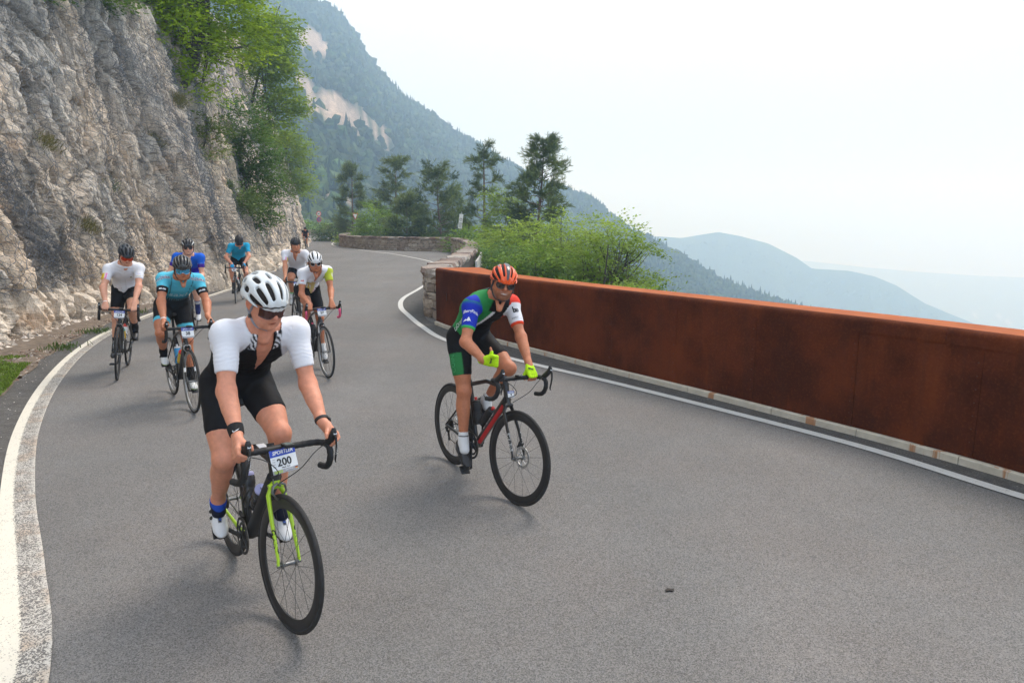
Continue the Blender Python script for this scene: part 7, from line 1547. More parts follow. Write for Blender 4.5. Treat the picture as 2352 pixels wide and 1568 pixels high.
    # --- socks and shoes
    for sd in 'LR':
        kn, an = J['kn'+sd], J['an'+sd]; v = nrm(an-kn); L_ = np.linalg.norm(an-kn); t0 = opt.get('sock_t', .72); V, Q = grow([dict(p, clip=[(kn+v*L_*t0, -v)]) for p in legs[sd][3+1:4+1]]+[legs[sd][-2], legs[sd][-1]], hj*.8, .0035)
        t_ = (V-kn) @ v/L_; o2 = obj_from('sock', V, Q, M_CLOTH, root, opt['sock'](t_, sd) if callable(opt.get('sock')) else np.tile(opt.get('sock', (.6, .6, .6)), (len(V), 1)))
        shoe(root, J, s, sd, opt['shoe'], h < .0065)
    # --- gloves, bands
    if opt.get('glove') is not None:
        for sd in 'LR':
            gp = [p for p in hands[sd] if p['tag'] in ('palm', 'f0', 'thumb')]; V, Q = grow(gp, opt.get('glove_h', hj*.8), .0020, it=0); u = nrm(J['wr'+sd]-J['el'+sd]); 
            o2 = obj_from('glove', V, Q, M_CLOTH, root, np.tile(opt['glove'], (len(V), 1))*(1+.12*noise3(V*60))[:, None]); o2['label'] = opt.get('glove_label', 'short-fingered cycling glove')
            if opt.get('glove_text'):
                bvg = BVHTree.FromPolygons([tuple(v) for v in V], [tuple(f) for f in Q]); decal(root, bvg, opt['glove_text'], .022, M_LOGOK, *opt['glove_frame'](J, sd, hands[sd]), name='glove_lettering', bold=.0008)
    for sd, t0, t1, r, mm, nm in opt.get('bands', []):
        el, wr = J['el'+sd], J['wr'+sd]; a_, b_ = el+(wr-el)*t0, el+(wr-el)*t1; ra = np.interp([t0, t1], np.linspace(0, 1, 6), np.array([.040, .0445, .0425, .036, .0295, .0255])*s*m*opt.get('arm', 1.0)); u = nrm(b_-a_)
        mb = MB(); mb.tube([a_, a_+u*.001, a_*.5+b_*.5, b_-u*.001, b_], [ra[0]+r*.2, ra[0]+r, ra.mean()+r*1.1, ra[1]+r, ra[1]+r*.2], 22); o2 = mb.build(nm, mm, root, smooth=False); smooth_by_angle(o2, 50)
        if nm == 'watch':
            cdir = nrm(opt.get('watch_dir', up)); cdir = nrm(cdir-u*cdir.dot(u)); MB().lathe((a_+b_)/2+cdir*(ra.mean()+r*.6), cdir, [(0, .018), (.008, .018), (.010, .015), (.010, 0)], 20).build('watch_face', M_BLK, o2)
    hm_ = None
    if opt.get('helmet'): hm_ = helmet(root, J, s, opt['helmet'])
    if opt.get('glasses'): glasses(root, J, s, *opt['glasses'])
    for fn in opt.get('decals', []): fn(root, J, s, bvj, bvs)
    return root
def decal(parent, bvh, body, size, m, O, X, Y, name='lettering', bold=.0, lift=.0016, sx=1.0, arc=0.0, shear=0.0, mesh=None, sub=True):
    """print lying on cloth: a flat drawing at O (axes X, Y) pressed along X x Y onto the surface"""
    X = nrm(X); Y = nrm(np.asarray(Y, float)-X*np.dot(X, Y)); Z = np.cross(X, Y)
    if mesh is None: me = text_mesh(body, size, m, None, None, name, .00025, bold, shear, sx=sx)
    else:
        me = bpy.data.meshes.new(name); me.from_pydata([(x, y, .0) for x, y in mesh], [], [list(range(len(mesh)))]); me.materials.append(m)
    import bmesh
    bm = bmesh.new(); bm.from_mesh(me)
    bmesh.ops.triangulate(bm, faces=bm.faces[:])
    if sub: 
        for _ in range(2):
            ee = [e for e in bm.edges if e.calc_length() > .010]
            if ee: bmesh.ops.subdivide_edges(bm, edges=ee, cuts=1); bmesh.ops.triangulate(bm, faces=bm.faces[:])
    bm.to_mesh(me); bm.free(); n = len(me.vertices); co = np.empty(n*3, np.float32); me.vertices.foreach_get('co', co); co = co.reshape(-1, 3); O = np.asarray(O, float); out = np.empty((n, 3))
    for i in range(n):
        x, y, z = co[i]; yy = y+arc*x*x; p = O+X*x+Y*yy; hit = bvh.ray_cast(Vector(p+Z*.15), Vector(-Z), .4)
        if hit[0] is None: hit = bvh.find_nearest(Vector(p))
        out[i] = np.array(hit[0])+Z*(lift+max(z, 0)*1.0)
    me.vertices.foreach_set('co', out.astype(np.float32).ravel()); me.update(); o = bpy.data.objects.new(name, me); COL.objects.link(o); o.parent = parent; return o
# riding positions
FITS = {
 'r200': dict(hyaw=11, hpitch=24, hroll=3, lean=-1.7505, steer=0.1133, torso=38.7448, side=3.668, twist=1.5841, npitch=58.0819, nside=-3.0277, crank=-8.0965, scale=0.9633, kneeL=0.0613, kneeR=0.1131, elbL=0.1172, elbR=0.1964, saddle=0.78, shf=-0.03, footL=35.0, footR=35.0, shrug=0.04, heading=-0.9197, x=-1.69, y=3.8494),
 'r9': dict(hyaw=-20, hpitch=8, hroll=-8, lean=-2.388, steer=0.1176, torso=41.9587, side=2.1668, twist=3.7234, npitch=42.2515, nside=-4.1538, crank=254.8804, scale=0.9349, kneeL=0.1733, kneeR=-0.1, elbL=0.4504, elbR=0.4868, saddle=0.7717, shf=-0.0175, footL=35.0, footR=35.0, shrug=-0.0171, handL='top', topy=0.15, handR=[0.874, -0.225, 1.024], heading=-1.0133, x=-0.4954, y=5.4109),
 'r124': dict(hyaw=16, hpitch=28, lean=-5.0512, steer=0.0553, torso=42.62, side=1.2336, twist=8.0667, npitch=55.1674, nside=14.1715, crank=-111.2259, scale=0.93, kneeL=-0.0119, kneeR=0.0574, elbL=0.9982, elbR=1.1938, saddle=0.78, shf=-0.0205, footL=22.6161, footR=4.8632, shrug=-0.011, handL='top', handR='top', topy=0.16, heading=-1.1838, x=-5.3871, y=9.3881),
 'r38': dict(hyaw=-10, hpitch=16, lean=-0.8998, steer=0.0232, torso=40.8221, side=5.1931, twist=-0.6368, npitch=37.3758, nside=-2.67, crank=56.7334, scale=0.93, kneeL=0.35, kneeR=0.2219, elbL=0.5198, elbR=0.5039, saddle=0.7486, shf=-0.0261, footL=19.3564, footR=18.7649, shrug=0.0214, heading=-0.9247, x=-3.9431, y=7.7388),
 'r57': dict(hyaw=-8, hpitch=12, lean=1.9424, steer=0.0584, torso=34.8643, side=7.6963, twist=6.376, npitch=35.0, nside=-16.0836, crank=86.0106, scale=0.93, kneeL=0.3496, kneeR=-0.0774, elbL=0.2008, elbR=0.241, saddle=0.7723, shf=-0.03, footL=35.0, footR=33.7852, shrug=-0.0296, handL='top', handR='top', topy=0.15, heading=-1.0593, x=-2.8619, y=9.4741),
 'white': dict(hyaw=7, hpitch=7, lean=0.0, steer=0.35, torso=42.9943, side=0.4345, twist=-0.8461, npitch=56.017, nside=9.9199, crank=106.6651, scale=0.9828, kneeL=0.0573, kneeR=-0.0415, elbL=0.597, elbR=0.05, saddle=0.7408, shf=-0.0234, footL=11.9658, footR=31.7328, shrug=0.04, heading=-1.3834, x=-4.2205, y=13.5996),
 'cyan': dict(hyaw=10, hpitch=46, lean=0.65, steer=0.1577, torso=40.1994, side=11.9519, twist=10.5275, npitch=35.0, nside=14.711, crank=192.1881, scale=1.0167, kneeL=0.2866, kneeR=0.1185, elbL=1.8101, elbR=2.3012, saddle=0.762, shf=-0.03, footL=23.1456, footR=22.1393, shrug=0.04, handL='hood', handR='top', topy=0.06, heading=-1.3714, x=-7.0865, y=17.9357),
 'blue': dict(hyaw=5, hpitch=10, lean=0.0, steer=0.0, torso=39.1061, side=4.7801, twist=1.0516, npitch=62.9573, nside=4.8932, crank=0.0, scale=1.0166, kneeL=0.0591, kneeR=0.0609, elbL=0.0547, elbR=0.5867, saddle=0.7343, shf=-0.0295, footL=34.9996, footR=11.6644, shrug=0.0352, heading=-1.2522, x=-5.9041, y=12.625),
}
# ---------------------------------------------------------------- the riders
def mixc(base, w, c): w = np.clip(np.asarray(w, float), 0, 1)[:, None]; return base*(1-w)+np.array(c)*w
def solid(n, c): return np.tile(np.array(c, float), (n, 1))
def sm(x, a, b): return np.clip((x-a)/(b-a), 0, 1)
WHITE = (.74, .74, .78); SKIN_A = hexl(206, 140, 112); SKIN_B = hexl(196, 134, 102); SKIN_C = hexl(184, 118, 86)
V_STD = [(.21, .030, .114, .0115, .3), (.60, .025, .108, .0125, .9), (1.0, .005, .092, .0130, 1.2), (.40, -.05, .018, .0125, 0), (.85, -.06, -.005, .0130, 0), (0, -.04, .022, .0095, 0), (.22, -.125, -.062, .011, 0), (.66, -.125, -.072, .011, 0), (1.32, -.05, .05, .012, 0)]
V_LONG = [(.22, -.10, .112, .0105, .8), (.60, -.09, .106, .0125, 1.2), (.98, -.08, .090, .0125, 1.3), (1.30, -.05, .05, .010, 0)]
V_DENSE = [(.14, -.02, .112, .0065, .4), (.42, -.02, .108, .0075, .9), (.72, -.03, .100, .0080, 1.2), (1.02, -.05, .085, .0080, 1.2), (.28, -.12, -.04, .0080, 0), (.66, -.12, -.05, .0085, 0), (1.28, -.05, .04, .008, 0)]
def plain_shoe(c, c2=None, line=None):
    def f(q, y):
        C = solid(len(q), c)
        if c2 is not None: C = mixc(C, sm(-q[:, 2], .078, .082), c2)
        if line is not None: C = mixc(C, sm(.018-np.abs(q[:, 1])-.06*np.clip(q[:, 0], 0, .12), 0, .004)*sm(.118-q[:, 0], 0, .006)*sm(q[:, 2], -.088, -.08), line)
        return C
    return f
FR = {}
def fork_text(txt, size, m, both=True, bold=.0012):
    def fn(b, J, st, g):
        for y in (1, -1):
            a = st(FRONT+[-.006, y*.052, .03]); c = st(g['cr']*.55+FRONT*.45+[.002, y*.049, 0]); F_ = g['RS'] @ np.array([.62, y*.78, 0]); wrapped_text(txt, size, m, b, c, a, (.0152, .0092, .0104, .0074), g['RS'] @ np.array([.75, y*.66 if y > 0 else -.66, 0]), None, bold=bold, start=.50, xs=1.25)
    return fn
def dt_text(txt, size, m, side=-1, start=.5, bold=.0015, xs=1.2, up=.05):
    def fn(b, J, st, g): 
        wrapped_text(txt, size, m, b, g['dt1'], g['dt0'], (g['dr']*1.0, g['dr']*1.1), np.array([.25-up*.6, side, up]), None, bold=bold, start=start, xs=xs)
    return fn
def band(a, b_, r, m, nm='band'):
    def fn(b, J, st, g):
        p0 = g['dt1']*(1-a)+g['dt0']*a; p1 = g['dt1']*(1-b_)+g['dt0']*b_; MB().tube([p0, p1], g['dr']*r, 14, ez=[0, 1, 0]).build(nm, m, b)
    return fn
def head_band(m, t0=.385, t1=.42, r=.0245):
    def fn(b, J, st, g): MB().tube([SP+SU*t0, SP+SU*t1], r, 14).build('head_tube_band', m, b)
    return fn
def toptube_card(b, J, st, g):
    p = SP+SU*.50; MB().box(p+np.array([-.13, -.0, .030]), (.06, .020, .0015), rotm([0, 1, 0], .06)).build('route_card', M_PLW, b)
def helm_col(base, rib=None, band=None, top=None):
    def f(V):
        C = solid(len(V), base); an = np.arctan2(V[:, 1], np.maximum(V[:, 2], 1e-3))
        if top is not None: C = mixc(C, sm(.13-np.abs(an), 0, .02), top)
        if rib is not None: C = mixc(C, sm(.11-np.abs(np.abs(an)-.80), 0, .02)*sm(V[:, 0], -.06, -.04)*sm(.10-V[:, 0], 0, .01), rib)
        if band is not None: C = mixc(C, sm(.006-np.abs(V[:, 2]-.046+.25*np.abs(V[:, 1])*np.abs(V[:, 1])*8-.004), 0, .002)*sm(V[:, 0], .085, .09), band)  # brow vent drawn as a dark line, the shade of its opening in colour
        return C
    return f
def sleeve_frame(J, sd, t, side_dir, ang=0.0):
    """drawing frame on a sleeve: origin, right axis, up axis as seen by someone looking along -side_dir"""
    sh, el = J['sh'+sd], J['el'+sd]; u = nrm(el-sh); O = sh+(el-sh)*t; Z = nrm(np.asarray(side_dir, float)-u*np.dot(u, side_dir)); Y = -u; X = np.cross(Y, Z); R = rotm(Z, ang); return O, R @ X, R @ Y
def to_cam(J, p):
    """direction from a point towards the road ahead, in the bike frame"""
    v = np.array([0, 0, CAM_H])-(J['M'] @ p+J['T']); return nrm(J['M'].T @ v)
# ---- rider in front
def j200(d):
    t, a, n = d['t'], d['a'], len(d['t']); C = solid(n, BLACK); sl_ = d['L'] | d['R']; w_ = np.maximum(sl_*1.0, sm(np.abs(a)-(.092+.19*(.97-t)), 0, .004)*sm(t, .60, .61)); C = mixc(C, w_, WHITE)
    col_ = sm(t, .955, .965)*sm(.084-np.abs(a), 0, .006)*sm(np.abs(a), .045, .05); st_ = sm(np.sin((t*90+a*260)+3*noise3(d['V']*25)), -.2, .2); C = mixc(C, col_, (.72, .72, .75)); C = mixc(C, col_*st_, BLACK)
    for sd in 'LR': C = mixc(C, d[sd]*sm(.005-np.abs(d['ta'][sd][0]-.60), 0, .003)*.25, (.5, .5, .52))
    return C
def blackshorts(hem=None, w=.06, sides='LR', col2=None, outer=None):
    def f(d):
        C = solid(len(d['V']), BLACK)
        for sd in 'LR':
            t_, dd, an, on = d['tl'][sd]
            if hem is not None and sd in sides: C = mixc(C, on*sm(t_, d['hem']-w, d['hem']-w+.008), hem)
            if outer is not None and sd in outer[0]: C = mixc(C, on*sm(an, outer[1], outer[1]+.05)*sm(outer[2]-an, 0, .05)*sm(t_, outer[3], outer[3]+.01), outer[4])
        return C
    return f
def d200(root, J, s, bvj, bvs):
    hp, kn = J['hipL'], J['knL']; O = hp+(kn-hp)*.53; Z = to_cam(J, O); X = nrm(np.cross([0, 0, 1], Z)); Y = np.cross(Z, X); decal(root, bvs, 'b', .022, M_LOGOW, O+X*.03, X, Y, 'emblem')
def riders_setup():
    P = FITS['r200']; J = pose(P)
    make_bike(P, J, 'black road bike with lime green fork and number plate 200, nearest the camera', dict(frame=M_MATT, fork=M_LIME, stays=M_LIME, depth=.050, number='200', plate_full=True, plate=(.128, .118), plate_tilt=.10, plate_off=(.915, .006, .832), dt=.033, lever_text='ULTEGRA', bottles=[((M_BOTD, M_LAV, M_LAV), 'smoke black bottle with round lavender cap on the down tube of the lime-forked bike'), ((M_BOTD, M_LAV, M_LAV), 'taller dark bottle with lavender cap on the seat tube of the lime-forked bike')], extra=[fork_text('GIANT', .030, M_BLK), head_band(M_LIME, .372, .40), toptube_card]))
    body = person(P, J, 'young man in white-sleeved black jersey and white helmet riding nearest the camera', dict(h=.0052, skin=SKIN_A, limb=1.05, arm=1.0, bulk=1.06, sleeve=.68, short=.66, zip=.26, zipw=.040, zipoff=.10, jersey=j200, jlabel='black jersey with white sleeves, unzipped at the neck', shorts=blackshorts(), sock=lambda t, sd: mixc(solid(len(t), (.012, .014, .03)), sm(.968-t, 0, .006), hexl(40, 75, 170)), sock_t=.95,
        helmet=dict(fine=True, vents=V_STD, col=helm_col((.68, .70, .70), band=(.03, .03, .03)), label='off-white vented bicycle helmet', grey_strap=True, liner=(.025, .02, .018), nr=5, r=(.142, .106, .110)), glasses=(mat('brown_lens', (.05, .012, .010), .06, spec=.8), M_FRAMEB, 'shield', True), wrinkle=.0028,
        bands=[('R', .80, .985, .007, mat('towelling_black', (.012, .012, .013), .95), 'wristband'), ('L', .90, .965, .008, M_MATT, 'watch')], watch_dir=J['lat'],
        shoe=dict(col=plain_shoe((.66, .66, .67), line=(.02, .025, .05)), label='white shoe with black dials', dials=[(.03, .034, -.040, .01), (.065, .034, -.055, .01)], straps=[((.035, -.032, -.045), (.035, .032, -.045), .006, M_SHW), ((.075, -.032, -.06), (.075, .032, -.06), .006, M_SHW)]), decals=[d200, shoe_word('GIANT'), swoosh]))
    P = FITS['r9']; J = pose(P)
    make_bike(P, J, 'black and red disc-brake road bike under the rider in green and black', dict(frame=M_BLK, fork=M_BLK, depth=.050, disc=True, dt=.029, number='9', plate=(.055, .050), plate_off=(.862, 0, .765), plate_lean=-.28, bottles=[((M_MATT, M_MATT, M_REDB), 'black bottle with red nozzle on the down tube of the disc-brake bike'), ((M_MATT, M_MATT, M_REDB), 'black bottle with red nozzle on the seat tube of the disc-brake bike')],
        extra=[dt_text('STEVENS', .040, M_WHP, -1, .52, .002, 1.3, up=.75), red_stripe, fork_text('STEVENS', .026, M_WHP)]))
    person(P, J, 'smiling man in orange helmet and green, blue and black jersey giving a thumbs-up', dict(h=.0062, glove_h=.0036, collar=.075, skin=SKIN_C, smile=True, beard=.55, sleeve=.66, short=.70, zip=0.0, jersey=j9, jlabel='green, blue, black and white printed jersey', hair=(.05, .03, .02),
        shorts=blackshorts(outer=('R', -2.6, 2.6, .30, (.03, .22, .07))) if False else s9, slabel='black shorts with a green outer panel', sock=lambda t, sd: mixc(solid(len(t), (.7, .7, .7)), sm(np.sin(t*90), .6, .7)*sm(t, .8, .82)*sm(.88-t, 0, .02), (.05, .05, .05)), sock_t=.78, glove=hexl(178, 222, 30), glove_text='tawi', glove_frame=glove_frame, limb=.99,
        helmet=dict(fine=True, vents=V_LONG, col=orange_helm, label='fluorescent orange helmet with black ribs'), glasses=(M_LENSD, M_FRAMEB, 'two', True), shoe=dict(col=plain_shoe((.025, .025, .027)), label='matt black shoe', dials=[(.06, .034, -.05, .01)], straps=[((.08, -.032, -.06), (.08, .032, -.06), .008, M_MATT)]), decals=[d9]))
    P = FITS['r124']; J = pose(P)
    make_bike(P, J, 'black and white road bike with number plate 124, farthest left on the road', dict(frame=M_BLK, fork=M_BLK, number='124', plate=(.115, .10), plate_off=(.925, 0, .830), dt=.026, bottles=[((M_YELP, M_GREENP, M_GREENP), 'yellow and teal bottle on the bike numbered 124'), ((M_PLW, M_REDB, M_REDB), 'white bottle with red cap on the bike numbered 124')], extra=[fork_text('BIANCHI', .020, M_WHP), dt_text('BIANCHI', .030, M_WHP, 1)]))
    person(P, J, 'young man looking down in a white jersey and charcoal helmet with red lenses', dict(h=.0092, skin=hexl(208, 152, 126), sleeve=.60, short=.64, jersey=j124, jlabel='white jersey with pink and yellow stripes on one sleeve', shorts=blackshorts((.55, .38, .25), .02, 'L'), sock=BLACK, sock_t=.62, bulk=1.04,
        helmet=dict(vents=V_STD, matt=True, col=helm_col((.045, .05, .058)), label='charcoal grey helmet'), glasses=(mat('red_mirror_lens', (.55, .05, .01), .12, .6), M_FRAMEB, 'shield', True), bands=[('R', .95, .985, .004, M_PLW, 'wristband')], shoe=dict(col=plain_shoe((.03, .03, .033)), label='black shoe', straps=[((.03, -.032, -.045), (.03, .032, -.045), .003, M_PLW)]), decals=[d124]))
    P = FITS['r38']; J = pose(P)
    make_bike(P, J, 'black road bike with number plate 38 ridden by the man in turquoise', dict(frame=M_BLK, fork=M_BLK, rim=M_RIMS, rimkey='silver', caliper=M_ALU, number='38', plate=(.118, .11), plate_off=(.918, .004, .838), bottles=[((M_YELP, M_REDB, M_YELP), 'yellow and red bottle on the bike numbered 38'), ((M_CYB, M_PLW, M_PLW), 'blue and white bottle on the bike numbered 38')], extra=[fork_band]))
    person(P, J, 'man in turquoise and black jersey with mirrored blue glasses riding behind the front rider', dict(h=.0092, skin=SKIN_C, sleeve=.62, short=.66, jersey=j38, jlabel='turquoise jersey fading to black with black cuffs', shorts=blackshorts((.10, .50, .66), .10), slabel='black shorts with turquoise leg bands', sock=BLACK, sock_t=.74, limb=1.05, bulk=1.05, hair=(.03, .02, .015),
        helmet=dict(vents=V_DENSE, col=helm_col((.03, .03, .032), rib=(.09, .09, .095)), label='glossy black helmet'), glasses=(mat('blue_mirror_lens', (.10, .38, .62), .10, .7), M_FRAMEB, 'shield', True), bands=[('R', .94, .98, .004, M_PLW, 'wristband')], shoe=dict(col=plain_shoe((.66, .67, .66), (.35, .6, .08)), label='white and green shoe', dials=[(.05, .034, -.045, .01)], dial_mat=M_MATT, straps=[((.03, -.032, -.045), (.03, .032, -.045), .007, M_MATT), ((.075, -.032, -.06), (.075, .032, -.06), .006, M_MATT)]), decals=[d38]))
    P = FITS['r57']; J = pose(P)
    make_bike(P, J, 'black road bike with pink bar tape and number plate 57', dict(frame=M_BLK, fork=M_BLK, drop_tape=M_PINK, rim=M_RIMS, rimkey='silver', number='57', plate=(.112, .105), plate_off=(.918, .002, .842), dt=.030, bottles=[((M_MATT, M_MATT, M_PINK), 'black bottle with pink nozzle on the down tube of the bike numbered 57'), ((M_MATT, M_MATT, M_PINK), 'black bottle with pink nozzle on the seat tube of the bike numbered 57')], extra=[dt_text('FUJI', .048, M_WHP, -1, .45), fork_side]))
    person(P, J, 'woman in white jersey with one lime sleeve and a white helmet', dict(h=.0092, female=True, skin=SKIN_C, sleeve=.52, short=.66, zip=.20, zipw=.042, jersey=j57, jlabel='white jersey with one lime sleeve and a gold side panel', shorts=blackshorts(), sock=(.7, .7, .7), sock_t=.90, limb=.95, hair=(.05, .03, .02),
        helmet=dict(vents=V_LONG, col=helm_col((.72, .72, .73)), label='white helmet with long black vents'), glasses=(M_LENSD, M_FRAMEW, 'two', True), shoe=dict(col=plain_shoe((.55, .55, .55)), label='grey white shoe', straps=[((.02, -.032, -.04), (.02, .032, -.04), .006, M_SHW), ((.05, -.032, -.052), (.05, .032, -.052), .006, M_MATT), ((.08, -.032, -.064), (.08, .032, -.064), .006, M_MATT)]), decals=[d57]))
    P = FITS['white']; J = pose(P)
    make_bike(P, J, 'black and white road bike behind the woman with the lime sleeve', dict(frame=M_BLK, fork=M_BLK, simple=True, number='24', plate=(.11, .10), plate_off=(.918, 0, .84), depth=.035, rimkey='b', extra=[head_band(M_REDP, .40, .50), dt_text('WILIER', .035, M_WHP, -1)]))
    person(P, J, 'man in plain white jersey and black helmet behind the woman', dict(h=.0105, skin=SKIN_B, sleeve=.58, short=.66, zip=.13, zipw=.028, jersey=jwhite, jlabel='white jersey with yellow and pink cuff', shorts=blackshorts(), sock=lambda t, sd: mixc(solid(len(t), (.7, .7, .7)), sm(t, .72, .74)*sm(.84-t, 0, .02), (.25, .6, .3)), sock_t=.74, hair=(.06, .04, .03), helmet=dict(vents=V_DENSE, matt=True, col=helm_col((.02, .02, .022)), label='matt black helmet'), shoe=dict(col=plain_shoe((.5, .52, .52)), label='pale grey shoe', straps=[((.05, -.032, -.052), (.05, .032, -.052), .006, M_MATT)])))
    P = FITS['cyan']; J = pose(P)
    make_bike(P, J, 'silver and black road bike ridden close to the cliff by the man in bright blue', dict(frame=M_BLK, fork=M_BLK, simple=True, rim=M_RIMS, rimkey='silver', number='83', plate=(.10, .10), plate_off=(.918, -.02, .84), bottles=[((M_PLW, M_REDB, M_REDB), 'white and red bottle on the bike by the cliff'), None], extra=[fork_side]))
    person(P, J, 'man bent low in a bright cyan jersey, black helmet and blue gloves by the cliff', dict(h=.0115, skin=hexl(214, 150, 122), sleeve=.66, short=.68, jersey=lambda d: solid(len(d['t']), (.015, .33, .55)), jlabel='plain cyan jersey', shorts=blackshorts(), sock=(.02, .02, .02), glove=(.02, .30, .55), helmet=dict(vents=V_DENSE, matt=True, col=helm_col((.03, .03, .034)), label='black helmet'), glasses=(M_LENSD, M_FRAMEB, 'shield', False), shoe=dict(col=plain_shoe((.03, .03, .03)), label='black shoe')))
    P = FITS['blue']; J = pose(P)
    make_bike(P, J, 'dark road bike half hidden behind the bike numbered 38', dict(frame=M_BLK, fork=M_BLK, simple=True))
    person(P, J, 'man in a royal blue and purple jersey behind the rider in turquoise', dict(h=.0105, skin=hexl(216, 164, 140), sleeve=.58, short=.66, jersey=jblue, jlabel='royal blue jersey shading to purple', shorts=lambda d: solid(len(d['V']), (.02, .06, .50)), slabel='royal blue shorts', sock=lambda t, sd: mixc(mixc(solid(len(t), (.02, .03, .12)), sm(t, .60, .61)*sm(.72-t, 0, .01), (.45, .45, .47)), sm(t, .95, .96), (.02, .03, .12)), sock_t=.57, hair=(.05, .03, .02), helmet=dict(vents=V_STD, col=helm_col((.02, .02, .025), rib=(.7, .7, .68)), label='black helmet with two white stripes'), glasses=(M_LENSD, M_FRAMEB, 'two', True), shoe=dict(col=plain_shoe((.68, .68, .68)), label='white shoe', straps=[((.05, -.032, -.052), (.05, .032, -.052), .006, M_DALU)])))
    for nm, fx, fy, hdg, kw, lb, bl in (('far1', -16.45, 54.9, -1.30, dict(jersey=lambda d: mixc(solid(len(d['t']), (.02, .015, .03)), sm(.10-np.abs(d['a']), 0, .01)*sm(d['t'], .2, .25)*sm(.5-d['t'], 0, .03), (.12, .02, .03)), jlabel='dark jersey', shorts=blackshorts(), sock=(.02, .02, .02), helmet=dict(vents=V_DENSE, matt=True, col=helm_col((.02, .02, .022)), label='black helmet'), glasses=(M_LENSD, M_FRAMEB, 'shield', False)), 'distant rider in dark clothes beside the foot of the far cliff', 'bike of the distant dark-clothed rider'),
            ('far2', -26.9, 101.2, -1.12, dict(jersey=lambda d: mixc(solid(len(d['t']), (.35, .42, .05)), sm(.08-np.abs(d['a']), 0, .01), (.02, .02, .02)), jlabel='yellow and black jersey', shorts=blackshorts(), sock=(.02, .02, .02), helmet=dict(vents=V_DENSE, col=helm_col((.7, .7, .68)), label='white helmet')), 'farthest rider, in yellow-green, in front of the last parapet', 'bike of the farthest rider')):
        P = dict(FITS['white'], steer=0.0, heading=hdg, torso=46, scale=1.0, handR=[.905, -.215, .985], crank=60 if nm == 'far1' else 200); P['x'] = fx-.99*math.cos(hdg); P['y'] = fy-.99*math.sin(hdg); P.pop('handR'); J = pose(P)
        make_bike(P, J, bl, dict(frame=M_BLK, fork=M_BLK, simple=True, number='12' if nm == 'far1' else None, plate=(.10, .10), plate_off=(.918, 0, .84))); person(P, J, lb, dict(h=.018, skin=SKIN_B, shoe=dict(col=plain_shoe((.03, .03, .03)), label='dark shoe'), **kw))
M_SHW = mat('shoe_strap_white', (.6, .6, .6), .5); M_RIMS = mat('rim_silver', (.32, .33, .34), .35, .7)
def shoe_word(txt):
    def fn(root, J, s, bvj, bvs):
        for sd in 'LR':
            fd, fu = J['foot'+sd+'d'], J['foot'+sd+'u']; an = J['an'+sd]; c = an+(fd*.055-fu*.048)*s
            so = [o for o in root.children if o.name.startswith('shoe')][0 if sd == 'L' else 1]; v = np.empty(len(so.data.vertices)*3, np.float32); so.data.vertices.foreach_get('co', v); f = [tuple(p.vertices) for p in so.data.polygons]; bv = BVHTree.FromPolygons([tuple(x) for x in v.reshape(-1, 3)], f)
            Z = nrm(fu*.8+fd*.6); X = -nrm(fd-Z*fd.dot(Z))*-1; decal(root, bv, txt, .016, M_SHBLUE, c, nrm(fd-Z*fd.dot(Z)), np.cross(Z, nrm(fd-Z*fd.dot(Z))), 'shoe_lettering', bold=.0006, sx=1.2)
    return fn
M_SHBLUE = mat('shoe_print_blue', (.03, .12, .55), .5)
def swoosh(root, J, s, bvj, bvs):
    wb = [o for o in root.children if o.name.startswith('wristband')][0]; v = np.empty(len(wb.data.vertices)*3, np.float32); wb.data.vertices.foreach_get('co', v); bv = BVHTree.FromPolygons([tuple(x) for x in v.reshape(-1, 3)], [tuple(p.vertices) for p in wb.data.polygons])
    el, wr = J['elR'], J['wrR']; O = el+(wr-el)*.885; Z = to_cam(J, O); X = nrm(np.cross([0, 0, 1.], Z)); Y = np.cross(Z, X)
    pts = [(-.016, -.004), (-.013, -.009), (-.006, -.008), (.006, -.001), (.016, .008), (.004, .002), (-.005, -.003), (-.011, -.004), (-.013, .0), (-.010, .005)]; decal(root, bv, '', 0, M_LOGOW, O, X, Y, 'swoosh_emblem', mesh=pts)
def red_stripe(b, J, st, g):
    d0, d1, r = g['dt0'], g['dt1'], g['dr']; u = nrm(d0-d1); n = nrm(np.cross(u, [0, -1., 0])); V = []
    for t in np.linspace(.10, .92, 12):
        for a in np.linspace(-1.35, -.35, 7): V.append(d1*(1-t)+d0*t+np.array([0, -1, 0])*math.cos(a)*r*1.05+ (n if n[2] > 0 else -n)*math.sin(a)*r*1.15)
    mesh_np('red_stripe', np.array(V), grid_faces(12, 7), M_REDP, b, True)
def fork_band(b, J, st, g):
    for y in (1, -1):
        p = st(FRONT*.6+g['cr']*.4+[.004, y*.050, 0]); q = st(FRONT*.72+g['cr']*.28+[.002, y*.051, 0]); MB().tube([p, q], [(.0165, .0105)]*2, 12, ez=[0, 1, 0]).build('fork_band', M_PLW, b)
def fork_side(b, J, st, g):
    for y in (1, -1):
        p = st(g['cr']+[.008, y*.030, -.01]); q = st(FRONT*.3+g['cr']*.7+[.008, y*.047, 0]); MB().tube([p, q], [(.0175, .0120), (.0172, .0110)], 12, ez=[0, 1, 0]).build('fork_band', M_ALU, b)
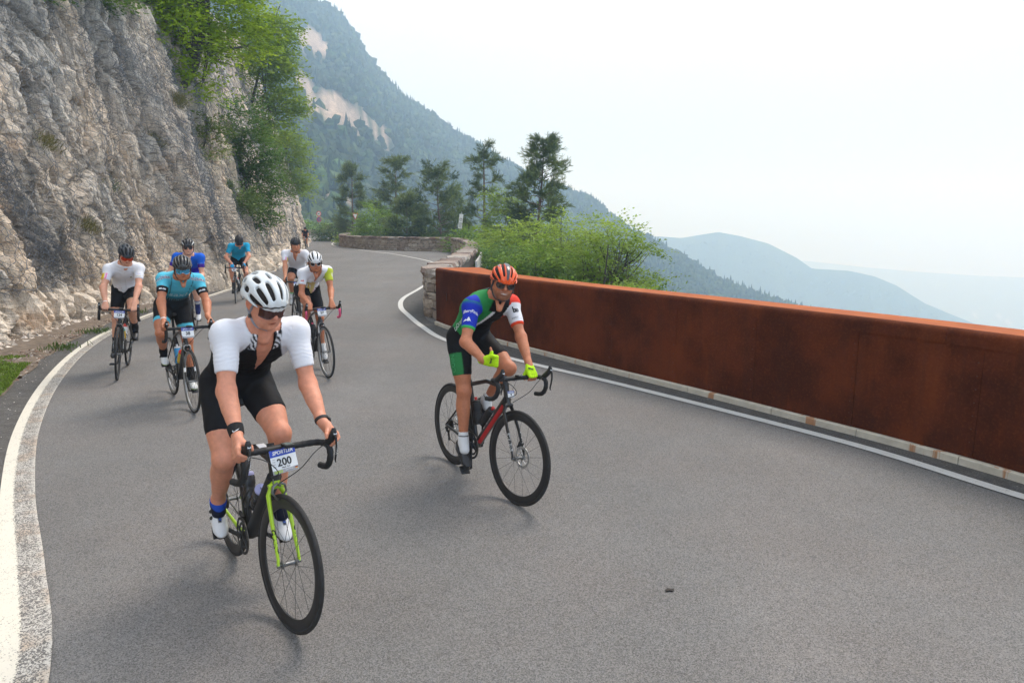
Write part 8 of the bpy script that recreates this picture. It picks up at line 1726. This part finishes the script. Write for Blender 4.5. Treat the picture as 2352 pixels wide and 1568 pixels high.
def j9(d):
    t, a, nf, n = d['t'], d['a'], d['nf'], len(d['t']); C = solid(n, BLACK); G = (.025, .22, .06)
    e = a+.055+(t-.5)*-.05                                      # the green part lies to the rider's right
    C = mixc(C, sm(-e, 0, .006), G); C = mixc(C, sm(-nf, -.05, .0)*sm(.06-a, 0, .01), G)
    C = mixc(C, sm(.016-np.abs(e+.010+(.62-t)*.06), 0, .004)*sm(nf, .1, .15)*sm(t, .42, .5), (.72, .72, .74)); C = mixc(C, sm(.22-t, 0, .01)*sm(-a, .075, .08)*sm(.135+a, 0, .01), (.7, .7, .72))
    C = mixc(C, sm(t, .93, .95)*sm(.075-np.abs(a), 0, .01), BLACK)
    tR = d['ta']['R'][0]; C = mixc(C, d['R']*sm(tR, -.1, .05), (.015, .035, .42)); C = mixc(C, d['R']*sm(tR, .60, .61), (.06, .42, .10)); C = mixc(C, sm(t, .80, .82)*sm(-a, .15, .16)*sm(.24+a, 0, .01)*(1-d['R']), (.015, .035, .42))
    tL = d['ta']['L'][0]; C = mixc(C, d['L'], (.74, .74, .77)); C = mixc(C, d['L']*sm(tL, .59, .60), (.72, .06, .02)); C = mixc(C, sm(a, .115, .12)*sm(t, .68, .7)*(1-d['L'])+d['L']*sm(.10-tL, 0, .02), (.70, .05, .03))
    return C
def s9(d):
    C = solid(len(d['V']), BLACK); t_, dd, an, on = d['tl']['R']; y = d['V'][:, 1]; return mixc(C, on*sm(t_, .30, .31)*sm(-y, .118+0, .122), (.03, .20, .06))
def orange_helm(V):
    an = np.arctan2(V[:, 1], np.maximum(V[:, 2], 1e-3)); C = solid(len(V), (.86, .10, .015)); C = mixc(C, sm(.13-np.abs(an), 0, .02)*sm(V[:, 2], .055, .06), (.045, .048, .055)); C = mixc(C, sm(.05-np.abs(np.abs(an)-.40), 0, .01)*sm(.03-V[:, 0], 0, .01), (.05, .05, .055)); return C
def glove_frame(J, sd, hp):
    c = np.mean([(p['lo']+p['hi'])/2 for p in hp if p['tag'] == 'palm'][:5], 0); Z = to_cam(J, c); Z = nrm(Z+np.array([0, 0, .5])*(sd == 'L')); X = nrm(np.cross([0, 0, 1.], Z)); R = rotm(Z, 0 if sd == 'L' else 1.35); return c, R @ X, R @ np.cross(Z, X)
def d9(root, J, s, bvj, bvs):
    O, X, Y = sleeve_frame(J, 'R', .30, to_cam(J, J['shR'])); decal(root, bvj, 'BergFink', .030, M_LOGOW, O+Y*.02, X, Y, 'lettering', bold=.0006, arc=-3); k = .0011
    decal(root, bvj, '', 0, M_LOGOW, O-Y*.045-X*.01, X, Y, 'mountain_emblem', mesh=[(-.035, -.018), (-.020, .004), (-.012, -.002), (0, .022), (.010, .008), (.022, -.012), (.034, -.020), (.012, -.006), (.0, -.012), (-.012, -.008)])
    O, X, Y = sleeve_frame(J, 'L', .28, to_cam(J, J['shL'])); decal(root, bvj, 'b', .060, M_LOGOK, O+X*.012, X, Y, 'lettering', bold=.002); decal(root, bvj, '@', .030, M_LOGOK, O+X*.026-Y*.004, X, Y, 'lettering', bold=.001); decal(root, bvj, 'ENERGY', .014, M_LOGOK, O-Y*.06, X, Y, 'lettering')
    c = spine(J, .35)-J['lat']*.13*s; Z = nrm(-J['lat']*.8+J['fwd']*.6); Y = nrm(np.cross(Z, J['up'])); Y = Y if Y[2] > 0 else -Y; X = np.cross(Y, Z); X = X if X.dot(J['up']) > 0 else X; decal(root, bvj, 'LaOrange', .040, M_LOGOW, c, np.cross(Y, Z), Y, 'lettering')
    c = spine(J, .60)+J['fwd']*.15; decal(root, bvj, 'r2', .030, mat('jersey_print_grey', (.2, .22, .24), .7), c+J['lat']*.055, J['lat'], J['up'], 'lettering')
    hp, kn = J['hipR'], J['knR']; O = hp+(kn-hp)*.5; Z = nrm(to_cam(J, O)*.4+np.array([0, -1., .1])); Y = nrm(hp-kn); decal(root, bvs, 'COIN', .055, mat('shorts_print', (.05, .33, .12), .7), O, rotm(Z, 1.57) @ np.cross(Y, Z), rotm(Z, 1.57) @ Y, 'lettering')
def j124(d):
    t, a, n = d['t'], d['a'], len(d['t']); C = solid(n, WHITE); tR = d['ta']['R'][0]; an = d['ta']['R'][2]; R = d['R']*sm(tR, .28, .36); C = mixc(C, R*sm(np.abs(an), 1.3, 1.4), (.70, .48, .04)); C = mixc(C, R*sm(.22-np.abs(np.abs(an)-1.0), 0, .05), (.75, .20, .42)); C = mixc(C, R*sm(.12-np.abs(np.abs(an)-.55), 0, .04)*.6, (.55, .45, .70))
    C = mixc(C, sm(noise3(np.stack([a*22, t*26, t*0+4], 1)), .15, .5)*sm(.6-t, 0, .1)*sm(d['nf'], .2, .4)*.16*(1-(d['L'] | d['R'])), (.7, .25, .32)); C = mixc(C, sm(.003-np.abs(a), 0, .002)*sm(d['nf'], .3, .4)*.5, (.5, .5, .52)); return C
def d124(root, J, s, bvj, bvs):
    O, X, Y = sleeve_frame(J, 'L', .52, to_cam(J, J['shL'])); decal(root, bvj, 'sportler', .018, mat('print_yellow', (.6, .42, .05), .7), O, X, Y); decal(root, bvj, 'alperia', .016, mat('print_violet', (.35, .3, .6), .7), O+Y*.03, X, Y)
    c = spine(J, .72)+J['fwd']*.15+J['lat']*.07; decal(root, bvj, '', 0, mat('print_olive', (.25, .25, .05), .7), c, J['lat'], J['up'], 'chest_emblem', mesh=[(-.010, -.004), (-.006, .012), (0, .016), (.007, .010), (.010, -.002), (.003, -.012), (-.005, -.012)])
    hp, kn = J['hipL'], J['knL']; O = hp+(kn-hp)*.5; Z = to_cam(J, O); X = nrm(np.cross([0, 0, 1.], Z)); decal(root, bvs, 'C', .02, M_LOGOR, O, X, np.cross(Z, X))
def j38(d):
    t, a, n = d['t'], d['a'], len(d['t']); C = solid(n, (.10, .50, .66)); C = mixc(C, sm(.80-t, 0, .28)*(1-(d['L'] | d['R']))*.75, (.015, .25, .36)); C = mixc(C, sm(.50-t, -.03, .10)*(1-(d['L'] | d['R'])), (.012, .016, .02)); wv = sm(.004-np.abs(t-.44-.01*np.sin(a*60)), 0, .003)+sm(.003-np.abs(t-.40), 0, .002); C = mixc(C, wv*(1-(d['L'] | d['R'])), (.02, .2, .3))
    for sd in 'LR': tt = d['ta'][sd][0]; C = mixc(C, d[sd]*sm(tt, .40, .41), BLACK)
    C = mixc(C, sm(.004-np.abs(np.abs(a)-.095-.04*(t-.6)), 0, .003)*sm(t, .5, .55)*(1-(d['L'] | d['R'])), (.01, .02, .03)); return C
def d38(root, J, s, bvj, bvs):
    c = spine(J, .60)+J['fwd']*.15; decal(root, bvj, 'saxl', .115, M_LOGOL, c, J['lat'], J['up'], 'lettering', bold=.0012, sx=1.05)
    for sd, y in (('L', 1), ('R', -1)):
        O, X, Y = sleeve_frame(J, sd, .12, to_cam(J, J['sh'+sd]), -y*.35); decal(root, bvj, 'm2bike', .044, M_LOGOW, O+Y*.01, X, Y, 'lettering', bold=.0026, arc=-4*0); decal(root, bvj, 'm2bike', .044, mat('print_navy', (.02, .05, .15), .7), O+Y*.01, X, Y, 'lettering', bold=.0004, lift=.0026)
        O, X, Y = sleeve_frame(J, sd, .50, to_cam(J, J['sh'+sd])); decal(root, bvj, 'en.co' if y > 0 else 'en.co', .030, M_LOGOW, O-Y*.008, X, Y, 'lettering', bold=.0014); decal(root, bvj, 'selle', .012, M_LOGOR, O+Y*.022, X, Y, 'lettering')
    for k in range(9): 
        c = spine(J, .40)+J['fwd']*.15+J['lat']*(-.09+.0225*k); decal(root, bvj, '', 0, mat('print_dusk', (.10, .16, .18), .7) if k == 0 else bpy.data.materials['print_dusk'], c, J['lat'], J['up'], 'print_bar', mesh=[(-.004, -.016), (.002, -.016), (.006, .016), (0, .016)])
def j57(d):
    t, a, n = d['t'], d['a'], len(d['t']); C = solid(n, WHITE); tL = d['ta']['L'][0]; C = mixc(C, d['L'], (.45, .52, .05)); fl = sm(.030-np.hypot((tL-.28)*.28, (d['ta']['L'][2]+.2)*.045)*(1+.35*np.sin(5*np.arctan2(tL-.28, d['ta']['L'][2]+.2))), 0, .006); C = mixc(C, d['L']*fl*.8, (.7, .72, .6))
    side = sm(-a, .02, .025)*sm(.66-t, 0, .01)*(1-d['R'])*sm(d['nf'], -.1, .1); C = mixc(C, side*sm(-a, .07, .075), (.36, .34, .04)); C = mixc(C, side*sm(.062+a, 0, .004)*.9, (.60, .42, .06)); C = mixc(C, sm(.55-t, 0, .01)*sm(a, -.02, -.015)*sm(.05-a, 0, .01)*sm(d['nf'], 0, .1)*.85, (.62, .46, .08)); C = mixc(C, sm(.30-t, 0, .12)*sm(a, .0, .05)*(1-d['L'])*sm(d['nf'], 0, .1)*.7, (.80, .35, .55)); C = mixc(C, sm(.004-np.abs(a+.045+.12*(t-.5)), 0, .003)*side, WHITE)
    return C
def d57(root, J, s, bvj, bvs):
    O, X, Y = sleeve_frame(J, 'R', .38, to_cam(J, J['shR'])); decal(root, bvj, 'cicli', .026, M_LOGOR, O, X, Y, 'lettering', bold=.0012)
def jwhite(d):
    C = solid(len(d['t']), WHITE); tR, _, an = d['ta']['R']; R = d['R']*sm(tR, .34, .38); C = mixc(C, R*sm(np.abs(an), 1.1, 1.2), (.60, .45, .08)); C = mixc(C, R*sm(.2-np.abs(np.abs(an)-.8), 0, .05), (.75, .25, .45)); C = mixc(C, sm(.003-np.abs(d['a']), 0, .002)*sm(d['nf'], .3, .4)*.5, (.4, .4, .42)); return C
def jblue(d):
    C = solid(len(d['t']), (.012, .12, .62)); C = mixc(C, sm(.72-d['t'], 0, .25)*(1-(d['L'] | d['R'])), (.03, .02, .35)); 
    for sd in 'LR': tt = d['ta'][sd][0]; C = mixc(C, d[sd]*sm(tt, .38, .40), (.06, .02, .28)); C = mixc(C, d[sd]*sm(.012-np.abs(tt-.37), 0, .008), (.45, .5, .62))
    return C
riders_setup()
# ---------------------------------------------------------------- air
HZ = 0.00108
hz = MB().box((0, 1600, -75), (4700, 4000, 375)).build('haze', None)
hm = bpy.data.materials.new('haze_air'); hm.use_nodes = True; t = hm.node_tree; t.nodes.clear(); oo = t.nodes.new('ShaderNodeOutputMaterial'); pv = t.nodes.new('ShaderNodeVolumePrincipled')
pv.inputs['Color'].default_value = (0.52, 0.74, 1.0, 1); pv.inputs['Absorption Color'].default_value = (1, 1, 1, 1); pv.inputs['Density'].default_value = HZ; pv.inputs['Anisotropy'].default_value = 0.1
t.links.new(pv.outputs[0], oo.inputs['Volume']); hz.data.materials.append(hm); tag(hz, kind='stuff')
